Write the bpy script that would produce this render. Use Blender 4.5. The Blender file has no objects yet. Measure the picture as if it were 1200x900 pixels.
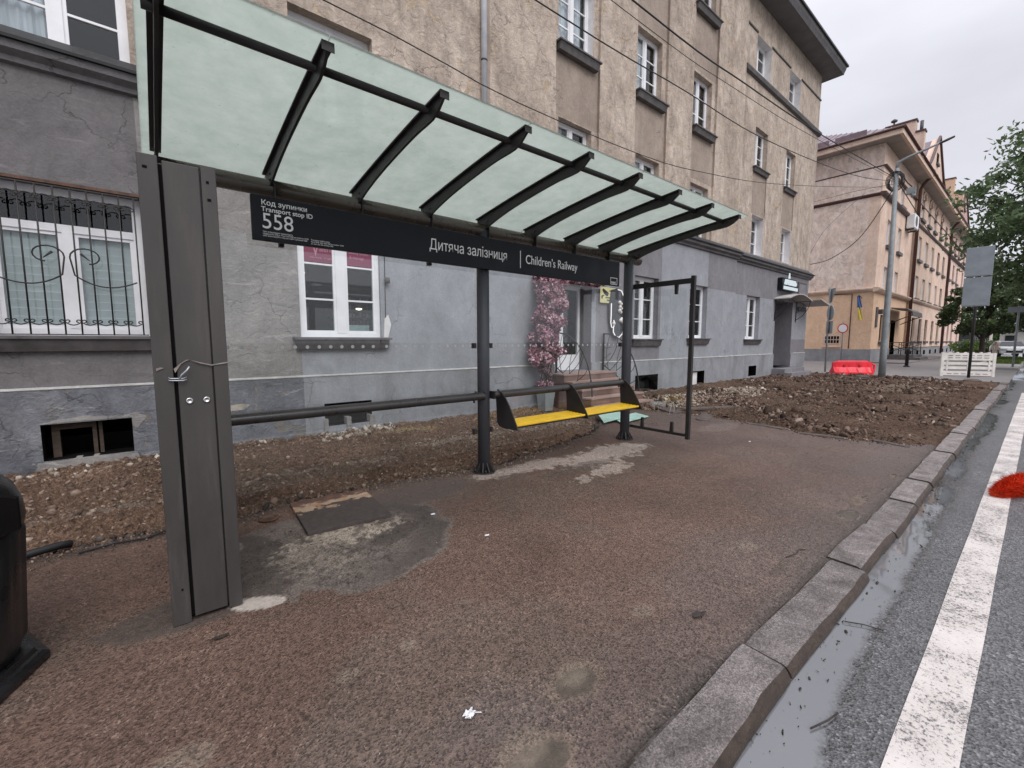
import bpy, math, random
import numpy as np
from mathutils import Vector, Matrix
random.seed(7)
rng = np.random.default_rng(11)
R = math.radians
PI = math.pi
scene = bpy.context.scene
COL = scene.collection

# ------------------------------------------------------------------ camera
cam_d = bpy.data.cameras.new("camera")
cam = bpy.data.objects.new("camera", cam_d)
COL.objects.link(cam)
cam_d.sensor_width = 36.0
cam_d.lens = 510.0 / 1200.0 * 36.0
cam_d.clip_start = 0.05
cam_d.clip_end = 1500
_p = math.atan(50 / 510.0)
_X = Vector((620, 50, 510.0)).normalized()
_U = Vector((0, math.cos(_p), -math.sin(_p)))
_Y = _U.cross(_X)
if _Y[0] > 0:
    _Y = -_Y
right = Vector((_X[0], _Y[0], _U[0]))
up = Vector((_X[1], _Y[1], _U[1]))
fwd = Vector((_X[2], _Y[2], _U[2]))
mw = Matrix.Identity(4)
for i in range(3):
    mw[i][0] = right[i]
    mw[i][1] = up[i]
    mw[i][2] = -fwd[i]
mw[2][3] = 1.55
cam.matrix_world = mw
scene.camera = cam

# ------------------------------------------------------------------ world, sun, exposure
SUN_EL, SUN_AZ = R(47), R(195)        # azimuth of the sun measured from +Y towards +X
world = bpy.data.worlds.new("World")
scene.world = world
world.use_nodes = True
wn, wl = world.node_tree.nodes, world.node_tree.links
wn.clear()
w_out = wn.new("ShaderNodeOutputWorld")
w_bg = wn.new("ShaderNodeBackground")
w_sky = wn.new("ShaderNodeTexSky")
w_sky.sky_type = 'NISHITA'
w_sky.sun_disc = False
w_sky.sun_elevation = SUN_EL
w_sky.sun_rotation = SUN_AZ
w_sky.dust_density = 4.0
w_hs = wn.new("ShaderNodeHueSaturation")
w_hs.inputs['Saturation'].default_value = 0.12
wl.new(w_sky.outputs[0], w_hs.inputs['Color'])
w_tc = wn.new("ShaderNodeTexCoord")
w_sep = wn.new("ShaderNodeSeparateXYZ")
wl.new(w_tc.outputs['Generated'], w_sep.inputs[0])
w_mr = wn.new("ShaderNodeMapRange")          # overcast: the zenith is brighter than the horizon
w_mr.inputs[1].default_value = 0.0
w_mr.inputs[2].default_value = 1.0
w_mr.inputs[3].default_value = 6.0
w_mr.inputs[4].default_value = 17.0
w_pw = wn.new("ShaderNodeMath")
w_pw.operation = 'POWER'
w_pw.inputs[1].default_value = 2.4
w_ab = wn.new("ShaderNodeMath")
w_ab.operation = 'MAXIMUM'
w_ab.inputs[1].default_value = 0.0
wl.new(w_sep.outputs[2], w_ab.inputs[0])
wl.new(w_ab.outputs[0], w_pw.inputs[0])
wl.new(w_pw.outputs[0], w_mr.inputs[0])
w_no = wn.new("ShaderNodeTexNoise")
w_no.inputs['Scale'].default_value = 1.6
w_no.inputs['Detail'].default_value = 5
w_mp = wn.new("ShaderNodeMapping")
w_mp.inputs['Scale'].default_value = (1, 1, 2.5)
wl.new(w_tc.outputs['Generated'], w_mp.inputs[0])
wl.new(w_mp.outputs[0], w_no.inputs['Vector'])
w_cl = wn.new("ShaderNodeMapRange")
w_cl.inputs[1].default_value = 0.3
w_cl.inputs[2].default_value = 0.7
w_cl.inputs[3].default_value = 0.82
w_cl.inputs[4].default_value = 1.14
wl.new(w_no.outputs[0], w_cl.inputs[0])
w_mu = wn.new("ShaderNodeMath")
w_mu.operation = 'MULTIPLY'
wl.new(w_mr.outputs[0], w_mu.inputs[0])
wl.new(w_cl.outputs[0], w_mu.inputs[1])
w_vm = wn.new("ShaderNodeVectorMath")
w_vm.operation = 'SCALE'
w_vm.inputs[0].default_value = (0.99, 1.0, 1.10)
wl.new(w_mu.outputs[0], w_vm.inputs['Scale'])
w_mix = wn.new("ShaderNodeMix")
w_mix.data_type = 'RGBA'
w_mix.inputs[0].default_value = 0.94
wl.new(w_hs.outputs[0], w_mix.inputs[6])
wl.new(w_vm.outputs[0], w_mix.inputs[7])
wl.new(w_mix.outputs[2], w_bg.inputs[0])
w_bg.inputs[1].default_value = 0.11
wl.new(w_bg.outputs[0], w_out.inputs[0])

sun_d = bpy.data.lights.new("sun", 'SUN')
sun_d.energy = 1.5
sun_d.angle = R(40)
sun_d.color = (1.0, 0.97, 0.93)
sun = bpy.data.objects.new("sun", sun_d)
COL.objects.link(sun)
_sd = Vector((math.sin(SUN_AZ) * math.cos(SUN_EL), math.cos(SUN_AZ) * math.cos(SUN_EL), math.sin(SUN_EL)))
sun.rotation_euler = _sd.to_track_quat('Z', 'Y').to_euler()
sun.location = (0, 0, 30)

vs = scene.view_settings
vs.view_transform = 'Standard'
vs.look = 'None'
vs.exposure = 0.24
vs.gamma = 1.0
vs.use_curve_mapping = False
scene.cycles.max_bounces = 8
scene.cycles.transparent_max_bounces = 16

# ------------------------------------------------------------------ materials
def lin(c):
    return tuple(((v / 255) / 12.92 if v / 255 <= 0.04045 else ((v / 255 + 0.055) / 1.055) ** 2.4) for v in c)

class NT:
    """small helper round a material node tree"""
    def __init__(s, name):
        s.m = bpy.data.materials.new(name)
        s.m.use_nodes = True
        s.t = s.m.node_tree
        s.t.nodes.clear()
        s.out = s.n("ShaderNodeOutputMaterial")
        s.b = s.n("ShaderNodeBsdfPrincipled")
        s.l(s.b.outputs[0], s.out.inputs[0])
        s.tc = s.n("ShaderNodeTexCoord")
        s.pos = s.n("ShaderNodeNewGeometry")
    def n(s, t, **kw):
        x = s.t.nodes.new(t)
        for k, v in kw.items():
            setattr(x, k, v)
        return x
    def l(s, a, b):
        s.t.links.new(a, b)
    def coord(s, scale=(1, 1, 1), world=True):
        mp = s.n("ShaderNodeMapping")
        mp.inputs['Scale'].default_value = scale
        s.l(s.pos.outputs['Position'] if world else s.tc.outputs['Object'], mp.inputs[0])
        return mp.outputs[0]
    def noise(s, scale, detail=4, rough=0.55, st=(1, 1, 1), dist=0.0, world=True):
        x = s.n("ShaderNodeTexNoise")
        x.inputs['Scale'].default_value = scale
        x.inputs['Detail'].default_value = detail
        x.inputs['Roughness'].default_value = rough
        x.inputs['Distortion'].default_value = dist
        s.l(s.coord(st, world), x.inputs['Vector'])
        return x.outputs[0]
    def voro(s, scale, st=(1, 1, 1), feature='F1', out=0, world=True):
        x = s.n("ShaderNodeTexVoronoi")
        x.feature = feature
        x.inputs['Scale'].default_value = scale
        s.l(s.coord(st, world), x.inputs['Vector'])
        return x.outputs[out]
    def ramp(s, fac, stops):
        r = s.n("ShaderNodeValToRGB")
        el = r.color_ramp.elements
        while len(el) > 1:
            el.remove(el[-1])
        el[0].position = stops[0][0]
        c = stops[0][1]
        el[0].color = (*c, 1) if isinstance(c, tuple) else (c, c, c, 1)
        for p_, c in stops[1:]:
            e = el.new(p_)
            e.color = (*c, 1) if isinstance(c, tuple) else (c, c, c, 1)
        s.l(fac, r.inputs[0])
        return r.outputs[0]
    def mix(s, fac, a, b, mode='MIX'):
        x = s.n("ShaderNodeMix")
        x.data_type = 'RGBA'
        x.blend_type = mode
        for i, v in ((0, fac), (6, a), (7, b)):
            if isinstance(v, (int, float)):
                x.inputs[i].default_value = v if i == 0 else (v, v, v, 1)
            elif isinstance(v, tuple):
                x.inputs[i].default_value = (*v, 1)
            else:
                s.l(v, x.inputs[i])
        return x.outputs[2]
    def math(s, op, a, b=0.0):
        x = s.n("ShaderNodeMath", operation=op)
        for i, v in enumerate((a, b)):
            if isinstance(v, (int, float)):
                x.inputs[i].default_value = v
            else:
                s.l(v, x.inputs[i])
        return x.outputs[0]
    def bump(s, h, strength=0.3, dist=0.02, prev=None):
        x = s.n("ShaderNodeBump")
        x.inputs['Strength'].default_value = strength
        x.inputs['Distance'].default_value = dist
        s.l(h, x.inputs['Height'])
        if prev is not None:
            s.l(prev, x.inputs['Normal'])
        return x.outputs[0]
    def set(s, col=None, rough=None, nrm=None, metal=None, spec=None):
        for k, v in (('Base Color', col), ('Roughness', rough), ('Normal', nrm), ('Metallic', metal), ('Specular IOR Level', spec)):
            if v is None:
                continue
            if isinstance(v, (int, float)):
                s.b.inputs[k].default_value = v
            elif isinstance(v, tuple):
                s.b.inputs[k].default_value = (*v, 1)
            else:
                s.l(v, s.b.inputs[k])
        return s.m

def M_simple(name, c, rough=0.6, var=0.12, scale=6, bump=0.1, metal=0.0, spec=0.5, st=(1, 1, 1), fine=60):
    t = NT(name)
    n1 = t.noise(scale, 5, 0.6, st)
    lo = tuple(max(0, v * (1 - var * 1.6)) for v in c)
    hi = tuple(min(1, v * (1 + var * 1.6)) for v in c)
    col = t.ramp(n1, [(0.3, lo), (0.7, hi)])
    n2 = t.noise(fine, 3, 0.6)
    rg = t.ramp(n1, [(0.3, max(0.02, rough - 0.1)), (0.7, min(1, rough + 0.1))])
    return t.set(col, rg, t.bump(n2, bump, 0.01), metal, spec)

def M_plaster(name, c, dark, light, peel=None, peel_amt=0.62, streak=0.5, bump=0.5, rough=0.9, sc=1.0, contrast=.6, crack=.5, scuff=0.0):
    """old rendered wall: blotches, vertical rain streaks, peeled patches"""
    t = NT(name)
    n1 = t.noise(0.9 * sc, 8, 0.65, dist=0.6)
    col = t.ramp(n1, [(0.28, dark), (0.5, c), (0.74, light)])
    ns = t.noise(2.2 * sc, 6, 0.6, (1, 1, 0.09))
    sm = t.ramp(ns, [(0.45, 0.0), (0.72, 1.0)])
    col = t.mix(t.math('MULTIPLY', sm, streak), col, dark)
    nf = t.noise(34 * sc, 6, 0.75)
    col = t.mix(1.0, col, t.ramp(nf, [(0.3, 0.80), (0.7, 1.16)]), 'MULTIPLY')
    nm_ = t.noise(4.2 * sc, 7, 0.72, (1, 1, .55), .7)
    col = t.mix(1.0, col, t.ramp(nm_, [(0.32, 1 - .26 * contrast), (0.68, 1 + .16 * contrast)]), 'MULTIPLY')
    n3 = t.noise(14 * sc, 6, 0.7)
    col = t.mix(t.math('MULTIPLY', t.ramp(n3, [(0.35, 0.0), (0.7, 1.0)]), 0.28), col, light)
    vc = t.n("ShaderNodeTexVoronoi")
    vc.feature = 'DISTANCE_TO_EDGE'
    vc.inputs['Scale'].default_value = 0.85 * sc
    wv = t.n("ShaderNodeTexNoise")
    wv.inputs['Scale'].default_value = 2.6
    wv.inputs['Detail'].default_value = 7
    t.l(t.coord(), wv.inputs['Vector'])
    va = t.n("ShaderNodeVectorMath", operation='SCALE')
    va.inputs['Scale'].default_value = 0.75
    t.l(wv.outputs[1], va.inputs[0])
    vb = t.n("ShaderNodeVectorMath", operation='ADD')
    t.l(t.coord(), vb.inputs[0])
    t.l(va.outputs[0], vb.inputs[1])
    t.l(vb.outputs[0], vc.inputs['Vector'])
    ck = t.math('MULTIPLY', t.ramp(vc.outputs[0], [(0.0, 1.0), (0.011, 0.0)]), t.ramp(t.noise(.9, 3, .5), [(0.48, 0.0), (0.56, 1.0)]))
    col = t.mix(t.math('MULTIPLY', ck, crack), col, tuple(v * .45 for v in dark))
    if scuff > 0:
        sf = t.ramp(t.noise(5.5, 8, 0.78, (.28, 1, 1.5), 1.0), [(0.585, 0.0), (0.62, 1.0)])
        col = t.mix(t.math('MULTIPLY', sf, scuff), col, tuple(min(1, v * 1.5) for v in light))
        sf = t.ramp(t.noise(4.1, 8, 0.75, (.35, 1, 1.3), 1.5), [(0.37, 1.0), (0.41, 0.0)])
        col = t.mix(t.math('MULTIPLY', sf, scuff), col, tuple(v * .6 for v in dark))
    h = t.noise(5 * sc, 9, 0.68, dist=0.8)
    nb = t.bump(h, bump, 0.05)
    nb = t.bump(ck, 0.5, -0.01, nb)
    if peel is not None:
        n4 = t.noise(1.7 * sc, 9, 0.66, dist=1.2)
        pm = t.ramp(n4, [(peel_amt, 0.0), (peel_amt + 0.015, 1.0)])
        pcol = t.ramp(t.noise(9, 5, 0.6), [(0.3, tuple(v * 0.72 for v in peel)), (0.7, peel)])
        col = t.mix(pm, col, pcol)
        nb = t.bump(pm, 0.6, -0.012, nb)
    nb = t.bump(t.noise(70, 3, 0.6), 0.25, 0.006, nb)
    return t.set(col, rough, nb, spec=0.25)

def M_glass(name, refl=0.12, tint=(0.9, 0.95, 0.93), rough=0.01):
    t = NT(name)
    tr = t.n("ShaderNodeBsdfTransparent")
    tr.inputs[0].default_value = (*tint, 1)
    gl = t.n("ShaderNodeBsdfGlossy")
    gl.inputs['Roughness'].default_value = rough
    gl.inputs['Color'].default_value = (1, 1, 1, 1)
    lw = t.n("ShaderNodeLayerWeight")
    lw.inputs[0].default_value = 0.5
    f2 = t.math('ADD', refl * 0.5, t.math('MULTIPLY', t.math('POWER', lw.outputs['Facing'], 5.0), 1 - refl * 0.5))
    mx = t.n("ShaderNodeMixShader")
    t.l(f2, mx.inputs[0])
    t.l(tr.outputs[0], mx.inputs[1])
    t.l(gl.outputs[0], mx.inputs[2])
    t.l(mx.outputs[0], t.out.inputs[0])
    return t.m

MT = {}
MT['frame_metal'] = M_simple('charcoal_paint', (0.028, 0.025, 0.025), 0.45, 0.2, 3, 0.06, 0.0, 0.3)
MT['box_metal'] = M_simple('charcoal_sheet', (0.052, 0.047, 0.045), 0.48, 0.2, 2, 0.05, 0.0, 0.5, (1, 1, .3))
def M_metal_dirty(name, c, dust, rough=.46, spec=.4):
    t = NT(name)
    n = t.noise(3, 6, .65, (1, 1, .3))
    col = t.ramp(n, [(0.3, tuple(v * .75 for v in c)), (0.7, tuple(v * 1.25 for v in c))])
    dn = t.noise(7, 7, .72, (1.6, 1.6, .18), .4)
    dm = t.ramp(dn, [(0.52, 0.0), (0.72, 1.0)])
    col = t.mix(t.math('MULTIPLY', dm, .35), col, dust)
    sp = t.ramp(t.noise(55, 4, .7), [(0.68, 0.0), (0.72, 1.0)])
    col = t.mix(t.math('MULTIPLY', sp, .22), col, dust)
    return t.set(col, t.ramp(dn, [(0.35, rough - .1), (0.7, rough + .22)]), t.bump(t.noise(60, 3, .6), .06, .006), spec=spec)
MT['box_metal'] = M_metal_dirty('charcoal_sheet_worn', (0.050, 0.045, 0.043), (0.125, 0.108, 0.095))
MT['rail_metal'] = M_simple('rail_paint', (0.035, 0.032, 0.032), 0.33, 0.12, 5, 0.03)
MT['sign_black'] = M_simple('sign_face', (0.008, 0.009, 0.013), 0.45, 0.1, 3, 0.01, spec=.22)
MT['text_white'] = M_simple('sign_lettering', (0.78, 0.78, 0.78), 0.5, 0.02, 3, 0.0)
MT['white_pvc'] = M_simple('white_pvc', (0.76, 0.76, 0.78), 0.4, 0.05, 3, 0.02)
MT['white_paint'] = M_simple('white_reveal', (0.68, 0.66, 0.66), 0.8, 0.1, 3, 0.2)
MT['yellow'] = M_simple('yellow_slats', (0.72, 0.45, 0.018), 0.42, 0.10, 5, 0.12, st=(1, 6, 1))
MT['rust'] = M_simple('rust', (0.10, 0.052, 0.034), 0.8, 0.4, 8, 0.5)
MT['black_plastic'] = M_simple('black_bin', (0.012, 0.012, 0.013), 0.3, 0.25, 5, 0.12)
MT['iron'] = M_simple('wrought_iron', (0.018, 0.015, 0.014), 0.55, 0.2, 10, 0.2)
MT['galv'] = M_simple('galvanised', (0.42, 0.45, 0.48), 0.42, 0.12, 8, 0.05, 0.55)
MT['lamp_steel'] = M_simple('lamp_steel', (0.24, 0.26, 0.27), 0.6, 0.12, 5, 0.06, 0.1)
MT['sign_back'] = M_simple('sign_back', (0.27, 0.30, 0.33), 0.55, 0.08, 3, 0.03, 0.2)
MT['dark_gap'] = M_simple('dark_void', (0.006, 0.005, 0.005), 0.9, 0.2, 5, 0.0, spec=0.1)
MT['roof_metal'] = M_simple('seamed_roof', (0.17, 0.115, 0.135), 0.45, 0.12, 2, 0.05)
MT['flashing'] = M_simple('black_flashing', (0.016, 0.016, 0.018), 0.55, 0.25, 3, 0.15)
MT['gutter_brown'] = M_simple('brown_gutter', (0.07, 0.028, 0.022), 0.5, 0.2, 3, 0.05)
MT['chrome'] = M_simple('bolt_steel', (0.6, 0.6, 0.6), 0.25, 0.05, 10, 0.0, 1.0)
MT['red_plastic'] = M_simple('red_plastic', (0.72, 0.012, 0.03), 0.4, 0.12, 3, 0.05)
MT['white_plastic'] = M_simple('white_barrier', (0.70, 0.66, 0.62), 0.6, 0.1, 3, 0.1)
MT['cable'] = M_simple('cable_rubber', (0.012, 0.012, 0.014), 0.6, 0.1, 3, 0)
MT['burgundy'] = M_simple('burgundy_film', (0.20, 0.045, 0.085), 0.35, 0.06, 3, 0.0)
MT['pink_ink'] = M_simple('pink_ink', (0.45, 0.22, 0.28), 0.5, 0.02, 3, 0.0)
MT['yellow_sticker'] = M_simple('yellow_sticker', (0.62, 0.58, 0.30), 0.5, 0.05, 3, 0.0)
MT['black_ink'] = M_simple('black_ink', (0.012, 0.012, 0.012), 0.5, 0.02, 3, 0.0)
MT['blind'] = M_simple('pale_blind', (0.50, 0.53, 0.54), 0.7, 0.06, 3, 0.02)
MT['curtain'] = M_simple('pale_curtain', (0.55, 0.56, 0.60), 0.9, 0.15, 2, 0.05, st=(9, 9, .5))
MT['ironwood'] = M_simple('old_wood', (0.055, 0.038, 0.028), 0.9, 0.4, 9, 0.5, st=(1, 1, 6))
MT['pot_grey'] = M_simple('grey_planter', (0.27, 0.29, 0.29), 0.6, 0.08, 3, 0.05)
MT['mint'] = M_simple('mint_glass_sheet', (0.42, 0.66, 0.58), 0.18, 0.10, 3, 0.02)
MT['paper'] = M_simple('crumpled_paper', (0.66, 0.66, 0.68), 0.8, 0.16, 60, 0.3)
MT['twig'] = M_simple('dark_debris', (0.03, 0.022, 0.018), 0.7, 0.3, 20, 0.2)
MT['car_white'] = M_simple('car_white', (0.68, 0.69, 0.71), 0.22, 0.03, 2, 0)
MT['car_silver'] = M_simple('car_silver', (0.42, 0.43, 0.45), 0.22, 0.03, 2, 0)
MT['car_glass'] = M_simple('car_glass', (0.02, 0.022, 0.025), 0.06, 0.03, 2, 0)
MT['tyre'] = M_simple('tyre', (0.015, 0.015, 0.016), 0.8, 0.1, 5, 0.2)
MT['flag_blue'] = M_simple('flag_blue', (0.06, 0.13, 0.33), 0.8, 0.05, 5, 0.05)
MT['flag_yellow'] = M_simple('flag_yellow', (0.62, 0.52, 0.10), 0.8, 0.05, 5, 0.05)
MT['sign_red'] = M_simple('sign_red', (0.55, 0.03, 0.03), 0.45, 0.05, 5, 0.0)
MT['pink_house'] = M_simple('pink_render', (0.52, 0.33, 0.30), 0.9, 0.08, 3, 0.1)
MT['fence_dark'] = M_simple('dark_fence', (0.035, 0.037, 0.045), 0.7, 0.1, 3, 0.1)
MT['pale_wall'] = M_simple('pale_wall', (0.42, 0.41, 0.38), 0.85, 0.08, 2, 0.1)
MT['bark'] = M_simple('bark', (0.065, 0.052, 0.042), 0.9, 0.3, 8, 0.7, st=(1, 1, .25))
MT['tile_brown'] = M_simple('brown_step_tile', (0.165, 0.10, 0.08), 0.5, 0.2, 4, 0.15)
MT['tile_joint'] = M_simple('step_edge', (0.30, 0.20, 0.17), 0.55, 0.1, 4, 0.1)

MT['wall_dark'] = M_plaster('dark_grey_render', (0.155, 0.146, 0.150), (0.105, 0.098, 0.100), (0.205, 0.195, 0.195), (0.30, 0.27, 0.24), 0.70, 0.3, 0.35, scuff=.28)
MT['plinth_dark'] = M_plaster('worn_plinth_render', (0.150, 0.155, 0.175), (0.085, 0.086, 0.096), (0.23, 0.235, 0.245), (0.24, 0.215, 0.19), 0.60, 0.3, 0.8, scuff=.6, contrast=1.2)
MT['wall_blue'] = M_plaster('blue_grey_render', (0.295, 0.305, 0.33), (0.24, 0.248, 0.268), (0.35, 0.36, 0.385), None, .6, 0.25, 0.14)
MT['wall_mid'] = M_plaster('mid_grey_render', (0.215, 0.205, 0.222), (0.165, 0.158, 0.172), (0.26, 0.255, 0.27), None, .6, 0.4, 0.18)
MT['plinth_blue'] = M_plaster('blue_grey_plinth', (0.27, 0.278, 0.298), (0.165, 0.168, 0.172), (0.335, 0.345, 0.365), None, .6, 0.7, 0.2)
MT['wall_patch'] = M_plaster('bare_patch', (0.24, 0.228, 0.22), (0.16, 0.152, 0.147), (0.34, 0.32, 0.30), None, 0.6, 0.2, .6, scuff=.35, contrast=.7)
MT['upper'] = M_plaster('old_beige_render', (0.48, 0.395, 0.325), (0.30, 0.242, 0.198), (0.63, 0.535, 0.455), (0.54, 0.43, 0.32), 0.60, 0.65, 1.1, contrast=1.5, crack=.6)
MT['upper_dark'] = M_plaster('old_brown_render', (0.33, 0.268, 0.222), (0.235, 0.188, 0.155), (0.42, 0.35, 0.295), None, .6, 0.5, 0.4)
MT['stone_sill'] = M_simple('dark_sill', (0.10, 0.092, 0.092), 0.7, 0.25, 5, 0.3)
MT['cornice'] = M_plaster('cornice_render', (0.13, 0.125, 0.13), (0.075, 0.072, 0.075), (0.20, 0.195, 0.195), None, .6, 0.5, 0.3)
MT['soffit_pale'] = M_simple('pale_soffit', (0.34, 0.29, 0.26), 0.85, 0.12, 1, 0.2)
MT['soffit'] = M_simple('grey_soffit', (0.135, 0.13, 0.135), 0.85, 0.15, 2, 0.2)
MT['b2_tan'] = M_plaster('tan_render', (0.70, 0.52, 0.42), (0.54, 0.395, 0.31), (0.78, 0.62, 0.52), None, .6, 0.4, 0.3, sc=.6)
MT['b2_brown'] = M_plaster('brown_render', (0.58, 0.43, 0.34), (0.42, 0.31, 0.24), (0.68, 0.53, 0.43), None, .6, 0.5, 0.3, sc=.6)
MT['b2_pink'] = M_plaster('pink_render_wall', (0.72, 0.53, 0.45), (0.60, 0.43, 0.36), (0.78, 0.60, 0.52), None, .6, 0.3, 0.2, sc=.6)
MT['b2_gable'] = M_plaster('peeling_pink_render', (0.70, 0.56, 0.49), (0.54, 0.405, 0.34), (0.80, 0.70, 0.63), (0.56, 0.47, 0.41), 0.60, 0.35, 0.6, sc=.8, contrast=1.3)
MT['b2_peach'] = M_plaster('peach_render', (0.70, 0.48, 0.33), (0.62, 0.42, 0.285), (0.76, 0.54, 0.38), None, .6, 0.2, 0.1, sc=.5)
MT['b2_plinth'] = M_plaster('grey_plinth', (0.27, 0.27, 0.28), (0.18, 0.18, 0.185), (0.33, 0.33, 0.34), None, .6, 0.3, 0.2)
MT['glass_win'] = M_glass('window_glass', 0.075, (0.90, 0.93, 0.93), 0.012)
MT['glass_panel'] = M_glass('shelter_glass', 0.075, (0.975, 0.99, 0.985), 0.01)

def M_emit(name, c, s):
    t = NT(name)
    e = t.n("ShaderNodeEmission")
    e.inputs[0].default_value = (*c, 1)
    e.inputs[1].default_value = s
    t.l(e.outputs[0], t.out.inputs[0])
    return t.m
MT['lamp_glow'] = M_emit('warm_lamp', (1.0, 0.86, 0.62), 2.6)
MT['neon'] = M_emit('white_neon', (1.0, 0.93, 0.95), 0.95)
MT['lit_letters'] = M_emit('lit_letters', (0.80, 0.90, 0.95), .72)

def M_roofglass():
    t = NT('frosted_canopy_glass')
    n = t.noise(1.3, 7, 0.65, dist=0.8)
    n2 = t.noise(7, 5, 0.7)
    col = t.ramp(n, [(0.3, (0.36, 0.415, 0.375)), (0.5, (0.445, 0.505, 0.455)), (0.72, (0.50, 0.55, 0.505))])
    sp = t.ramp(t.noise(38, 2, 0.5), [(0.70, 1.0), (0.76, 0.72)])
    col = t.mix(0.35, col, t.ramp(n2, [(0.35, (0.32, 0.37, 0.33)), (0.7, (0.54, 0.59, 0.55))]))
    col = t.mix(1.0, col, sp, 'MULTIPLY')
    tl = t.n("ShaderNodeBsdfTranslucent")
    df = t.n("ShaderNodeBsdfDiffuse")
    gl = t.n("ShaderNodeBsdfGlossy")
    gl.inputs['Roughness'].default_value = 0.12
    t.l(col, tl.inputs[0])
    t.l(col, df.inputs[0])
    a = t.n("ShaderNodeMixShader")
    a.inputs[0].default_value = 0.20
    t.l(tl.outputs[0], a.inputs[1])
    t.l(df.outputs[0], a.inputs[2])
    tr = t.n("ShaderNodeBsdfTransparent")
    tr.inputs[0].default_value = (0.78, 0.9, 0.84, 1)
    b = t.n("ShaderNodeMixShader")
    b.inputs[0].default_value = 0.05
    t.l(a.outputs[0], b.inputs[1])
    t.l(tr.outputs[0], b.inputs[2])
    c = t.n("ShaderNodeMixShader")
    lw = t.n("ShaderNodeLayerWeight")
    lw.inputs[0].default_value = 0.5
    t.l(t.math('ADD', 0.02, t.math('MULTIPLY', t.math('POWER', lw.outputs['Facing'], 5.0), 0.5)), c.inputs[0])
    t.l(b.outputs[0], c.inputs[1])
    t.l(gl.outputs[0], c.inputs[2])
    t.l(c.outputs[0], t.out.inputs[0])
    return t.m
MT['roof_glass'] = M_roofglass()
MT['glass_clear'] = M_glass('clear_skin', 0.06, (0.97, 0.985, 0.975))

def M_ground(name, fine_scale, base_attr='col', wet_attr='wet', contrast=0.5, bumpv=0.55, rough=0.62, speck=(0.36, 0.265, 0.21), bdist=0.006, vor=120, spec=0.5, water=(0.085, 0.075, 0.065)):
    """asphalt: aggregate grains, per-point stain colour and wetness"""
    t = NT(name)
    at = t.n("ShaderNodeAttribute")
    at.attribute_name = base_attr
    aw = t.n("ShaderNodeAttribute")
    aw.attribute_name = wet_attr
    x = t.n("ShaderNodeTexVoronoi")
    x.inputs['Scale'].default_value = vor
    t.l(t.coord(), x.inputs['Vector'])
    sep = t.n("ShaderNodeSeparateColor")
    t.l(x.outputs['Color'], sep.inputs[0])
    g = t.ramp(sep.outputs[0], [(0.0, 1 - contrast), (0.72, 1.0), (1.0, 1 + 0.0)])
    asm = t.n("ShaderNodeAttribute")
    asm.attribute_name = 'smooth_mud'
    g = t.mix(asm.outputs['Fac'], g, 0.84)
    col = t.mix(1.0, at.outputs[0], g, 'MULTIPLY')
    sk = t.ramp(sep.outputs[1], [(0.90, 0.0), (0.93, 0.55)])
    skn = t.ramp(t.noise(3.0, 4, .6), [(0.35, 0.15), (0.65, 1.0)])
    col = t.mix(t.math('MULTIPLY', t.math('MULTIPLY', sk, skn), t.math('SUBTRACT', 1.0, asm.outputs['Fac'])), col, speck)
    n2 = t.noise(26, 6, 0.75)
    col = t.mix(1.0, col, t.ramp(n2, [(0.3, 0.66), (0.7, 1.2)]), 'MULTIPLY')
    n3 = t.noise(1.1, 5, 0.6, dist=.5)
    col = t.mix(1.0, col, t.ramp(n3, [(0.3, 0.85), (0.7, 1.12)]), 'MULTIPLY')
    w = t.math('ADD', aw.outputs['Fac'], t.math('ADD', t.math('MULTIPLY', t.math('SUBTRACT', t.noise(9, 7, .7), 0.5), 0.5), t.math('MULTIPLY', t.math('SUBTRACT', t.noise(70, 3, .6), 0.5), 0.45)))
    wet = t.ramp(w, [(0.52, 0.0), (0.60, 1.0)])
    deep = t.ramp(w, [(0.60, 0.0), (0.85, 1.0)])
    damp = t.ramp(w, [(0.20, 0.0), (0.55, 1.0)])
    col = t.mix(t.math('MULTIPLY', damp, 0.5), col, t.mix(1.0, col, 0.42, 'MULTIPLY'))
    col = t.mix(deep, col, water)
    rg = t.mix(damp, t.ramp(n2, [(0.3, rough - .08), (0.7, rough + .12)]), 0.33)
    rg = t.mix(wet, rg, 0.035)
    hgt = t.mix(1.0, t.mix(0.5, x.outputs['Distance'], t.noise(60, 4, .7)), 1.0, 'MULTIPLY')
    st = t.math('MULTIPLY', t.math('MULTIPLY', t.math('SUBTRACT', 1.0, wet), bumpv), t.math('SUBTRACT', 1.0, t.math('MULTIPLY', asm.outputs['Fac'], .65)))
    bp = t.n("ShaderNodeBump")
    bp.inputs['Distance'].default_value = bdist
    t.l(st, bp.inputs['Strength'])
    t.l(hgt, bp.inputs['Height'])
    return t.set(col, rg, bp.outputs[0], spec=spec)
MT['asphalt_walk'] = M_ground('worn_brown_asphalt', 120, contrast=0.68, bumpv=0.9, rough=.68, spec=0.32)
MT['asphalt_road'] = M_ground('grey_road_asphalt', 90, contrast=0.82, bumpv=1.0, rough=.5, speck=(0.40, 0.40, 0.41), bdist=0.012, vor=95, water=(0.135, 0.138, 0.145), spec=.9)  # pale water colour paints in the sky reflected by the puddles

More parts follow.
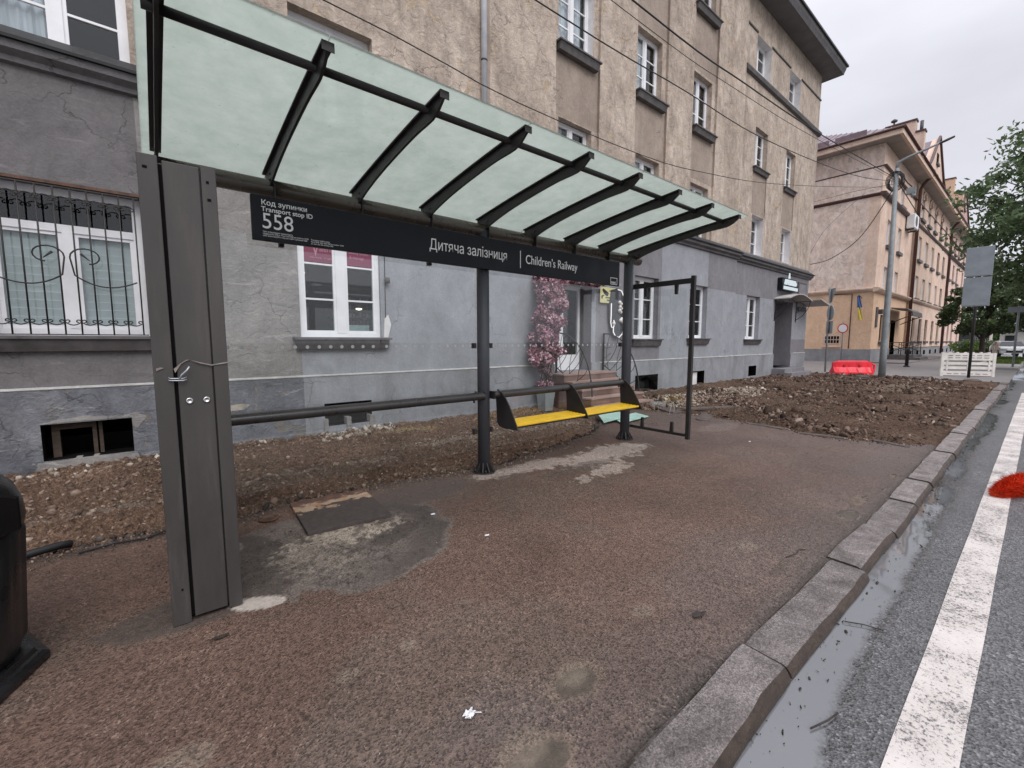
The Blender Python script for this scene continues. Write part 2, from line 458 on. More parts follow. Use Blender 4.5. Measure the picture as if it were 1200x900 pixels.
def M_soil():
    t = NT('dug_soil')
    at = t.n("ShaderNodeAttribute")
    at.attribute_name = 'col'
    n2 = t.noise(22, 8, 0.8)
    col = t.mix(1.0, at.outputs[0], t.ramp(n2, [(0.32, 0.25), (0.5, 0.9), (0.68, 1.7)]), 'MULTIPLY')
    n3 = t.noise(80, 4, 0.7)
    col = t.mix(1.0, col, t.ramp(n3, [(0.35, 0.6), (0.65, 1.3)]), 'MULTIPLY')
    nb = t.bump(n2, 1.0, 0.09)
    nb = t.bump(n3, 0.8, 0.02, nb)
    return t.set(col, 0.9, nb, spec=0.2)
MT['soil'] = M_soil()

def M_island(name, stops, rough=0.85, bump=0.3, transl=0.0, sc=40):
    t = NT(name)
    col = t.ramp(t.pos.outputs['Random Per Island'], stops)
    col = t.mix(1.0, col, t.ramp(t.noise(sc, 4, .6), [(0.3, 0.75), (0.7, 1.2)]), 'MULTIPLY')
    t.set(col, rough, t.bump(t.noise(sc * 2, 4, .6), bump, 0.01), spec=0.3)
    if transl > 0:
        tl = t.n("ShaderNodeBsdfTranslucent")
        t.l(col, tl.inputs[0])
        mx = t.n("ShaderNodeMixShader")
        mx.inputs[0].default_value = transl
        t.l(t.b.outputs[0], mx.inputs[1])
        t.l(tl.outputs[0], mx.inputs[2])
        t.l(mx.outputs[0], t.out.inputs[0])
    return t.m
MT['rubble'] = M_island('rubble_bits', [(0.0, (0.026, 0.016, 0.011)), (0.45, (0.080, 0.050, 0.037)), (0.85, (0.165, 0.108, 0.08)), (0.98, (0.30, 0.24, 0.20)), (1.0, (0.42, 0.37, 0.33))])
MT['rubble_near'] = M_island('clod_bits', [(0.0, (0.085, 0.056, 0.041)), (0.6, (0.20, 0.140, 0.105)), (0.97, (0.27, 0.20, 0.155)), (1.0, (0.36, 0.30, 0.25))])
MT['rubble_pale'] = M_island('mortar_bits', [(0.0, (0.16, 0.13, 0.10)), (0.5, (0.34, 0.28, 0.22)), (1.0, (0.52, 0.47, 0.41))])
MT['leaf'] = M_island('green_leaves', [(0.0, (0.065, 0.105, 0.05)), (0.5, (0.12, 0.18, 0.085)), (1.0, (0.21, 0.28, 0.14))], 0.55, 0.0, 0.35)
MT['leaf_dark'] = M_island('dark_needles', [(0.0, (0.04, 0.066, 0.034)), (0.6, (0.08, 0.12, 0.055)), (1.0, (0.14, 0.19, 0.085))], 0.6, 0.0, 0.25)
MT['leaf_light'] = M_island('light_leaves', [(0.0, (0.07, 0.12, 0.03)), (0.6, (0.12, 0.19, 0.05)), (1.0, (0.20, 0.27, 0.08))], 0.6, 0.0, 0.35)
MT['blossom'] = M_island('mauve_petals', [(0.0, (0.15, 0.045, 0.07)), (0.4, (0.34, 0.14, 0.19)), (0.75, (0.58, 0.34, 0.40)), (1.0, (0.84, 0.68, 0.70))], 0.8, 0.0, 0.3, 60)
MT['grass'] = M_island('grass_blades', [(0.0, (0.05, 0.09, 0.02)), (1.0, (0.14, 0.19, 0.05))], 0.7, 0.0, 0.2)
MT['fluff'] = M_island('red_fluff', [(0.0, (0.38, 0.015, 0.006)), (0.6, (0.72, 0.045, 0.012)), (1.0, (0.85, 0.15, 0.05))], 0.8, 0.0, 0.2)

def M_kerb():
    t = NT('kerb_granite')
    n = t.noise(4.5, 8, .72, dist=.6)
    col = t.ramp(n, [(0.28, (0.085, 0.069, 0.063)), (0.42, (0.175, 0.150, 0.143)), (0.58, (0.27, 0.235, 0.226)), (0.75, (0.40, 0.355, 0.342))])
    isl = t.ramp(t.pos.outputs['Random Per Island'], [(0.0, 0.75), (1.0, 1.18)])
    col = t.mix(1.0, col, isl, 'MULTIPLY')
    v = t.noise(150, 3, .7)
    col = t.mix(1.0, col, t.ramp(v, [(0.35, 0.5), (0.65, 1.38)]), 'MULTIPLY')
    vv = t.voro(130, out=1)
    vs_ = t.n('ShaderNodeSeparateColor')
    t.l(vv, vs_.inputs[0])
    col = t.mix(1.0, col, t.ramp(vs_.outputs[0], [(0.0, 0.62), (0.5, 1.0), (1.0, 1.25)]), 'MULTIPLY')
    sp = t.n("ShaderNodeSeparateXYZ")
    t.l(t.pos.outputs['Normal'], sp.inputs[0])
    side = t.ramp(t.math('ADD', sp.outputs[2], t.math('MULTIPLY', t.math('SUBTRACT', t.noise(30, 4, .7), .5), .25)), [(0.80, 1.0), (0.95, 0.0)])      # steep faces of the stones turned dark brown
    col = t.mix(side, col, t.ramp(t.noise(12, 5, .7), [(0.3, (0.018, 0.012, 0.008)), (0.7, (0.085, 0.055, 0.038))]))
    nb = t.bump(t.noise(16, 8, .75), 0.9, 0.03)
    nb = t.bump(v, 0.6, 0.006, nb)
    return t.set(col, t.ramp(t.noise(6, 5, .6), [(0.35, 0.28), (0.65, 0.62)]), nb, spec=0.5)
MT['kerb'] = M_kerb()

def M_stripe():
    t = NT('worn_white_paint')
    n = t.noise(60, 6, .8)
    n0 = t.noise(2.5, 4, .6)
    th = t.math('ADD', n, t.math('MULTIPLY', t.math('SUBTRACT', n0, 0.5), 0.35))
    m = t.ramp(th, [(0.41, 0.0), (0.475, 1.0)])
    col = t.mix(m, t.ramp(t.noise(90, 3, .6), [(0.3, (0.06, 0.06, 0.06)), (0.7, (0.2, 0.19, 0.19))]), t.ramp(n0, [(0.3, (0.50, 0.45, 0.42)), (0.7, (0.66, 0.61, 0.58))]))
    return t.set(col, 0.55, t.bump(n, 0.5, 0.006))
MT['stripe'] = M_stripe()

def M_plate():
    t = NT('rusty_cover_plate')
    n = t.noise(5, 7, .7, dist=.8)
    sp = t.n("ShaderNodeSeparateXYZ")
    t.l(t.pos.outputs['Position'], sp.inputs[0])
    edge = t.math('ADD', t.math('MULTIPLY', t.math('SUBTRACT', n, .5), 0.7), t.math('ADD', sp.outputs[1], t.math('MULTIPLY', sp.outputs[0], -0.10)))
    m = t.ramp(t.math('MULTIPLY', t.math('SUBTRACT', edge, 3.6), 1.0), [(0.36, 0.0), (0.39, 1.0), (0.50, 1.0), (0.55, 0.0)])
    rust = t.ramp(t.noise(18, 6, .75), [(0.25, (0.045, 0.022, 0.016)), (0.5, (0.10, 0.052, 0.036)), (0.75, (0.17, 0.09, 0.055))])
    sand = t.ramp(t.noise(9, 6, .7), [(0.3, (0.30, 0.13, 0.06)), (0.5, (0.34, 0.24, 0.16)), (0.7, (0.40, 0.33, 0.26))])
    dk = t.ramp(t.noise(20, 4, .7), [(0.3, (0.038, 0.029, 0.027)), (0.7, (0.066, 0.052, 0.048))])
    col = t.mix(t.ramp(t.math('SUBTRACT', edge, 3.6), [(0.35, 0.0), (0.39, 1.0)]), dk, rust)
    col = t.mix(m, col, sand)
    return t.set(col, 0.7, t.bump(t.noise(60, 5, .7), 0.4, 0.005))
MT['plate'] = M_plate()

# ------------------------------------------------------------------ geometry helpers
def wloc(o):
    v = Vector((0, 0, 0))
    while o is not None:
        v = v + o.location
        o = o.parent
    return v

class MB:
    def __init__(s):
        s.v, s.f, s.mi, s.sm = [], [], [], []
    def face(s, pts, mi=0, sm=False):
        b = len(s.v)
        s.v.extend([tuple(p_) for p_ in pts])
        s.f.append(tuple(range(b, b + len(pts))))
        s.mi.append(mi)
        s.sm.append(sm)
        return s
    def add(s, vs_, fs, mi=0, sm=False):
        b = len(s.v)
        s.v.extend([tuple(p_) for p_ in vs_])
        for f in fs:
            s.f.append(tuple(i + b for i in f))
            s.mi.append(mi)
            s.sm.append(sm)
        return s
    def box(s, x0, x1, y0, y1, z0, z1, mi=0):
        v = [(x0, y0, z0), (x1, y0, z0), (x1, y1, z0), (x0, y1, z0), (x0, y0, z1), (x1, y0, z1), (x1, y1, z1), (x0, y1, z1)]
        return s.add(v, [(0, 3, 2, 1), (4, 5, 6, 7), (0, 1, 5, 4), (1, 2, 6, 5), (2, 3, 7, 6), (3, 0, 4, 7)], mi)
    def cbox(s, c, dims, bev, mi=0):
        """box with chamfered edges"""
        hx, hy, hz = (d / 2 for d in dims)
        b = min(bev, hx * .9, hy * .9, hz * .9)
        V, idx = [], {}
        for sx in (-1, 1):
            for sy in (-1, 1):
                for sz in (-1, 1):
                    for ax in range(3):
                        q = [sx * (hx - b), sy * (hy - b), sz * (hz - b)]
                        q[ax] = (sx * hx, sy * hy, sz * hz)[ax]
                        idx[(sx, sy, sz, ax)] = len(V)
                        V.append((c[0] + q[0], c[1] + q[1], c[2] + q[2]))
        F = []
        for ax in range(3):
            o1, o2 = (ax + 1) % 3, (ax + 2) % 3
            for sg in (-1, 1):
                loop = []
                for a, b2 in ((-1, -1), (1, -1), (1, 1), (-1, 1)):
                    k = [0, 0, 0]
                    k[ax], k[o1], k[o2] = sg, a, b2
                    loop.append(idx[(*k, ax)])
                F.append(tuple(loop if sg > 0 else loop[::-1]))
        for ax in range(3):
            o1, o2 = (ax + 1) % 3, (ax + 2) % 3
            for a in (-1, 1):
                for b2 in (-1, 1):
                    k0, k1 = [0, 0, 0], [0, 0, 0]
                    k0[ax], k0[o1], k0[o2] = -1, a, b2
                    k1[ax], k1[o1], k1[o2] = 1, a, b2
                    F.append((idx[(*k0, o1)], idx[(*k1, o1)], idx[(*k1, o2)], idx[(*k0, o2)]))
        for sx in (-1, 1):
            for sy in (-1, 1):
                for sz in (-1, 1):
                    F.append(tuple(idx[(sx, sy, sz, a)] for a in range(3)))
        return s.add(V, F, mi)
    def prism(s, poly, axis, a, b, mi=0):
        """poly: 2D points in the plane of the other two axes (in order), extruded from a to b"""
        def P(q, h):
            if axis == 'x':
                return (h, q[0], q[1])
            if axis == 'y':
                return (q[0], h, q[1])
            return (q[0], q[1], h)
        n = len(poly)
        v = [P(q, a) for q in poly] + [P(q, b) for q in poly]
        f = [tuple(range(n))[::-1], tuple(range(n, 2 * n))]
        f += [(i, (i + 1) % n, n + (i + 1) % n, n + i) for i in range(n)]
        return s.add(v, f, mi)
    def tube(s, pts, r, seg=10, mi=0, caps=True, sm=True):
        pts = [Vector(p_) for p_ in pts]
        n = len(pts)
        rr = r if isinstance(r, (list, tuple)) else [r] * n
        b = len(s.v)
        prev = None
        for i, p_ in enumerate(pts):
            d = (pts[min(i + 1, n - 1)] - pts[max(i - 1, 0)])
            if d.length < 1e-9:
                d = Vector((0, 0, 1))
            d.normalize()
            if prev is None:
                a = Vector((0, 0, 1)) if abs(d.z) < 0.9 else Vector((1, 0, 0))
                u = d.cross(a).normalized()
            else:
                u = (prev - d * prev.dot(d))
                u = u.normalized() if u.length > 1e-6 else d.orthogonal().normalized()
            prev = u
            w = d.cross(u)
            for k in range(seg):
                t = 2 * PI * k / seg
                s.v.append(tuple(p_ + (u * math.cos(t) + w * math.sin(t)) * rr[i]))
        for i in range(n - 1):
            for k in range(seg):
                k2 = (k + 1) % seg
                s.f.append((b + i * seg + k, b + i * seg + k2, b + (i + 1) * seg + k2, b + (i + 1) * seg + k))
                s.mi.append(mi)
                s.sm.append(sm)
        if caps:
            s.f.append(tuple(b + k for k in range(seg))[::-1])
            s.f.append(tuple(b + (n - 1) * seg + k for k in range(seg)))
            s.mi += [mi, mi]
            s.sm += [False, False]
        return s
    def lathe(s, prof, c=(0, 0, 0), seg=24, mi=0, sm=True, fr=None):
        b = len(s.v)
        for (r, z) in prof:
            for k in range(seg):
                t = 2 * PI * k / seg
                rr = r * (fr(t, z) if fr else 1)
                s.v.append((c[0] + rr * math.cos(t), c[1] + rr * math.sin(t), c[2] + z))
        for i in range(len(prof) - 1):
            for k in range(seg):
                k2 = (k + 1) % seg
                s.f.append((b + i * seg + k, b + i * seg + k2, b + (i + 1) * seg + k2, b + (i + 1) * seg + k))
                s.mi.append(mi)
                s.sm.append(sm)
        s.f.append(tuple(b + k for k in range(seg))[::-1])
        s.f.append(tuple(b + (len(prof) - 1) * seg + k for k in range(seg)))
        s.mi += [mi, mi]
        s.sm += [False, False]
        return s
    def build(s, name, mats, parent=None, bevel=0.0, local=False):
        me = bpy.data.meshes.new(name)
        off = wloc(parent) if (parent is not None and not local) else Vector((0, 0, 0))
        vv = [(a - off.x, b - off.y, c - off.z) for a, b, c in s.v]
        me.from_pydata(vv, [], s.f)
        for m in (mats if isinstance(mats, (list, tuple)) else [mats]):
            me.materials.append(MT[m] if isinstance(m, str) else m)
        if len(me.polygons) == len(s.mi):
            me.polygons.foreach_set('material_index', s.mi)
            me.polygons.foreach_set('use_smooth', s.sm)
        me.update()
        o = bpy.data.objects.new(name, me)
        COL.objects.link(o)
        if parent is not None:
            o.parent = parent
        if bevel > 0:
            bm_ = o.modifiers.new('bevel', 'BEVEL')
            bm_.width = bevel
            bm_.segments = 2
            bm_.limit_method = 'ANGLE'
            bm_.angle_limit = R(40)
        return o

def np_mesh(name, V, F, mat, parent=None, attrs=None, smooth=False):
    me = bpy.data.meshes.new(name)
    V = np.asarray(V, dtype=np.float32)
    F = np.asarray(F, dtype=np.int32)
    if parent is not None:
        V = V - np.array(wloc(parent), dtype=np.float32)
    n, k = F.shape
    me.vertices.add(len(V))
    me.vertices.foreach_set('co', V.ravel())
    me.loops.add(n * k)
    me.loops.foreach_set('vertex_index', F.ravel())
    me.polygons.add(n)
    me.polygons.foreach_set('loop_start', np.arange(n, dtype=np.int32) * k)
    if smooth:
        me.polygons.foreach_set('use_smooth', np.ones(n, dtype=bool))
    me.materials.append(MT[mat] if isinstance(mat, str) else mat)
    me.update(calc_edges=True)
    for an, data in (attrs or {}).items():
        if data.ndim == 2:
            a = me.attributes.new(an, 'FLOAT_COLOR', 'POINT')
            c4 = np.ones((len(V), 4), dtype=np.float32)
            c4[:, :3] = data
            a.data.foreach_set('color', c4.ravel())
        else:
            a = me.attributes.new(an, 'FLOAT', 'POINT')
            a.data.foreach_set('value', data.astype(np.float32))
    o = bpy.data.objects.new(name, me)
    COL.objects.link(o)
    if parent is not None:
        o.parent = parent
    return o

def tag(o, label=None, cat=None, group=None, kind=None):
    if label:
        o['label'] = label
    if cat:
        o['category'] = cat
    if group:
        o['group'] = group
    if kind:
        o['kind'] = kind
    return o

def thing(name, label, cat, loc=(0, 0, 0), group=None, rz=0):
    o = bpy.data.objects.new(name, None)
    o.empty_display_size = 0.2
    o.location = loc
    o.rotation_euler = (0, 0, rz)
    COL.objects.link(o)
    return tag(o, label, cat, group)

_P2 = rng.random((256, 256)).astype(np.float32)
def vnoise(x, y, seed=0):
    x = np.asarray(x, dtype=np.float64) + seed * 17.3
    y = np.asarray(y, dtype=np.float64) + seed * 9.7
    xi, yi = np.floor(x).astype(int), np.floor(y).astype(int)
    fx, fy = x - xi, y - yi
    fx, fy = fx * fx * (3 - 2 * fx), fy * fy * (3 - 2 * fy)
    g = lambda a, b: _P2[a & 255, b & 255]
    return (g(xi, yi) * (1 - fx) + g(xi + 1, yi) * fx) * (1 - fy) + (g(xi, yi + 1) * (1 - fx) + g(xi + 1, yi + 1) * fx) * fy
def fbm(x, y, sc=1.0, oc=5, seed=0, gain=0.5):
    s_, a, t = 0, 1.0, 0
    for i in range(oc):
        s_ = s_ + a * vnoise(x * sc * 2 ** i, y * sc * 2 ** i, seed + i * 3)
        t += a
        a *= gain
    return s_ / t
def sstep(a, b, x):
    t = np.clip((x - a) / (b - a), 0, 1)
    return t * t * (3 - 2 * t)
def grid(x0, x1, y0, y1, d):
    nx, ny = max(2, int(round((x1 - x0) / d)) + 1), max(2, int(round((y1 - y0) / d)) + 1)
    X, Y = np.meshgrid(np.linspace(x0, x1, nx), np.linspace(y0, y1, ny), indexing='ij')
    i = np.arange((nx - 1) * (ny - 1))
    a = (i // (ny - 1)) * ny + i % (ny - 1)
    F = np.stack([a, a + ny, a + ny + 1, a + 1], 1)
    return X.ravel(), Y.ravel(), F

def text_mesh(name, body, size, parent, mat, x, y, z, bold=0.0, axis='xz', depth=0.001, xscale=1.0):
    """lettering as mesh, reading along +X, standing in the XZ plane and facing -Y (all local to parent's world origin)"""
    cu = bpy.data.curves.new(name, 'FONT')
    cu.body = body
    cu.size = size
    cu.extrude = depth
    cu.offset = bold
    cu.space_line = 0.95
    to = bpy.data.objects.new(name, cu)
    COL.objects.link(to)
    bpy.context.view_layer.update()
    dg = bpy.context.evaluated_depsgraph_get()
    me = bpy.data.meshes.new_from_object(to.evaluated_get(dg))
    COL.objects.unlink(to)
    bpy.data.objects.remove(to)
    off = wloc(parent) if parent is not None else Vector((0, 0, 0))
    for v in me.vertices:
        a, b, c = v.co
        if axis == 'xz':
            v.co = (x + a * xscale - off.x, y - c - off.y, z + b - off.z)
        else:            # reads along -Y, faces -X
            v.co = (x - c - off.x, y - a * xscale - off.y, z + b - off.z)
    me.materials.clear()
    me.materials.append(MT[mat])
    o = bpy.data.objects.new(name, me)
    COL.objects.link(o)
    if parent is not None:
        o.parent = parent
    return o

# ================================================================== THE SETTING: ground, road, kerb, soil
def road_z(X):
    return -0.065 + 0.043 * sstep(21.5, 26.5, X)

# far ground sheet to the horizon
b = MB()
b.face([(-300, -400, -0.16), (900, -400, -0.16), (900, 500, -0.16), (-300, 500, -0.16)])
tag(b.build('ground', M_simple('far_ground', (0.14, 0.135, 0.125), 0.9, 0.15, .2, 0.2)), kind='structure')

# road
X1, Y1, F1 = grid(-6, 12, -4.0, 0.67, 0.05)
X2, Y2, F2 = grid(12, 27, -4.0, 0.67, 0.15)
X3, Y3, F3 = grid(27, 140, -9.0, 0.67, 1.5)
X4, Y4, F4 = grid(-60, 27, -9, -4, 1.5)
X5, Y5, F5 = grid(-60, -6, -4, 0.67, 1.5)
Xr = np.concatenate([X1, X2, X3, X4, X5])
Yr = np.concatenate([Y1, Y2, Y3, Y4, Y5])
o1, o2, o3, o4 = len(X1), len(X1) + len(X2), len(X1) + len(X2) + len(X3), len(X1) + len(X2) + len(X3) + len(X4)
Fr = np.concatenate([F1, F2 + o1, F3 + o2, F4 + o3, F5 + o4])
ww = fbm(Xr, Yr * 1.2, 1.0, 5, 3)
edge_w = 0.19 + 0.06 * np.sin(Xr * 1.1 + 0.6) + 0.22 * (ww - 0.5)
near = np.exp(-((Xr - 1.9) / 1.2) ** 2) * 0.06 + np.exp(-((Xr - 4.0) / .7) ** 2) * 0.10
wet = sstep(0.12, -0.10, (0.66 - Yr) - (edge_w + near)) * 1.1
wet = wet * np.where(Xr > 5.0, 0.55 + 0.7 * (fbm(Xr, Yr, 1.6, 3, 9) - .35), 1.0)
wet = np.maximum(wet, 0.34 * sstep(0.50, 0.66, fbm(Xr, Yr, 1.3, 4, 21)) * sstep(0.05, -0.3, Yr))
colr = np.array([0.125, 0.123, 0.128])[None] * (0.82 + 0.36 * fbm(Xr, Yr, .8, 4, 5))[:, None]
muddy = (sstep(0.35, 0.05, 0.66 - Yr) * 0.3 + sstep(0.09, 0.02, 0.66 - Yr + (fbm(Xr, Yr, 5, 4, 44) - .5) * .08) * .65)[:, None]
colr = colr * (1 - muddy) + np.array([0.070, 0.054, 0.043])[None] * muddy
Zr = road_z(Xr) + 0.004 * (fbm(Xr, Yr, 2, 3, 8) - .5)
tag(np_mesh('road', np.stack([Xr, Yr, Zr], 1), Fr, 'asphalt_road', attrs={'col': colr, 'wet': wet}, smooth=True), kind='structure')

# white edge line, worn
b = MB()
xs_ = np.linspace(-4, 21, 120)
for i in range(len(xs_) - 1):
    q = []
    for x_, k in ((xs_[i], 0), (xs_[i + 1], 0), (xs_[i + 1], 1), (xs_[i], 1)):
        q.append((x_, (0.075 if k == 0 else 0.265) + 0.0015 * math.sin(x_ * 3.1 + k), float(road_z(x_)) + 0.0055))
    b.face(q)
tag(b.build('road_line', 'stripe'), kind='structure')

# kerb stones, each a little displaced
kb = MB()
joints = [-6.0, -4.6, -3.3, -1.9, -0.55, 0.85, 2.26, 3.66, 4.62, 5.60, 6.56, 7.55, 8.5, 9.4, 10.5, 11.4, 12.5, 13.4, 14.5, 15.4, 16.5, 17.5, 18.5, 19.6, 20.6, 21.7, 22.8, 23.9, 24.9]
def stone(x0, x1, y0, y1, z0, z1, rot, dz):
    n = max(2, int((x1 - x0) / 0.09))
    prof = [(y0 - 0.022, z0), (y0 - 0.016, z1 - 0.052), (y0 - 0.006, z1 - 0.026), (y0 + 0.010, z1 - 0.007), (y0 + 0.030, z1), (y1 - 0.012, z1 + 0.004), (y1, z1 - 0.008), (y1, z0)]
    V, F = [], []
    cx = (x0 + x1) / 2
    for i in range(n + 1):
        x_ = x0 + (x1 - x0) * i / n
        endc = 0.010 if i in (0, n) else 0.0
        for j, (y_, z_) in enumerate(prof):
            wob = 0.0045 * (float(vnoise(x_ * 5, j * 1.7, 4)) - .5) * 2
            chip = 0.008 * max(0, float(vnoise(x_ * 6.2, 3.3, 12)) - .70) * 4 if j in (2, 3, 4) else 0
            yy = y_ + wob + (x_ - cx) * rot + chip
            zz = z_ + (wob * 0.7 if z_ > z0 else 0) - (endc if z_ > z0 + .02 else 0) + (x_ - cx) * dz - chip * .6
            V.append((x_, yy, zz))
    m = len(prof)
    for i in range(n):
        for j in range(m - 1):
            F.append((i * m + j, (i + 1) * m + j, (i + 1) * m + j + 1, i * m + j + 1))
    F.append(tuple(range(m))[::-1])
    F.append(tuple(n * m + j for j in range(m)))
    kb.add(V, F, 0, False)
for i in range(len(joints) - 1):
    r_ = random.uniform(-.022, .022)
    off = random.uniform(-.016, .016)
    g_ = 0.013
    stone(joints[i] + g_, joints[i + 1] - g_, 0.655 + off, 0.868 + off, -0.17, 0.004 + random.uniform(-.01, .012), r_, random.uniform(-.008, .008))
tag(kb.build('kerb', 'kerb'), kind='structure')

# sidewalk asphalt
def back_edge(X):
    base = np.interp(X, [-8, -.75, -.1, .55, .95, 1.7, 2.35, 2.85, 3.35, 4.3, 5.5, 6.2, 6.8, 7.4, 8.2], [4.47, 4.5, 4.49, 4.36, 4.48, 4.47, 4.40, 4.31, 4.22, 4.45, 4.66, 5.0, 5.5, 5.75, 5.9])
    return base + 0.10 * (fbm(X, X * 0 + 3, 3.0, 4, 2) - .5)
def right_edge(Y):
    return np.interp(Y, [.8, .95, 1.3, 2.2, 3.2, 4.2, 5.0, 5.9, 6.2], [8.95, 9.0, 8.65, 8.45, 8.82, 8.9, 8.75, 8.5, 8.4]) + 0.08 * (fbm(Y, Y * 0 + 7, 3.0, 4, 6) - .5)
def in_walk(X, Y):
    return (Y < back_edge(X)) & (X < right_edge(Y)) & (Y > .86)
Xs, Ys, Fs = grid(-3, 9.2, 0.845, 6.2, 0.018)
inside = (Ys < back_edge(Xs)) & (Xs < right_edge(Ys))
Fs = Fs[inside[Fs].all(axis=1)]
d1 = fbm(Xs, Ys, 1.6, 5, 31) - .5
def blob(cx, cy, rx, ry, seed=0, k=0.9, ang=0.0):
    dx, dy = Xs - cx, Ys - cy
    u = (dx * math.cos(ang) + dy * math.sin(ang)) / rx
    v = (-dx * math.sin(ang) + dy * math.cos(ang)) / ry
    n_ = fbm(Xs, Ys, 2.6, 6, seed + 40, 0.62) - .5
    n2_ = fbm(Xs, Ys, 9, 4, seed + 60, 0.62) - .5
    return np.sqrt(u * u + v * v) + n_ * k + n2_ * 0.35 * k
cs = np.ones((len(Xs), 3)) * np.array([0.168, 0.104, 0.079])
var = fbm(Xs, Ys, .7, 4, 14)
cs *= (0.80 + 0.40 * var)[:, None]
grn = fbm(Xs, Ys, 1.3, 5, 77)
gm = sstep(.50, .66, grn)[:, None] * .45
cs = cs * (1 - gm) + np.array([0.150, 0.118, 0.096]) * gm
far_pale = sstep(4.0, 8.5, Xs)[:, None] * 0.5  # paler with distance: grazing wet sheen put into the colour
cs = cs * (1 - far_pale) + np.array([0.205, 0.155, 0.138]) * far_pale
smt = np.zeros(len(Xs))
def paint(m, c, sm=0.0):
    global cs, smt
    smt = np.maximum(smt * (1 - np.clip(m, 0, 1)), np.clip(m, 0, 1) * sm) if sm > 0 else smt
    m = np.clip(m, 0, 1)[:, None]
    cs = cs * (1 - m) + np.array(c) * m
# grey mud and cement smears round the steel plate and the end box
B1 = blob(1.10, 3.36, .84, .74, 1, .45)
paint(sstep(1.06, .97, B1) * .9, (0.205, 0.172, 0.150), .3)
paint(sstep(1.0, .93, B1) * sstep(.55, .80, B1) * sstep(.9, 1.5, Xs + (3.36 - Ys) * .3) * .95, (0.098, 0.080, 0.070), .9)
paint(sstep(.8, .5, B1) * .75, (0.150, 0.125, 0.108), .2)
paint(sstep(.85, .6, blob(1.45, 3.22, .34, .16, 12, .5, .35)) * .85, (0.085, 0.069, 0.061), 1.0)
paint(sstep(1.0, .85, blob(.46, 3.50, .22, .46, 11, .35)) * .9, (0.108, 0.088, 0.077), 1.0)
paint(sstep(1.0, .8, blob(.2, 3.02, .55, .22, 13, .4)) * .75, (0.090, 0.074, 0.065), .9)
paint(sstep(1.0, .9, blob(2.0, 3.95, .75, .30, 24, .5, .1)) * .7, (0.112, 0.090, 0.079), .9)
CR = blob(1.12, 3.46, .42, .17, 2, 1.3) + (fbm(Xs, Ys, 22, 3, 200, .6) - .5) * 1.6
paint(sstep(1.0, .85, CR) * .92, (0.50, 0.425, 0.345), .2)
CR = blob(.82, 3.25, .28, .30, 25, 1.3) + (fbm(Xs, Ys, 24, 3, 201, .6) - .5) * 1.8
paint(sstep(.9, .8, CR) * .6, (0.34, 0.285, 0.235), .2)
CR = (fbm(Xs, Ys, 20, 3, 202, .65) - .5) * 2
paint(sstep(.95, .85, B1) * sstep(.20, .30, CR) * .6, (0.07, 0.057, 0.05), .2)
paint(sstep(1.0, .93, blob(.395, 2.85, .16, .075, 3, .30, -.5)) * .97, (0.58, 0.51, 0.45), 1.0)
paint(sstep(1.0, .9, blob(.36, 3.72, .10, .12, 4, .9)) * .6, (0.38, 0.32, 0.27), .7)
# pale cement dust between the posts
HFN = (fbm(Xs, Ys, 14, 4, 210, .65) - .5)
paint(sstep(1.15, .75, blob(3.55, 3.93, .85, .16, 5, .9, -.06) + HFN * 1.1) * .85, (0.50, 0.42, 0.37))
paint(sstep(1.1, .8, blob(4.75, 3.72, .85, .34, 6, 1.2, .10) + HFN * 1.6) * .85, (0.54, 0.455, 0.40))
paint(sstep(1.0, .8, blob(4.15, 3.25, .55, .16, 16, 1.4, .15) + HFN * 2.0) * .75, (0.50, 0.42, 0.37))
paint(sstep(1.0, .7, blob(4.0, 3.5, .7, .16, 17, .8, .0)) * .55, (0.12, 0.095, 0.082))
paint(sstep(1.0, .7, blob(7.8, 3.6, .6, .25, 18, .9)) * .4, (0.34, 0.27, 0.23))
# dark line of mud at the broken edges
be = back_edge(Xs) - Ys
paint(sstep(.22, .02, be + d1 * .25) * .75, (0.060, 0.047, 0.040))
re_ = right_edge(Ys) - Xs
paint(sstep(.14, .0, re_ + d1 * .2) * .6, (0.09, 0.068, 0.056))
paint(sstep(.62, .42, grn) * 0.0, (0, 0, 0))
SHEEN = sstep(1.75, 1.25, Ys + (fbm(Xs, Ys, 1.8, 4, 61) - .5) * .9) * sstep(-.2, 1.0, Xs)
paint(SHEEN * .40, (0.175, 0.145, 0.136))  # wet sheen put into the colour as a lighter grey-lilac
for cx_, cy_, rx_, ry_, sd in ((1.40, 1.235, .12, .075, 7), (.98, 1.06, .17, .075, 9)):
    Bp = blob(cx_, cy_, rx_, ry_, sd, .35)
    paint(sstep(1.45, 1.1, Bp + (fbm(Xs, Ys, 5, 4, 205) - .5) * 1.2) * .45, (0.27, 0.205, 0.15), .3)
    paint(sstep(1.02, .9, Bp) * .95, (0.115, 0.092, 0.072), 1.0)
for cx_, cy_, r_, sd in ((1.42, 1.27, .10, 7), (.92, 1.95, .05, 8), (1.0, 1.15, .12, 9), (3.4, 1.3, .1, 10), (.62, 1.95, .06, 19), (-.02, 1.9, .13, 20), (.05, 1.75, .09, 22), (2.1, 1.35, .09, 23)):
    paint(sstep(1.1, .6, blob(cx_, cy_, r_, r_ * .7, sd, .8)) * .55, (0.27, 0.215, 0.165))
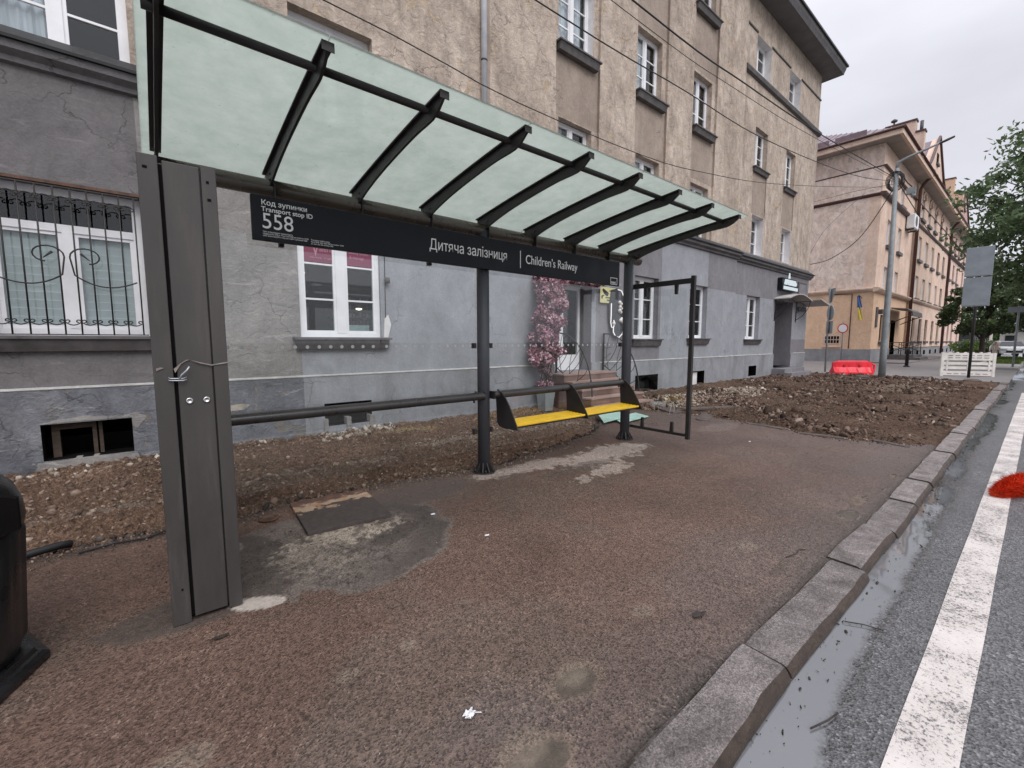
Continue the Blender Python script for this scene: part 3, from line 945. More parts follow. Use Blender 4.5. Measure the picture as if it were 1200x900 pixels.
# dark joint line along the kerb, fading out onto the asphalt
paint(sstep(.030, .006, Ys - .868 + d1 * .05) * .85, (0.035, 0.027, 0.022))
paint(sstep(.10, .0, Ys - .87 + d1 * .12) * .55, (0.10, 0.082, 0.070))
paint(sstep(.22, .0, Ys - .87 + d1 * .5) * .25, (0.12, 0.098, 0.083))
wets = 0.33 + 0.36 * (fbm(Xs, Ys, .9, 4, 51) - .5)
wets += 0.10 * sstep(2.5, 7, Xs)
wets = np.maximum(wets, sstep(1.12, .88, blob(4.72, .985, .17, .085, 30, .3)) * .95)
for cx_, cy_, rx_, ry_ in ((6.55, .97, .10, .04), (5.9, .96, .12, .035), (5.25, 1.02, .26, .07), (4.35, 1.0, .10, .045), (3.2, 1.02, .16, .04)):
    wets = np.maximum(wets, sstep(1.2, .7, blob(cx_, cy_, rx_, ry_, 32, .5)) * (.74 if cx_ < 4 else .80))
Zs = 0.006 * d1 + 0.012 * (fbm(Xs, Ys, .5, 3, 90) - .5)
Zs += 0.004 * (fbm(Xs, Ys, 12, 3, 91) - .5)
mud = sstep(1.05, .8, blob(1.02, 3.38, .78, .72, 1, .7))
Zs += mud * 0.012 * (fbm(Xs, Ys, 9, 5, 92) - .3)
Zs -= sstep(.07, .0, Ys - .87) * 0.010
Zs -= sstep(1.1, .5, blob(4.72, .985, .17, .085, 30, .3)) * 0.004
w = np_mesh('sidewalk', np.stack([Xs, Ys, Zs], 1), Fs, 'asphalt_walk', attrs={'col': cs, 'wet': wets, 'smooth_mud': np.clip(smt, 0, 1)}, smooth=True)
sm_ = w.modifiers.new('thickness', 'SOLIDIFY')
sm_.thickness = 0.06
sm_.offset = -1
tag(w, kind='structure')

# dug-up soil between paving and houses
def soil_height(X, Y):
    h = -0.035 + 0.13 * (fbm(X, Y, 1.7, 6, 101, .65) - .5) + 0.085 * (fbm(X, Y, 8, 4, 102, .7) - .5)
    cr = np.abs(fbm(X, Y * 1.3, 13, 3, 131, .6) - .5) * 2
    h = h + np.where(X < 9, 0.085 * (.35 - cr) + 0.045 * (fbm(X, Y * 1.4, 26, 2, 132, .6) - .5), 0)
    h = h + np.where(X > 8.4, 0.05 + 0.20 * (fbm(X, Y, 1.3, 6, 103, .66) - .5), 0)
    h = h + 0.05 * sstep(.5, .0, 7.5 - Y)
    h = h + 0.05 * sstep(.9, .3, np.abs(Y - 5.2 - .25 * (fbm(X, X * 0, .8, 2, 104) - .5)) * 2) * (X < 6)
    # rim next to the paving is lower
    if True:
        db = np.clip(Y - back_edge(X), -1, 1)
        dr = np.clip(X - right_edge(np.clip(Y, .8, 6.2)), -1, 1)
        rim = np.maximum(db, dr)
        h = np.where(rim < 0.02, -0.075, h * sstep(0, .18, rim) + (1 - sstep(0, .18, rim)) * (-0.06 + .02 * (fbm(X, Y, 9, 3, 107) - .5)))
    dk = np.clip(Y - .87, 0, 1)
    h = np.where((X > 8.8), h * sstep(0, .35, dk) - .03 * (1 - sstep(0, .35, dk)), h)
    h = np.where(X > 24.3, h * sstep(25.6, 24.3, X) - .07 * (1 - sstep(25.6, 24.3, X)), h)
    return h
Xa, Ya, Fa = grid(-3.5, 9.0, 4.05, 7.6, 0.018)
Xb, Yb, Fb = grid(9.0, 26.2, 0.80, 8.0, 0.05)
Xc, Yc, Fc = grid(8.2, 9.0, 0.88, 3.9, 0.03)
XX, YY = np.concatenate([Xa, Xb, Xc]), np.concatenate([Ya, Yb, Yc])
FF = np.concatenate([Fa, Fb + len(Xa), Fc + len(Xa) + len(Xb)])
ZZ = soil_height(XX, YY)
cso = np.ones((len(XX), 3)) * np.where(XX < 8.4, 1.0, .62)[:, None] * np.array([0.260, 0.165, 0.115])
v1 = fbm(XX, YY, 1.4, 6, 110, .6)
cso *= (0.35 + 1.25 * v1)[:, None]
t_ = sstep(.50, .64, fbm(XX, YY, 2.2, 5, 111, .6))[:, None] * np.where(XX < 8, .6, .45)[:, None]
cso = cso * (1 - t_) + np.array([0.235, 0.165, 0.118]) * t_
# pale mortar streaks
st1 = np.abs((YY - (5.75 + .2 * np.sin(XX * .7))) / .20) + (fbm(XX, YY, 3, 6, 112, .6) - .5) * 1.7
m_ = (sstep(1.0, .6, st1) * (XX < 6.2) * sstep(2.4, 3.2, XX))[:, None] * .8
cso = cso * (1 - m_) + np.array([0.42, 0.34, 0.27]) * m_
st1 = np.abs((YY - (5.35 + .12 * np.sin(XX * 1.7))) / .10) + (fbm(XX, YY, 3, 6, 118, .6) - .5) * 1.7
m_ = (sstep(1.0, .6, st1) * (XX < 2.4))[:, None] * .7
cso = cso * (1 - m_) + np.array([0.36, 0.29, 0.23]) * m_
st2 = np.sqrt(((XX - 12.2) / 3.2) ** 2 + ((YY - 5.9) / .75) ** 2) + (fbm(XX, YY, 1.7, 6, 113, .62) - .5) * 2.2
m_ = (sstep(1.05, .75, st2))[:, None] * .85
cso = cso * (1 - m_) + np.array([0.46, 0.37, 0.28]) * m_
st3 = np.sqrt(((XX - 18.5) / 1.6) ** 2 + ((YY - 2.9) / .45) ** 2) + (fbm(XX, YY, 1.7, 6, 114, .62) - .5) * 2.2
m_ = sstep(1.05, .8, st3)[:, None] * .6
cso = cso * (1 - m_) + np.array([0.38, 0.31, 0.22]) * m_
st4 = np.sqrt(((XX - 3.4) / .6) ** 2 + ((YY - 7.0) / .18) ** 2) + (fbm(XX, YY, 1.7, 6, 115, .62) - .5) * 1.6
m_ = sstep(1.05, .7, st4)[:, None] * .8
cso = cso * (1 - m_) + np.array([0.46, 0.34, 0.18]) * m_
tag(np_mesh('soil', np.stack([XX, YY, ZZ], 1), FF, 'soil', attrs={'col': cso}, smooth=True), kind='structure')

# loose stones, chips and clods: thousands, one object
ICO_V = np.array([(0, 0, 1), (.894, 0, .447), (.276, .851, .447), (-.724, .526, .447), (-.724, -.526, .447), (.276, -.851, .447),
                  (.724, .526, -.447), (-.276, .851, -.447), (-.894, 0, -.447), (-.276, -.851, -.447), (.724, -.526, -.447), (0, 0, -1)])
ICO_F = np.array([(0, 1, 2), (0, 2, 3), (0, 3, 4), (0, 4, 5), (0, 5, 1), (1, 6, 2), (2, 7, 3), (3, 8, 4), (4, 9, 5), (5, 10, 1),
                  (6, 7, 2), (7, 8, 3), (8, 9, 4), (9, 10, 5), (10, 6, 1), (6, 11, 7), (7, 11, 8), (8, 11, 9), (9, 11, 10), (10, 11, 6)])
def rot_many(n):
    q = rng.normal(size=(n, 4))
    q /= np.linalg.norm(q, axis=1)[:, None]
    w_, x_, y_, z_ = q.T
    return np.stack([np.stack([1 - 2 * (y_ * y_ + z_ * z_), 2 * (x_ * y_ - z_ * w_), 2 * (x_ * z_ + y_ * w_)], 1),
                     np.stack([2 * (x_ * y_ + z_ * w_), 1 - 2 * (x_ * x_ + z_ * z_), 2 * (y_ * z_ - x_ * w_)], 1),
                     np.stack([2 * (x_ * z_ - y_ * w_), 2 * (y_ * z_ + x_ * w_), 1 - 2 * (x_ * x_ + y_ * y_)], 1)], 1)
def scatter_rocks(name, P, S, mat, flat=(1, .75, .5)):
    n = len(P)
    base = ICO_V[None] * (1 + 0.5 * (rng.random((n, 12, 1)) - .5))
    base = base * (np.array(flat) * (0.7 + .6 * rng.random((n, 3))))[:, None, :]
    base = np.einsum('nij,nkj->nki', rot_many(n), base) * S[:, None, None]
    V = base + P[:, None, :]
    F = ICO_F[None] + (np.arange(n) * 12)[:, None, None]
    o = np_mesh(name, V.reshape(-1, 3), F.reshape(-1, 3), mat)
    return tag(o, kind='stuff')
def zone_pts(n, x0, x1, y0, y1, keep=None):
    x_, y_ = rng.uniform(x0, x1, n), rng.uniform(y0, y1, n)
    ok = ~in_walk(x_, y_)
    if keep is not None:
        ok &= keep(x_, y_)
    x_, y_ = x_[ok], y_[ok]
    return np.stack([x_, y_, soil_height(x_, y_)], 1)
pA = zone_pts(15000, -3.0, 9.0, 4.2, 7.45)
sA = np.exp(rng.normal(-4.45, .55, len(pA))).clip(.004, .05)
pB = zone_pts(26000, 8.3, 25.0, .95, 7.4)
sB = (np.exp(rng.normal(-4.15, .55, len(pB))) * (.45 + 1.5 * sstep(.4, .65, fbm(pB[:, 0], pB[:, 1], .9, 4, 140)))).clip(.005, .09)
pC = zone_pts(900, -3, 9, 7.0, 7.42)
sC = np.exp(rng.normal(-3.9, .5, len(pC))).clip(.008, .07)
for nm_, PP, SS, mt_, fl_ in (('soil_clods', np.concatenate([pA, pC]), np.concatenate([sA, sC * .8]), 'rubble_near', (1, .8, .55)), ('soil_chips', pB, sB, 'rubble', (1.5, .85, .35))):
    hid = (PP[:, 0] > 6.9) & (PP[:, 0] < 9.4) & (PP[:, 1] > 6.0)
    scatter_rocks(nm_, PP[~hid], SS[~hid], mt_, fl_)
pD = zone_pts(3500, 9, 16, 5.0, 7.2, lambda x, y: (((x - 12.2) / 3.3) ** 2 + ((y - 5.9) / .85) ** 2) < 1)
pE = zone_pts(1500, 3.0, 6.2, 5.3, 6.3)
pF = zone_pts(60, -1.6, 2.8, 7.1, 7.42)
pG = zone_pts(120, 2.0, 3.3, 7.15, 7.45)
PP = np.concatenate([pD, pE, pF, pG])
SS = np.concatenate([np.exp(rng.normal(-4.0, .6, len(pD))).clip(.006, .08), np.exp(rng.normal(-4.7, .5, len(pE))).clip(.004, .04), np.exp(rng.normal(-3.5, .4, len(pF))).clip(.01, .07), np.exp(rng.normal(-3.3, .4, len(pG))).clip(.01, .08)])
scatter_rocks('mortar_rubble', PP, SS, 'rubble_pale')
# crumbs of broken asphalt along the torn edge
nn = 2600
ex = rng.uniform(-.9, 8.4, nn)
ey = back_edge(ex) + rng.normal(.035, .05, nn)
ezz = np.maximum(soil_height(ex, ey), -.045) + .006
scatter_rocks('asphalt_crumbs', np.stack([ex, ey, ezz], 1), np.exp(rng.normal(-4.1, .5, nn)).clip(.006, .05), M_island('asphalt_crumb', [(0, (.022, .018, .016)), (.7, (.055, .043, .037)), (1, (.11, .085, .072))]))
# grit on the asphalt
xq = rng.uniform(-.9, 8.3, 2600)
yq = back_edge(xq) - np.abs(rng.normal(0, .11, 2600))
kq = in_walk(xq, yq)
xq, yq = xq[kq], yq[kq]
scatter_rocks('spilled_soil', np.stack([xq, yq, np.full(len(xq), .004)], 1), np.exp(rng.normal(-5.3, .6, len(xq))).clip(.002, .02), 'rubble_near')
yq = rng.uniform(1.0, 6.0, 1500)
xq = right_edge(yq) - np.abs(rng.normal(0, .12, 1500))
kq = in_walk(xq, yq)
scatter_rocks('spilled_soil', np.stack([xq[kq], yq[kq], np.full(kq.sum(), .004)], 1), np.exp(rng.normal(-5.0, .6, kq.sum())).clip(.002, .025), 'rubble')
pH = np.stack([rng.uniform(-1, 9, 1500), rng.uniform(.9, 4.5, 1500), np.full(1500, .006)], 1)
pI = np.stack([rng.normal(1.1, .4, 700), rng.normal(3.45, .25, 700), np.full(700, .008)], 1)
pJ = np.stack([rng.uniform(2.2, 5.5, 500), rng.normal(4.1, .12, 500), np.full(500, .008)], 1)
PP = np.concatenate([pH, pI, pJ])
keep = in_walk(PP[:, 0], PP[:, 1]) & ~((PP[:, 0] > .83) & (PP[:, 0] < 1.62) & (PP[:, 1] > 3.52))
PP = PP[keep]
scatter_rocks('grit', PP, np.exp(rng.normal(-6.0, .45, len(PP))).clip(.0012, .009), 'rubble')
# leaf litter and grit along the gutter
n = 500
gx = rng.uniform(0, 12, n)
gy = 0.64 - np.abs(rng.normal(0, .10, n))
scatter_rocks('gutter_debris', np.stack([gx, gy, np.full(n, -.060)], 1), np.exp(rng.normal(-5.6, .6, n)).clip(.0015, .014), 'twig', (1.3, .6, .15))

# broken slabs of old asphalt lying on the rim of the dug area: one thing each
slabs = [((8.75, 4.3), 1.1, .30, .04, .35), ((8.62, 3.1), .9, .16, .03, 1.45), ((8.45, 2.2), .8, .14, .03, 1.7), ((8.6, 1.35), .55, .13, .03, 1.2),
         ((8.9, 5.2), .8, .35, .05, 1.0), ((9.6, 4.7), 1.5, .22, .04, -.5), ((24.1, 4.9), 1.6, .5, .07, .2), ((24.6, 3.2), 1.5, .55, .08, -.15), ((24.5, 1.6), 1.3, .5, .07, .1)]
slab_lab = ['long dark slab of old paving beside the glass side panel', 'narrow broken asphalt strip at the near edge of the soil, left one', 'narrow broken asphalt strip at the middle of the near soil edge', 'short dark asphalt strip at the soil corner next to the kerb',
            'flat broken asphalt slab beyond the pale green sheets', 'thin dark plank of asphalt lying on the soil right of the glass panel', 'dark paving slab on the far soil edge left of the white barrier', 'stacked dark slab at the foot of the white barrier left end', 'dark slab on the far soil edge nearest the kerb end']
for (c_, L_, W_, T_, a_), lb in zip(slabs, slab_lab):
    b = MB()
    n_ = 14
    poly = []
    for i in range(n_):
        t = 2 * PI * i / n_
        sx, sy = math.cos(t), math.sin(t)
        k = 1 / max(abs(sx), abs(sy)) * random.uniform(.78, 1.02)
        poly.append((sx * k * L_ / 2, sy * k * W_ / 2))
    zb = float(soil_height(np.array([c_[0]]), np.array([c_[1]]))[0])
    zb = max(zb, -.02) + .012
    P = [(c_[0] + x_ * math.cos(a_) - y_ * math.sin(a_), c_[1] + x_ * math.sin(a_) + y_ * math.cos(a_)) for x_, y_ in poly]
    b.prism(P, 'z', zb - .02, zb + T_ * .7)
    o = b.build('broken_slab', MT['slab'] if 'slab' in MT else MT.setdefault('slab', M_simple('old_asphalt_slab', (0.085, 0.066, 0.058), .75, .3, 7, .7)), None, 0.008)
    o.rotation_euler = (0, 0, 0)
    tag(o, lb, 'slab', 'broken slabs along the dug soil')

# cross street, far pavements, grass island
b = MB()
b.face([(25.1, .66, -.022), (41.2, .66, -.022), (41.2, 60, -.022), (25.1, 60, -.022)])
b.face([(41.2, 3.6, -.022), (140, 3.6, -.022), (140, 6.2, -.022), (41.2, 6.2, -.022)])
tag(b.build('cross_street', M_simple('street_grey', (0.20, 0.185, 0.18), 0.55, .12, .8, .3)), kind='structure')
b = MB()
b.box(40.2, 140, 5.9, 8.2, -.1, .07)
tag(b.build('far_pavement', M_simple('pavement_grey', (0.21, 0.19, 0.185), .6, .12, .8, .3)), kind='structure')
b = MB()
b.prism([(36.5, 1.75), (36.0, .67), (139, .67), (139, 2.6), (44, 2.6)], 'z', -.1, .10)
tag(b.build('island_pavement', M_simple('island_grey', (0.30, 0.28, 0.27), .7, .12, .8, .3)), kind='structure')
b = MB()
b.prism([(42.6, 1.9), (42.3, .7), (58, .7), (58, 2.3)], 'z', .05, .16)
tag(b.build('lawn', M_simple('lawn_green', (0.11, 0.15, 0.045), .9, .25, 2, .6)), kind='structure')
n = 5000
gx, gy = rng.uniform(42.4, 57.8, n), rng.uniform(.75, 2.2, n)
a_ = rng.uniform(0, PI, n)
hh = rng.uniform(.05, .14, n)
V = np.stack([np.stack([gx - .03 * np.cos(a_), gy - .03 * np.sin(a_), np.full(n, .155)], 1), np.stack([gx + .03 * np.cos(a_), gy + .03 * np.sin(a_), np.full(n, .155)], 1), np.stack([gx + rng.normal(0, .03, n), gy + rng.normal(0, .03, n), .155 + hh], 1)], 1)
o = np_mesh('grass', V.reshape(-1, 3), np.arange(3 * n).reshape(-1, 3), 'grass')
tag(o, kind='stuff')
b = MB()
b.box(58, 110, .68, 3.4, -.1, .11)
tag(b.build('car_park', M_simple('car_park_paving', (0.33, 0.33, 0.34), .6, .1, .6, .2)), kind='structure')

# ================================================================== HOUSES
def facade(mb, x0, x1, z0, z1, Y, holes, panels, matf):
    """wall front facing -Y with real openings; depth>0 goes into the wall"""
    xs = sorted({round(v, 4) for v in [x0, x1] + [v for h in holes for v in h[:2]] + [v for h in panels for v in h[:2]] if x0 <= v <= x1})
    zs = sorted({round(v, 4) for v in [z0, z1] + [v for h in holes for v in h[2:4]] + [v for h in panels for v in h[2:4]] if z0 <= v <= z1})
    D, Mi, Op = {}, {}, {}
    for i in range(len(xs) - 1):
        for j in range(len(zs) - 1):
            xc, zc = (xs[i] + xs[i + 1]) / 2, (zs[j] + zs[j + 1]) / 2
            d, m, op = 0.0, matf(xc, zc), False
            for p_ in panels:
                if p_[0] < xc < p_[1] and p_[2] < zc < p_[3]:
                    d = p_[4]
                    if p_[5] is not None:
                        m = p_[5]
            for h in holes:
                if h[0] < xc < h[1] and h[2] < zc < h[3]:
                    d, op = d + h[4], True
                    m = h[5] if h[5] is not None else m
            D[i, j], Mi[i, j], Op[i, j] = d, m, op
    for (i, j), d in D.items():
        a, b_, c, e = xs[i], xs[i + 1], zs[j], zs[j + 1]
        y = Y + d
        if not Op[i, j]:
            mb.face([(a, y, c), (b_, y, c), (b_, y, e), (a, y, e)], Mi[i, j])
        for (di, dj) in ((1, 0), (0, 1)):
            k = (i + di, j + dj)
            if k in D and abs(D[k] - d) > 1e-6:
                y2 = Y + D[k]
                deep = Mi[k] if D[k] > d else Mi[i, j]
                if di:
                    q = [(b_, y, c), (b_, y2, c), (b_, y2, e), (b_, y, e)]
                else:
                    q = [(a, y, e), (a, y2, e), (b_, y2, e), (b_, y, e)]
                mb.face(q, deep)

def casement(parent, x0, x1, z0, z1, Y, cols=2, bars=(), sill=None, curtain=None, transom=None, grow=0.0, fw=0.06, mull=0.10, extra=None):
    """white casement window: frame > pane, sill, curtain. Y is the front of the frame"""
    b = MB()
    t = 0.07
    b.box(x0, x0 + fw, Y, Y + t, z0, z1)
    b.box(x1 - fw, x1, Y, Y + t, z0, z1)
    b.box(x0 + fw, x1 - fw, Y, Y + t, z0, z0 + fw)
    b.box(x0 + fw, x1 - fw, Y, Y + t, z1 - fw, z1)
    zt = z1 - fw
    if transom:
        zt = transom
        b.box(x0 + fw, x1 - fw, Y - .004, Y + t, transom, transom + .09)
    ix0, ix1 = x0 + fw, x1 - fw
    w = (ix1 - ix0) / cols
    for c in range(1, cols):
        xc = ix0 + c * w
        b.box(xc - mull / 2, xc + mull / 2, Y - .006, Y + t, z0 + fw, zt)
    lf = 0.04
    for c in range(cols):
        a = ix0 + c * w + (mull / 2 if c > 0 else 0)
        e = ix0 + (c + 1) * w - (mull / 2 if c < cols - 1 else 0)
        b.box(a, a + lf, Y + .012, Y + t - .01, z0 + fw, zt)
        b.box(e - lf, e, Y + .012, Y + t - .01, z0 + fw, zt)
        b.box(a + lf, e - lf, Y + .012, Y + t - .01, z0 + fw, z0 + fw + lf)
        b.box(a + lf, e - lf, Y + .012, Y + t - .01, zt - lf, zt)
        for q in bars:
            zz = z0 + (zt - z0) * q
            b.box(a + lf, e - lf, Y + .016, Y + t - .02, zz - .014, zz + .014)
    f = b.build('window', 'white_pvc', parent)
    p_ = MB()
    p_.box(x0 + fw * .5, x1 - fw * .5, Y + .034, Y + .040, z0 + fw * .5, z1 - fw * .5)
    p_.build('pane', 'glass_win', f)
    if sill:
        s_ = MB()
        sy, ov, hgt = sill          # wall face y, overhang, height
        s_.box(x0 - .13, x1 + .13, sy - ov, Y + .0, z0 - .045, z0 - .004)
        s_.prism([(sy - ov + .025, z0 - .045), (sy - ov + .05, z0 - hgt * .55), (sy - ov * .45, z0 - hgt), (sy + .05, z0 - hgt), (sy + .05, z0 - .045)], 'x', x0 - .09, x1 + .09)
        s_.build('sill', 'stone_sill', f, 0.006)
    if curtain:
        c_ = MB()
        cx0, cx1, cz0, cz1 = x0 + .04, x1 - .04, z0 + .03, z1 - .03
        if curtain == 'blind':
            zz = cz0
            top = transom or cz1
            while zz < top:
                c_.face([(cx0, Y + .085, zz), (cx1, Y + .085, zz), (cx1, Y + .065, min(zz + .095, top)), (cx0, Y + .065, min(zz + .095, top))])
                c_.face([(cx0, Y + .065, min(zz + .095, top)), (cx1, Y + .065, min(zz + .095, top)), (cx1, Y + .085, min(zz + .1, top)), (cx0, Y + .085, min(zz + .1, top))])
                zz += .1
            c_.build('blind', 'blind', f)
        else:
            frac0, frac1 = curtain
            a, e = cx0 + (cx1 - cx0) * frac0, cx0 + (cx1 - cx0) * frac1
            n_ = 26
            for i in range(n_):
                u0, u1 = a + (e - a) * i / n_, a + (e - a) * (i + 1) / n_
                y0_, y1_ = Y + .10 + .02 * math.sin(i * 1.6), Y + .10 + .02 * math.sin((i + 1) * 1.6)
                c_.face([(u0, y0_, cz0), (u1, y1_, cz0), (u1, y1_, cz1), (u0, y0_, cz1)], 0, True)
            c_.build('curtain', 'curtain', f)
    return f

def ragged(poly, seed, amp=.02, n=5):
    q_ = random.Random(seed)
    out = []
    for i in range(len(poly)):
        a, c = poly[i], poly[(i + 1) % len(poly)]
        out.append(a)
        for k in range(1, n):
            t = k / n
            out.append((a[0] + (c[0] - a[0]) * t + q_.uniform(-amp, amp), a[1] + (c[1] - a[1]) * t + q_.uniform(-amp, amp)))
    return out

# ---- the near apartment house
YW = 7.5
STEP = 0.10      # the right-hand block stands back
bld = thing('apartment_building', 'long grey and beige four-storey apartment house right behind the bus shelter', 'building', (9, YW, 0))
WM = ['wall_dark', 'plinth_dark', 'wall_blue', 'wall_mid', 'plinth_blue', 'upper', 'upper_dark', 'white_paint', 'wall_patch', 'dark_gap', 'ironwood']
def mf(x, z):
    if z < 1.0:
        return 1 if x < 1.2 else 4
    if z < 4.72:
        if x < 0.35:
            return 0
        if x < 1.2:
            return 8
        if z > 3.35 and (15.0 < x < 17.1):
            return 3
        if z > 3.30 and x > 17.1:
            return 3
        if 9.9 < x < 12.25 and z > 3.0:
            return 3
        if 9.2 < x < 12.2:
            return 3
        if x > 24.0 and 1.25 < z < 2.2:
            return 3
        return 2
    return 5
gw = [(-1.40, 0.0, 1.62, 3.38), (1.85, 3.18, 1.62, 3.40), (10.74, 11.97, 1.63, 3.43), (13.82, 15.0, 1.66, 3.43)]
gw2 = [(18.42, 19.72, 1.64, 3.38)]
vents = [(-1.07, -.25, .12, .56), (2.15, 2.95, .14, .52), (10.84, 12.03, .06, .55), (14.16, 14.96, .06, .53)]
up2 = [(-1.25, 0.02, 4.86, 6.5), (1.87, 3.16, 4.95, 6.57), (7.66, 8.84, 4.95, 6.78), (10.70, 11.88, 4.95, 6.76), (13.70, 14.88, 4.95, 6.66)]
up3 = [(-1.25, .02, 8.36, 10.05), (1.87, 3.16, 8.36, 10.05), (7.64, 8.84, 8.36, 10.06), (10.68, 11.88, 8.36, 10.06), (13.68, 14.86, 8.34, 10.02)]
up4 = [(-1.25, .02, 11.85, 13.4), (1.87, 3.16, 11.85, 13.4), (7.64, 8.84, 11.85, 13.4), (10.68, 11.88, 11.85, 13.4), (13.62, 14.9, 11.92, 13.4)]
rg2 = [(18.5, 19.62, 5.02, 6.52), (21.62, 22.72, 5.06, 6.50)]
rg3 = [(18.45, 19.62, 8.30, 9.78), (21.62, 22.72, 8.22, 9.78)]
rg4 = [(18.2, 19.55, 11.62, 12.98), (21.55, 22.85, 11.62, 12.98)]
REV = .17
holesA = [(a, b_, c, d, REV, None) for a, b_, c, d in gw + up2 + up4] + [(a, b_, c, d, REV, 7 if a > 7 and a < 10 else None) for a, b_, c, d in up3] + [(a, b_, c, d, .32, 9) for a, b_, c, d in vents]
holesA += [(7.52, 8.88, .80, 2.98, .46, 3)]
panelsA = [(-8, 17.17, -.3, 1.0, -.03, None)]
for xa, xb in ((7.5, 9.05), (10.55, 12.1), (13.55, 15.1)):
    panelsA.append((xa, xb, 4.95, 13.6, .07, None))
    for za, zb in ((6.8, 8.3), (10.1, 11.8)):
        panelsA.append((xa, xb, za, zb, .07, 6))
wb = MB()
facade(wb, -8, 17.17, -.3, 14.3, YW, holesA, panelsA, mf)
holesB = [(a, b_, c, d, REV, None) for a, b_, c, d in gw2] + [(a, b_, c, d, REV + .08, 7) for a, b_, c, d in rg2 + rg4] + [(a, b_, c, d, REV, None) for a, b_, c, d in rg3] + [(18.85, 19.62, .12, .54, .3, 9)]
holesB += [(21.42, 23.5, .38, 3.36, .75, 3)]
panelsB = [(17.17, 25.47, -.3, 1.0, -.03, None)]
for xa, xb in ((18.4, 19.7), (21.5, 22.8)):
    panelsB.append((xa, xb, 6.55, 8.15, .03, 6))
facade(wb, 17.17, 25.47, -.3, 14.3, YW + STEP, holesB, panelsB, mf)
# return of the step, end wall, back and top so that the rooms stay dark
wb.face([(17.17, YW - .03, -.3), (17.17, YW + STEP, -.3), (17.17, YW + STEP, 1.0), (17.17, YW - .03, 1.0)], 4)
wb.face([(17.17, YW, 1.0), (17.17, YW + STEP, 1.0), (17.17, YW + STEP, 4.72), (17.17, YW, 4.72)], 2)
wb.face([(17.17, YW, 4.72), (17.17, YW + STEP, 4.72), (17.17, YW + STEP, 14.3), (17.17, YW, 14.3)], 5)
wb.face([(25.47, YW + STEP - .03, -.3), (25.47, 20, -.3), (25.47, 20, 1.0), (25.47, YW + STEP - .03, 1.0)], 4)
wb.face([(25.47, YW + STEP, 1.0), (25.47, 20, 1.0), (25.47, 20, 14.3), (25.47, YW + STEP, 14.3)], 5)
wb.face([(-8, 20, -.3), (-8, YW, -.3), (-8, YW, 14.3), (-8, 20, 14.3)], 5)
wb.face([(25.47, 20, -.3), (-8, 20, -.3), (-8, 20, 14.3), (25.47, 20, 14.3)], 5)
wb.face([(-8, YW, 14.3), (25.47, YW, 14.3), (25.47, 20, 14.3), (-8, 20, 14.3)], 9)
# inner partition keeps daylight out of the rooms
wb.box(-7.9, 25.3, YW + 3.6, YW + 3.7, -.2, 14.2, 9)
for zf in (4.70, 8.1, 11.5):
    wb.box(-7.9, 25.3, YW + .62, YW + 3.6, zf, zf + .12, 9)
wall = wb.build('wall', WM, bld)

def cornice(parent, xa, xb, y, z, name='cornice'):
    b = MB()
    b.prism([(y, z), (y - .06, z + .015), (y - .07, z + .07), (y - .15, z + .12), (y - .16, z + .20), (y, z + .20)], 'x', xa, xb)
    o = b.build(name, 'cornice', parent)
    f_ = MB()
    f_.prism([(y - .20, z + .203), (y - .205, z + .235), (y, z + .40), (y + .02, z + .40), (y + .02, z + .203)], 'x', xa - .02, xb + .04)
    f_.build('flashing', 'flashing', o)
    return o
cornice(bld, -8, 17.22, YW, 4.60)
cornice(bld, 17.235, 25.62, YW + STEP, 4.57)
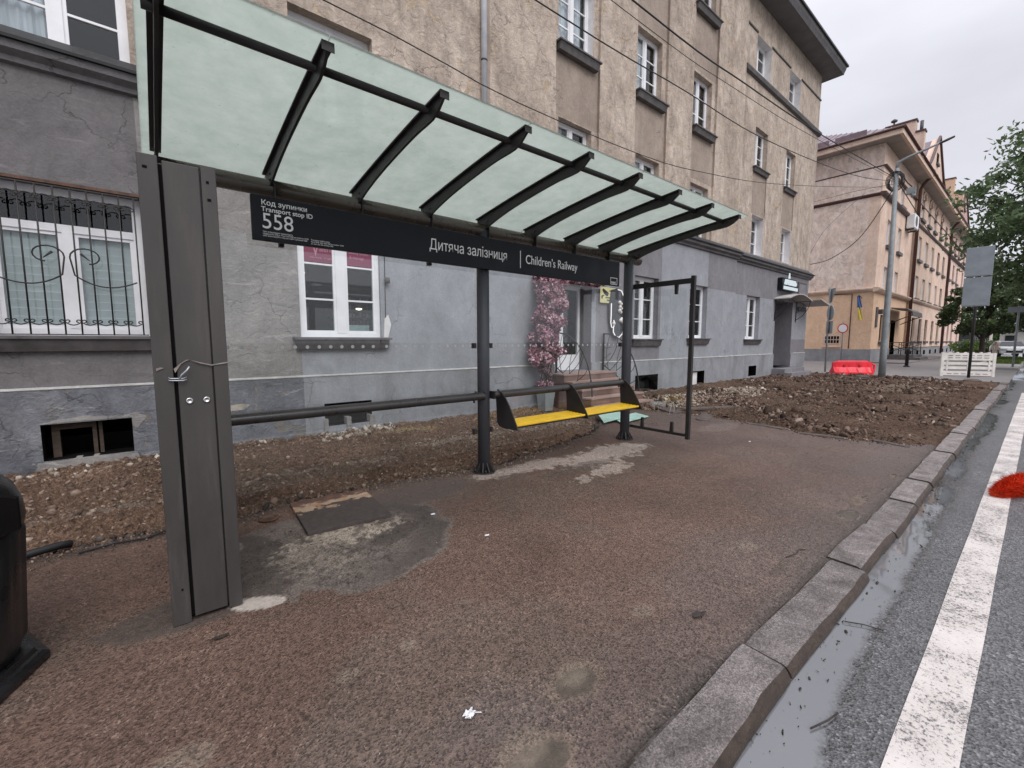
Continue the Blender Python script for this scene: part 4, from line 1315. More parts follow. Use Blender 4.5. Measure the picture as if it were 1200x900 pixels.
# windows
for i, (a, b_, c, d) in enumerate(gw):
    if i == 0:
        f = casement(bld, a, b_, c, d, YW + REV, 2, (), (YW, .16, .19), 'blind', transom=2.87, fw=.09)
        # black upper light behind the transom
        g = MB()
        n_b = 10
        gx0, gx1, gy = a - .0, b_ - .01, YW - .02
        for k in range(n_b):
            xk = gx0 + .05 + (gx1 - gx0 - .1) * k / (n_b - 1) * 1.0
            g.tube([(xk, gy, c + .01), (xk, gy, d - .02)], .009, 6)
        for zz in (c + .012, d - .025):
            g.box(gx0, gx1, gy - .006, gy + .006, zz - .006, zz + .006)
        def spiral(cx, cz, r, a0, turns, sgn, n=16):
            out = []
            for q in range(n + 1):
                t = q / n
                ang = a0 + sgn * turns * 2 * PI * t
                rr = r * (1 - .78 * t)
                out.append((cx + rr * math.cos(ang), gy - .008, cz + rr * math.sin(ang)))
            return out
        stp = (gx1 - gx0 - .1) / (n_b - 1)
        for k in range(0, n_b - 1):
            xm = gx0 + .05 + stp * (k + .5)
            for sx in (-1, 1):
                for zc, up_ in ((c + .16, 1), (d - .17, -1)):
                    arc = [(xm + sx * (stp * .48 - stp * .48 * (1 - math.cos(t * PI / 2)) * 0 - stp * .48 * t), gy - .008, zc - up_ * .035 * math.sin(t * PI / 2) * 1.0) for t in (0, .3, .6, 1)]
                    g.tube(arc, .007, 5, caps=False)
                    g.tube(spiral(xm + sx * stp * .30, zc + up_ * .008, stp * .17, 0 if sx > 0 else PI, .85, sx * up_), .007, 5, caps=False)
        for sx in (-1, 1):
            cxm = (gx0 + gx1) / 2 + .0
            pts = []
            for q in range(34):
                t = q / 33
                if t < .62:
                    u = t / .62
                    pts.append((cxm + sx * (.62 - .58 * u), gy - .012, 2.30 - .16 * math.sin(u * PI * .62) + .20 * u * u))
                else:
                    u = (t - .62) / .38
                    ang = (-PI * .1 + u * 1.55 * PI)
                    pts.append((cxm + sx * (.17 - .15 * math.cos(ang) * (1 - .35 * u)), gy - .012, 2.56 + .12 * math.sin(ang) * (1 - .35 * u)))
            g.tube(pts, .009, 6, caps=False)
            g.tube([(cxm + sx * .12, gy - .012, 2.60), (cxm + sx * .20, gy - .012, 2.52)], [.016, .004], 6)
        g.build('window_grille', 'iron', f)
        fr_ = MB()
        fr_.box(a - .02, b_ + .03, YW - .012, YW + .02, d + .0, d + .035)
        fr_.build('lintel_trim', 'rust', f)
    elif i == 1:
        f = casement(bld, a, b_, c, d, YW + .05, 2, (.36, .69), (YW, .17, .20), None, fw=.07, mull=.16)
        ix0, ix1 = a + .07, b_ - .07
        xm = (ix0 + ix1) / 2
        zt0 = c + (d - .06 - c) * .69 + .02
        for pa, pb in ((ix0 + .04, xm - .12), (xm + .12, ix1 - .04)):
            fm = MB()
            fm.box(pa, pb, YW + .076, YW + .080, zt0, d - .1)
            film = fm.build('poster', 'burgundy', f)
            if pa < xm:
                text_mesh('lettering', "V", .34, film, 'pink_ink', pa + .12, YW + .0745, zt0 + .10, xscale=.6)
                text_mesh('lettering', "aleria", .13, film, 'pink_ink', pa + .24, YW + .0745, zt0 + .18, xscale=.8)
                text_mesh('lettering', "манікюр · педикюр", .045, film, 'pink_ink', pa + .09, YW + .0745, zt0 + .06)
            else:
                text_mesh('lettering', "Beauty studio", .085, film, 'pink_ink', pa + .04, YW + .0745, zt0 + .20, xscale=.72)
                text_mesh('lettering', "& massage", .075, film, 'pink_ink', pa + .05, YW + .0745, zt0 + .12, xscale=.8)
        # lamps and shelves in the room
        for (lx, lz) in ((3.02, 2.16), (2.05, 2.72)):
            lm = MB()
            lm.lathe([(.015, .12), (.03, .10), (.10, .02), (.105, 0)], (lx, YW + .62, lz), 14)
            l_ = lm.build('pendant_lamp', 'iron', f)
            lg = MB()
            lg.lathe([(.01, -.03), (.05, -.02), (.06, .0), (.01, .02)], (lx, YW + .62, lz - .005), 10)
            lg.build('lamp_bulb', 'lamp_glow', f)
        sh = MB()
        for k in range(4):
            sh.box(2.6, 3.35, YW + .9, YW + 1.1, 1.85 + k * .14, 1.865 + k * .14)
        for k in range(44):
            bx = 2.62 + (k % 11) * .065
            bz = 1.866 + (k // 11) * .14
            sh.box(bx, bx + .035, YW + .9, YW + .95, bz, bz + random.uniform(.05, .11), 1)
        sh.build('shelf', [MT['ironwood'], M_island('bottles', [(0, (0.05, .02, .02)), (.5, (.2, .08, .1)), (.8, (.35, .3, .28)), (1, (.1, .12, .12))])], f)
        bx_ = MB()
        bx_.box(2.66, 3.1, YW + .35, YW + .6, 1.66, 1.84)
        bx_.build('storage_box', M_simple('pale_blue_box', (0.36, 0.46, 0.47), .6), f)
    else:
        f = casement(bld, a, b_, c, d, YW + REV, 2, (.335, .67), (YW, .15, .22), None if i == 3 else (.0, .3), fw=.065, mull=.11)
for a, b_, c, d in gw2:
    casement(bld, a, b_, c, d, YW + STEP + REV, 2, (.335, .67), (YW + STEP, .15, .2), None, fw=.07, mull=.12)
cur = [(0, .55), None, (0, .3), (0.0, .45), None]
for grp, pr in ((up2, False), (up3, True), (up4, True)):
    for i, (a, b_, c, d) in enumerate(grp):
        dp = .07 if a > 5 else 0
        casement(bld, a, b_, c, d, YW + REV + dp, 2, (.36, .70), (YW, .14, .2) if pr else None, cur[(i + (2 if pr else 0)) % 5] if not (pr and i == 2) else (0, .85), fw=.06, mull=.1)
for grp in (rg2, rg3, rg4):
    for i, (a, b_, c, d) in enumerate(grp):
        casement(bld, a, b_, c, d, YW + STEP + REV + (0 if grp is rg3 else .08), 2, (.36, .70), (YW + STEP, .13, .18) if grp is rg3 else None, (0, .5) if i else None, fw=.06, mull=.1)
# string courses on the right-hand block
b = MB()
ys = YW + STEP
b.prism([(ys, 11.36), (ys - .10, 11.40), (ys - .13, 11.50), (ys - .13, 11.54), (ys, 11.60)], 'x', 17.2, 25.55)
b.build('string_course', 'stone_sill', bld)
b = MB()
for xa, xb in ((17.2, 18.2), (19.55, 21.55), (22.85, 25.5)):
    b.prism([(ys, 13.0), (ys - .04, 13.01), (ys - .04, 13.06), (ys, 13.07)], 'x', xa, xb)
b.build('string_course', 'stone_sill', bld)
# eaves
b = MB()
b.box(-8.6, 26.05, 6.92, 20.6, 14.12, 14.20)
b.build('soffit', 'soffit', bld)
b = MB()
b.prism([(6.90, 14.12), (6.86, 14.22), (6.82, 14.30), (6.80, 14.42), (7.0, 14.42), (7.0, 14.205), (6.918, 14.205), (6.918, 14.12)], 'x', -8.6, 26.10)
b.box(26.055, 26.12, 6.90, 20.6, 14.12, 14.42)
b.build('eave_fascia', 'cornice', bld)
b = MB()
b.prism([(6.74, 14.425), (6.74, 14.50), (9.5, 16.2), (13.5, 17.4), (20.8, 14.5), (20.8, 14.425)], 'x', -8.7, 26.2)
b.build('roof', 'flashing', bld)
# downpipe
b = MB()
b.tube([(5.42, YW - .08, 4.98), (5.42, YW - .08, 14.1)], .06, 12)
dp_ = b.build('downpipe', M_simple('zinc_pipe', (0.58, 0.60, 0.63), .38, .06, 5, .03, .25), bld)
b = MB()
for zz in (7.05, 9.6, 12):
    b.tube([(5.42, YW - .08, zz), (5.42, YW - .08, zz + .035)], .064, 12)
b.build('pipe_clamp', 'iron', dp_)
# pilaster next to the pipe
b = MB()
b.box(5.52, 5.60, YW - .03, YW + .01, 5.0, 14.1)
b.build('pilaster_edge', 'upper_dark', bld)
# vent frames and loose lintel patches
b = MB()
for xa, xb, w_ in ((-1.0, -.93, .07), (-.64, -.60, .04), (-.58, -.545, .04)):
    b.box(xa, xb, YW + .10, YW + .16, .13, .53)
b.box(-.93, -.64, YW + .10, YW + .15, .47, .53)
b.build('cellar_window_frame', 'ironwood', bld)
b = MB()
b.prism(ragged([(-1.16, -.1), (-1.12, .105), (-.7, .118), (-.22, .11), (-.18, -.1)], 4, .008, 5), 'y', YW - .075, YW + .1)
b.build('cellar_window_ledge', 'wall_patch', bld)
b = MB()
b.prism(ragged([(-1.08, .566), (-.98, .60), (-.7, .635), (-.42, .605), (-.18, .63), (-.10, .55), (-.20, .42), (-.246, .45), (-.247, .566)], 3, .010, 4), 'y', YW - .034, YW + .02)
b.build('plaster_patch', 'wall_patch', bld)
b = MB()
b.prism(ragged([(0.2, .60), (.45, .62), (.7, .60), (1.0, .63), (1.1, .60), (1.0, .54), (.3, .53)], 6, .012, 4), 'y', YW - .034, YW + .02)
b.build('plaster_patch', 'mortar_patch' if 'mortar_patch' in MT else MT.setdefault('mortar_patch', M_simple('mortar_patch', (.36, .32, .27), .9, .25, 9, .8)), bld)
b = MB()
b.box(14.3, 14.62, YW + .06, YW + .09, .05, .48)
b.build('cellar_window_board', 'white_paint', bld)
b = MB()
for xa, xb in ((2.13, 2.2), (2.5, 2.58), (2.9, 3.0)):
    b.box(xa, xb, YW - .05, YW + .1, .05, .26)
b.build('cellar_window_frame', 'wall_patch', bld)
# entrance with white door
b = MB()
yd = YW + .40
b.box(7.52, 7.62, yd, yd + .06, .80, 2.98)
b.box(8.16, 8.24, yd, yd + .06, .80, 2.98)
b.box(8.80, 8.88, yd, yd + .06, .80, 2.98)
b.box(7.62, 8.80, yd, yd + .06, 2.88, 2.98)
b.box(7.62, 8.16, yd + .005, yd + .05, .80, 1.36)
b.box(7.62, 7.70, yd + .005, yd + .05, 1.36, 2.88)
b.box(8.08, 8.16, yd + .005, yd + .05, 1.36, 2.88)
b.box(8.24, 8.80, yd + .005, yd + .05, .80, 1.2)
dr = b.build('door', 'white_pvc', bld)
b = MB()
b.box(7.69, 8.09, yd + .02, yd + .03, 1.36, 2.88)
b.box(8.24, 8.80, yd + .02, yd + .03, 1.2, 2.88)
b.build('pane', 'glass_win', dr)
b = MB()
b.tube([(7.72, yd - .0, 1.50), (7.70, yd - .06, 1.52), (7.70, yd - .06, 1.92), (7.72, yd - .0, 1.94)], .014, 8)
b.build('handle', 'white_pvc', dr)
b = MB()
for i in range(5):
    zt = .79 - i * .158
    b.box(7.28 - (.0), 9.20, 6.92 - i * .27, YW - .031 if i == 0 else 6.92 - (i - 1) * .27, -.1, zt - .035)
    b.box(7.26, 9.22, 6.90 - i * .27, (YW - .031 if i == 0 else 6.90 - (i - 1) * .27), zt - .033, zt, 1)
b.build('steps', ['tile_brown', 'tile_joint'], bld)
# side entrance: door, steps, curved canopy
b = MB()
yd = YW + STEP + .70
b.box(21.42, 21.55, yd, yd + .07, .38, 3.36)
b.box(22.35, 22.45, yd, yd + .07, .38, 3.36)
b.box(21.55, 22.35, yd, yd + .07, 2.55, 2.65)
b.box(21.55, 22.35, yd + .01, yd + .05, .38, .95)
dr = b.build('door', 'white_pvc', bld)
b = MB()
b.box(21.55, 22.35, yd + .03, yd + .04, .95, 3.36)
b.box(22.45, 23.5, yd + .03, yd + .04, .38, 3.36)
b.build('pane', 'glass_win', dr)
b = MB()
b.box(21.3, 23.8, 7.05, YW + STEP - .03, -.1, .34)
b.box(21.3, 23.8, 6.75, 7.05, -.1, .18)
b.box(21.5, 23.5, YW + STEP - .03, YW + STEP + .8, .0, .38)
b.build('steps', 'wall_mid', bld, .01)
b = MB()
N_ = 12
pts = [(21.15 + 2.9 * i / N_, 3.42 + .24 * math.sin(PI * i / N_)) for i in range(N_ + 1)]
b.prism(pts + [(x_, z_ - .04) for x_, z_ in reversed(pts)], 'y', 6.95, YW + STEP)
cn = b.build('door_canopy', 'pale_wall', bld)
for xk in (21.3, 23.9):
    b = MB()
    b.tube([(xk, YW + STEP - .02, 2.45), (xk, YW + STEP - .04, 3.42)], .018, 6)
    b.tube([(xk, YW + STEP - .02, 2.55), (xk, 7.3, 2.75), (xk, 7.1, 3.05), (xk, 7.0, 3.44)], .014, 6)
    b.tube([(xk, 7.55, 2.9), (xk, 7.35, 3.05), (xk, 7.25, 3.3), (xk, 7.45, 3.4)], .01, 6)
    b.tube([(xk, 6.98, 3.42), (xk, YW + STEP, 3.42)], .018, 6)
    b.build('canopy_bracket', 'iron', cn)
b = MB()
b.prism([(24.0, 3.50), (25.35, 3.30), (25.35, 3.25), (24.0, 3.45)], 'y', 6.6, YW + STEP)
b.build('torn_awning', 'pale_wall', bld)
b = MB()
b.box(23.95, 25.05, YW + STEP - .05, YW + STEP, 3.62, 4.36)
b.box(24.05, 24.95, YW + STEP - .06, YW + STEP - .052, 3.72, 4.28, 1)
b.build('wall_panel', ['stone_sill', 'wall_mid'], bld)
b = MB()
b.box(24.1, 25.1, YW + STEP - .08, YW + STEP, 3.0, 3.2)
b.build('ledge', 'stone_sill', bld)
for xa, xb, yy in ((-8, 7.25, YW - .034), (9.23, 17.17, YW - .034), (17.18, 21.25, YW + STEP - .034), (23.85, 25.46, YW + STEP - .034)):
    b = MB()
    b.prism([(yy, .975), (yy - .006, .982), (yy - .006, .994), (yy + .03, 1.006), (yy + .03, .975)], 'x', xa, xb)
    b.build('plinth_moulding', MT.get('pale_moulding') or MT.setdefault('pale_moulding', M_simple('pale_moulding', (.50, .49, .47), .8, .18, 4, .3)), bld)
# thin service cables down the wall beside the shop window
b = MB()
b.tube([(3.26, YW - .012, 1.75), (3.27, YW - .012, 3.0), (3.25, YW - .012, 4.5)], .006, 6)
b.build('wall_cable', 'cable', bld)
b = MB()
b.lathe([(.01, -.05), (.045, -.045), (.05, 0), (.04, .05), (.01, .055)], (3.29, YW - .06, 2.62), 12)
b.build('wall_camera', 'white_plastic' if False else 'stone_sill', bld)
b = MB()
b.prism([(3.22, 1.62), (3.30, 1.62), (3.36, 1.85), (3.31, 2.02), (3.24, 1.95)], 'y', YW - .02, YW + .01)
b.build('plaster_patch', 'white_paint', bld)

# ---- the far pink-and-tan house across the side street
XG, YF = 41.1, 8.06
far = thing('apartment_building', 'pink and tan house with steep stepped gables beyond the side street', 'building', (66, YF, 0))
def mf2(x, z):
    if z < .98:
        return 4
    if z < 5.3:
        return 3 if x < 54 else (0 if x < 74.8 else 2)
    return 0 if x < 53 else (1 if x < 66 else (0 if x < 74.8 else 2))
h2, wins2 = [], []
def addw(x, w, z0, z1, white):
    h2.append((x, x + w, z0, z1, .22, None))
    wins2.append((x, x + w, z0, z1, white))
for x_ in (43.55, 47.35):
    addw(x_, 1.3, 5.45, 7.25, 1); addw(x_, 1.3, 8.85, 10.75, 1); addw(x_, 1.3, 12.5, 14.3, 1)
addw(43.6, 1.2, 1.55, 3.6, 0)
for x_ in (55.6, 59.3, 63.0, 67.2, 71.2):
    addw(x_, 1.6, 5.65, 7.7, 1 if x_ < 70 else 0); addw(x_, 1.6, 9.2, 11.3, 1 if x_ < 66 else 0); addw(x_, 1.6, 12.9, 14.7, 1 if x_ < 66 else 0)
    addw(x_, 1.6, 1.6, 3.8, 0)
for x_ in (77.6, 81.4, 85.2, 91.4):
    addw(x_, 1.7, 5.75, 7.9, 0); addw(x_, 1.7, 9.4, 11.5, 0); addw(x_, 1.7, 12.9, 14.7, 0); addw(x_, 1.7, 1.6, 3.9, 0)
for x_ in (56, 60, 64, 68, 72, 78, 82, 86, 92):
    h2.append((x_, x_ + 1.2, .15, .62, .25, 5))
h2.append((47.4, 49.2, .3, 3.3, .35, 5))
wb = MB()
facade(wb, XG, 95.2, -.3, 15.6, YF, h2, [(XG, 95.2, -.3, .98, -.05, None), (53.3, 74.6, .98, 15.6, -.12, None)], mf2)
def gface(y0, y1, z0, z1, mi):
    wb.face([(XG, y1, z0), (XG, y0, z0), (XG, y0, z1), (XG, y1, z1)], mi)
wb.face([(XG - .05, 21, -.3), (XG - .05, YF - .05, -.3), (XG - .05, YF - .05, .95), (XG - .05, 21, .95)], 4)
wb.face([(XG - .05, 21, .95), (XG - .05, YF - .05, .95), (XG, YF - .05, .95), (XG, 21, .95)], 4)
gface(YF, 21, .95, 5.2, 3)
gface(YF, 8.75, 5.2, 12.0, 0)
gface(8.75, 21, 5.2, 12.0, 6)
gface(YF, 21, 12.0, 15.6, 6)
wb.face([(95.2, YF, -.3), (95.2, 21, -.3), (95.2, 21, 15.6), (95.2, YF, 15.6)], 2)
wb.face([(95.2, 21, -.3), (XG, 21, -.3), (XG, 21, 15.6), (95.2, 21, 15.6)], 2)
wb.box(XG + .2, 95, YF + 1.2, YF + 1.3, 0, 15.5, 5)
wb.build('wall', ['b2_tan', 'b2_brown', 'b2_pink', 'b2_peach', 'b2_plinth', 'dark_gap', 'b2_gable'], far)
for a, b_, c, d, wh in wins2:
    y_ = YF + .14
    dp = -.12 if 53.3 < a < 74.6 else 0
    f = MB()
    f.box(a, a + .1, y_ + dp, y_ + .1 + dp, c, d)
    f.box(b_ - .1, b_, y_ + dp, y_ + .1 + dp, c, d)
    f.box(a + .1, b_ - .1, y_ + dp, y_ + .1 + dp, c, c + .1)
    f.box(a + .1, b_ - .1, y_ + dp, y_ + .1 + dp, d - .1, d)
    f.box((a + b_) / 2 - .06, (a + b_) / 2 + .06, y_ + dp, y_ + .1 + dp, c + .1, d - .1)
    fo = f.build('window', 'white_pvc' if wh else 'ironwood', far)
    p_ = MB()
    p_.box(a + .05, b_ - .05, y_ + .05 + dp, y_ + .06 + dp, c + .05, d - .05)
    p_.build('pane', 'glass_win', fo)
    if wh:
        p_ = MB()
        p_.box(a + .05, b_ - .05, y_ + .14 + dp, y_ + .15 + dp, c + .05, d - .05)
        p_.build('curtain', 'curtain', fo)
    s_ = MB()
    s_.box(a - .15, b_ + .15, YF - .18 + dp, YF + .1 + dp, c - .26, c - .02)
    s_.build('sill', 'stone_sill', fo)
def course(name, z, h, pr, mat, xa=XG, xb=95.2, wrap=True):
    b = MB()
    prof = lambda s_: [(0, z), (-pr * .6, z + h * .2), (-pr, z + h * .6), (-pr, z + h * .85), (0, z + h)]
    b.prism([(YF + 0.02 + q[0] - .12, q[1]) for q in prof(1)] + [(YF + .05, z + h), (YF + .05, z)], 'x', xa - pr, xb + pr)
    if wrap:
        b.prism([(XG + .02 + q[0], q[1]) for q in prof(1)] + [(XG + .05, z + h), (XG + .05, z)], 'y', YF + .06, 21)
    return b.build(name, mat, far)
course('string_course', 5.16, .34, .24, 'b2_plinth' if False else 'b2_brown')
course('string_course', 11.98, .26, .18, 'gutter_brown')
course('string_course', 14.0, .10, .07, 'gutter_brown')
# eaves, gutter, roof
b = MB()
b.box(XG - .95, 96.1, YF - 1.0, 22, 15.62, 15.72)
b.build('soffit', 'soffit_pale', far)
b = MB()
b.box(XG - .99, 96.14, YF - 1.06, YF - .88, 15.61, 15.95)
b.box(XG - 1.0, XG - .84, YF - .87, 22, 15.61, 15.95)
b.build('eave_fascia', 'b2_tan', far)
b = MB()
b.tube([(XG - 1.02, YF - 1.12, 16.02), (96.1, YF - 1.12, 16.02)], .09, 8)
b.tube([(XG - 1.08, YF - 1.1, 16.02), (XG - 1.08, 22, 16.02)], .09, 8)
b.build('gutter', 'gutter_brown', far)
b = MB()
ex0, ex1, ey0, ey1, ez = XG - 1.0, 96.1, YF - 1.05, 22.2, 16.0
rx0, rx1, ry, rz = 49.5, 88.0, 14.6, 20.6
A, B_, C_, D_ = (ex0, ey0, ez), (ex1, ey0, ez), (ex1, ey1, ez), (ex0, ey1, ez)
P_, Q_ = (rx0, ry, rz), (rx1, ry, rz)
b.face([A, B_, Q_, P_])
b.face([C_, D_, P_, Q_])
b.face([D_, A, P_])
b.face([B_, C_, Q_])
b.face([A, D_, C_, B_])
rf = b.build('roof', 'roof_metal', far)
b = MB()
for i in range(28):          # standing seams on the hip
    t = (i + .5) / 28
    y_ = ey0 + (ey1 - ey0) * t
    k = min((y_ - ey0) / (ry - ey0), (ey1 - y_) / (ey1 - ry))
    b.tube([(ex0, y_, ez + .03), (ex0 + (rx0 - ex0) * k, y_, ez + (rz - ez) * k + .03)], .035, 4)
for yy in (9.2, 11.5):
    b.box(ex0 + .9, ex0 + 1.0, yy, yy + 1.9, ez + .45, ez + .85)
b.build('roof_seam', 'roof_metal', rf)
# stepped firewalls and pointed dormers
def step_gable(x, ys_, zt, mat):
    b = MB()
    y = ys_[0]
    b.prism([(ys_[0], 15.9), (ys_[0], zt[0]), (ys_[1], zt[0]), (ys_[1], zt[1]), (ys_[2], zt[1]), (ys_[2], zt[2]), (ys_[3], zt[2]), (ys_[3], 15.9)], 'x', x, x + .55)
    o = b.build('stepped_chimney_wall', mat, far)
    b = MB()
    for i in range(3):
        b.box(x - .08, x + .63, ys_[i] - .06, ys_[i + 1] + (.06 if i == 2 else -.003), zt[i] + .003, zt[i] + .13)
    b.build('coping', 'gutter_brown', o)
    return o
sg = step_gable(47.2, (6.95, 7.5, 9.4, 11.0), (17.8, 18.75, 18.2), 'b2_tan')
b = MB()
b.tube([(47.5, 7.2, 17.9), (47.5, 7.2, 18.7)], .11, 8)
b.tube([(47.5, 8.9, 18.9), (47.5, 8.9, 19.15)], .06, 8)
b.lathe([(.02, -.1), (.2, -.05), (.22, .05), (.02, .2)], (47.5, 8.9, 19.25), 8)
b.build('flue_pipe', 'stone_sill', sg)
step_gable(75.5, (7.2, 8.0, 9.6, 11.5), (19.2, 21.0, 20.2), 'b2_peach')
def dormer(xa, xb, xp, zp, mat, name='dormer'):
    b = MB()
    b.prism([(xa, 15.95), (xa, 17.0), (xa + (xp - xa) * .35, 18.2), (xp, zp), (xb - (xb - xp) * .35, 18.2), (xb, 17.0), (xb, 15.95)], 'y', YF - .25, YF + .25)
    o = b.build(name, mat, far)
    b = MB()
    b.prism([(xa + (xp - xa) * .35, 18.0), (xp, zp - .1), (xp + (xb - xp) * .65, 18.0)], 'y', YF + .26, 14)
    b.build('dormer_roof', 'roof_metal', o)
    b = MB()
    b.tube([(xa - .2, YF - .3, 17.0), (xa + (xp - xa) * .35, YF - .3, 18.25), (xp, YF - .3, zp + .12), (xb - (xb - xp) * .35, YF - .3, 18.25), (xb + .2, YF - .3, 17.0)], .12, 6)
    b.build('coping', 'gutter_brown', o)
    b = MB()
    for xx, zz in ((xp - 1.6, 17.1), (xp + .3, 17.1), (xp - .5, 18.9)):
        b.box(xx, xx + .9, YF - .30, YF - .255, zz, zz + .9, 1)
        b.box(xx - .15, xx + 1.05, YF - .42, YF - .255, zz - .22, zz - .02)
    b.build('dormer_window', ['stone_sill', 'dark_gap'], o)
dormer(55.2, 67.2, 60.6, 21.3, 'b2_tan')
dormer(79.5, 92.0, 84.5, 21.2, 'pink_house')
for x_ in (53.25, 74.9):
    b = MB()
    b.tube([(x_, YF - .28, .1), (x_, YF - .28, 14.9), (x_ - .1, YF - .5, 15.3), (x_ - .1, YF - 1.05, 15.9)], .13, 10)
    b.build('downpipe', 'gutter_brown', far)
b = MB()
for x_ in (56.4, 60.1, 63.8, 67.9):
    b.tube([(x_ - .7, YF - .16, 14.7), (x_ - .45, YF - .18, 15.1), (x_, YF - .18, 15.35), (x_ + .45, YF - .18, 15.1), (x_ + .7, YF - .16, 14.7)], .09, 5)
b.build('window_arch', 'b2_brown', far)
b = MB()
b.prism([(YF - 1.5, 3.55), (YF - 1.45, 3.9), (YF - 1.1, 4.15), (YF - .1, 4.28), (YF - .1, 4.2), (YF - 1.1, 4.06), (YF - 1.38, 3.85), (YF - 1.42, 3.55)], 'x', 46.4, 50.6)
aw = b.build('awning', 'stone_sill', far)
b = MB()
for x_ in (46.5, 50.5):
    b.tube([(x_, YF - .1, 3.0), (x_, YF - .8, 3.35), (x_, YF - 1.4, 3.6)], .04, 6)
b.build('awning_bracket', 'iron', aw)
b = MB()
b.box(46.6, 50.4, YF - 1.7, YF - .06, -.05, .45)
b.box(46.6, 50.4, YF - 2.1, YF - 1.7, -.05, .25)
st_ = b.build('steps', 'stone_sill', far)
b = MB()
for x_ in (46.7, 50.3):
    for y_ in (YF - 1.6, YF - .9, YF - .2):
        b.tube([(x_, y_, .4), (x_, y_, 1.45)], .03, 5)
    b.tube([(x_, YF - 1.6, 1.45), (x_, YF - .2, 1.45)], .03, 5)
    b.tube([(x_, YF - 1.6, .7), (x_, YF - .2, 1.3)], .025, 5)
    b.tube([(x_, YF - 1.6, 1.3), (x_, YF - .2, .7)], .025, 5)
b.build('railing', 'iron', st_)
b = MB()
for i in range(2):
    for k in range(5):
        b.box(XG - .02, XG + .02, 9.98 + k * .19, 10.11 + k * .19, 1.42 + i * .30, 1.65 + i * .30, 1)
b.box(XG - .03, XG - .022, 9.9, 10.97, 1.32, 2.05, 0)
b.box(XG - .12, XG, 9.85, 11.0, 1.1, 1.22, 0)
for i in range(2):
    for k in range(5):
        b.box(XG - .06, XG - .032, 9.98 + k * .19, 10.11 + k * .19, 1.42 + i * .30, 1.65 + i * .30, 1)
b.build('vent_block', ['b2_tan', 'dark_gap'], far)
b = MB()
b.tube([(XG - .03, 9.35, 1.0), (XG - .03, 9.35, 5.1), (XG - .03, 10.7, 5.15)], .03, 6)
b.build('wall_conduit', 'gutter_brown', far)
b = MB()
b.box(42.0, 42.45, YF - .08, YF, 2.6, 4.1)
b.box(42.55, 42.85, YF - .3, YF, 3.6, 3.95)
b.build('notice_board', 'stone_sill', far)
# air conditioner on the wall
ac = thing('air_conditioner', 'small white air conditioner high on the tan wall by the brown downpipe', 'air conditioner', (50.6, YF, 11.2))
b = MB()
b.cbox((50.6, YF - .35, 11.6), (1.7, .55, 1.15), .05)
b.build('housing', 'white_pvc', ac)
b = MB()
b.lathe([(.42, -.01), (.42, .01)], (0, 0, 0), 16)
b.v = [(50.35 + x_, YF - .635 + z_, 11.6 + y_) for x_, y_, z_ in b.v]
b.build('fan_grille', 'stone_sill', ac)
b = MB()
b.box(49.9, 50.0, YF - .55, YF - .01, 10.9, 11.0)
b.box(51.1, 51.2, YF - .55, YF - .01, 10.9, 11.0)
b.build('bracket', 'iron', ac)
# flag on the corner
fl = thing('flag', 'blue and yellow flag hanging from the peach corner of the far house', 'flag', (XG, 8.75, 4.6))
b = MB()
b.tube([(XG, 8.75, 4.75), (XG - .5, 8.85, 4.95)], .025, 6)
b.build('pole', 'iron', fl)
def flagpiece(z0, z1, nm, mt):
    b = MB()
    for i in range(8):
        for k in range(5):
            t0, t1 = i / 8, (i + 1) / 8
            u0, u1 = k / 5, (k + 1) / 5
            f_ = lambda t, u: (XG - .42 + .07 * math.sin(u * 9 + t), 8.98 - .30 * u * (.6 + .4 * (1 - t)) - .12 * (4.9 - (z0 + (z1 - z0) * t)) * .8, z0 + (z1 - z0) * t)
            b.face([f_(t0, u0), f_(t0, u1), f_(t1, u1), f_(t1, u0)], 0, True)
    b.build(nm, mt, fl)
flagpiece(4.05, 4.92, 'blue_band', 'flag_blue')
flagpiece(3.15, 4.05, 'yellow_band', 'flag_yellow')

# ================================================================== THE BUS SHELTER
sh = thing('bus_shelter', 'dark steel bus shelter with pale green glass canopy and black name board', 'bus shelter', (2.95, 4.13, 0))
for x_ in (2.98, 5.745):
    b = MB()
    b.tube([(x_, 4.13, .012), (x_, 4.13, 2.80)], .072, 20)
    po = b.build('post', 'post_metal' if 'post_metal' in MT else MT.setdefault('post_metal', M_metal_dirty('weathered_post', (0.058, 0.062, 0.072), (0.035, 0.022, 0.018), .5)), sh)
    b = MB()
    b.lathe([(.138, .0), (.138, .012), (.134, .015)], (x_, 4.13, -.004), 20)
    for k in range(10):
        a = 2 * PI * k / 10 + .2
        ca, sa = math.cos(a), math.sin(a)
        w_ = .006
        P0 = [(.066, .01), (.128, .01), (.128, .025), (.066, .13)]
        V = []
        for sgn in (-1, 1):
            for r_, z_ in P0:
                V.append((x_ + r_ * ca - sgn * w_ * sa, 4.13 + r_ * sa + sgn * w_ * ca, z_))
        b.add(V, [(0, 1, 2, 3), (7, 6, 5, 4), (0, 4, 5, 1), (1, 5, 6, 2), (2, 6, 7, 3), (3, 7, 4, 0)])
    for k in range(5):
        a = 2 * PI * k / 5 + .5
        b.lathe([(.014, .0), (.014, .018), (.008, .034)], (x_ + .112 * math.cos(a), 4.13 + .112 * math.sin(a), .012), 6)
    b.build('base_flange', 'frame_metal', po)
# rear roof beam
b = MB()
b.tube([(.10, 4.13, 2.80), (6.0, 4.13, 2.80)], .068, 22)
b.build('roof_beam', 'rail_metal' if False else M_simple('beam_paint', (0.075, 0.062, 0.048), .28, .15, 4, .02, spec=.6), sh)
b = MB()
b.tube([(.06, 2.76, 3.105), (5.97, 2.76, 3.105)], .024, 12)
b.build('front_tube', 'frame_metal', sh)
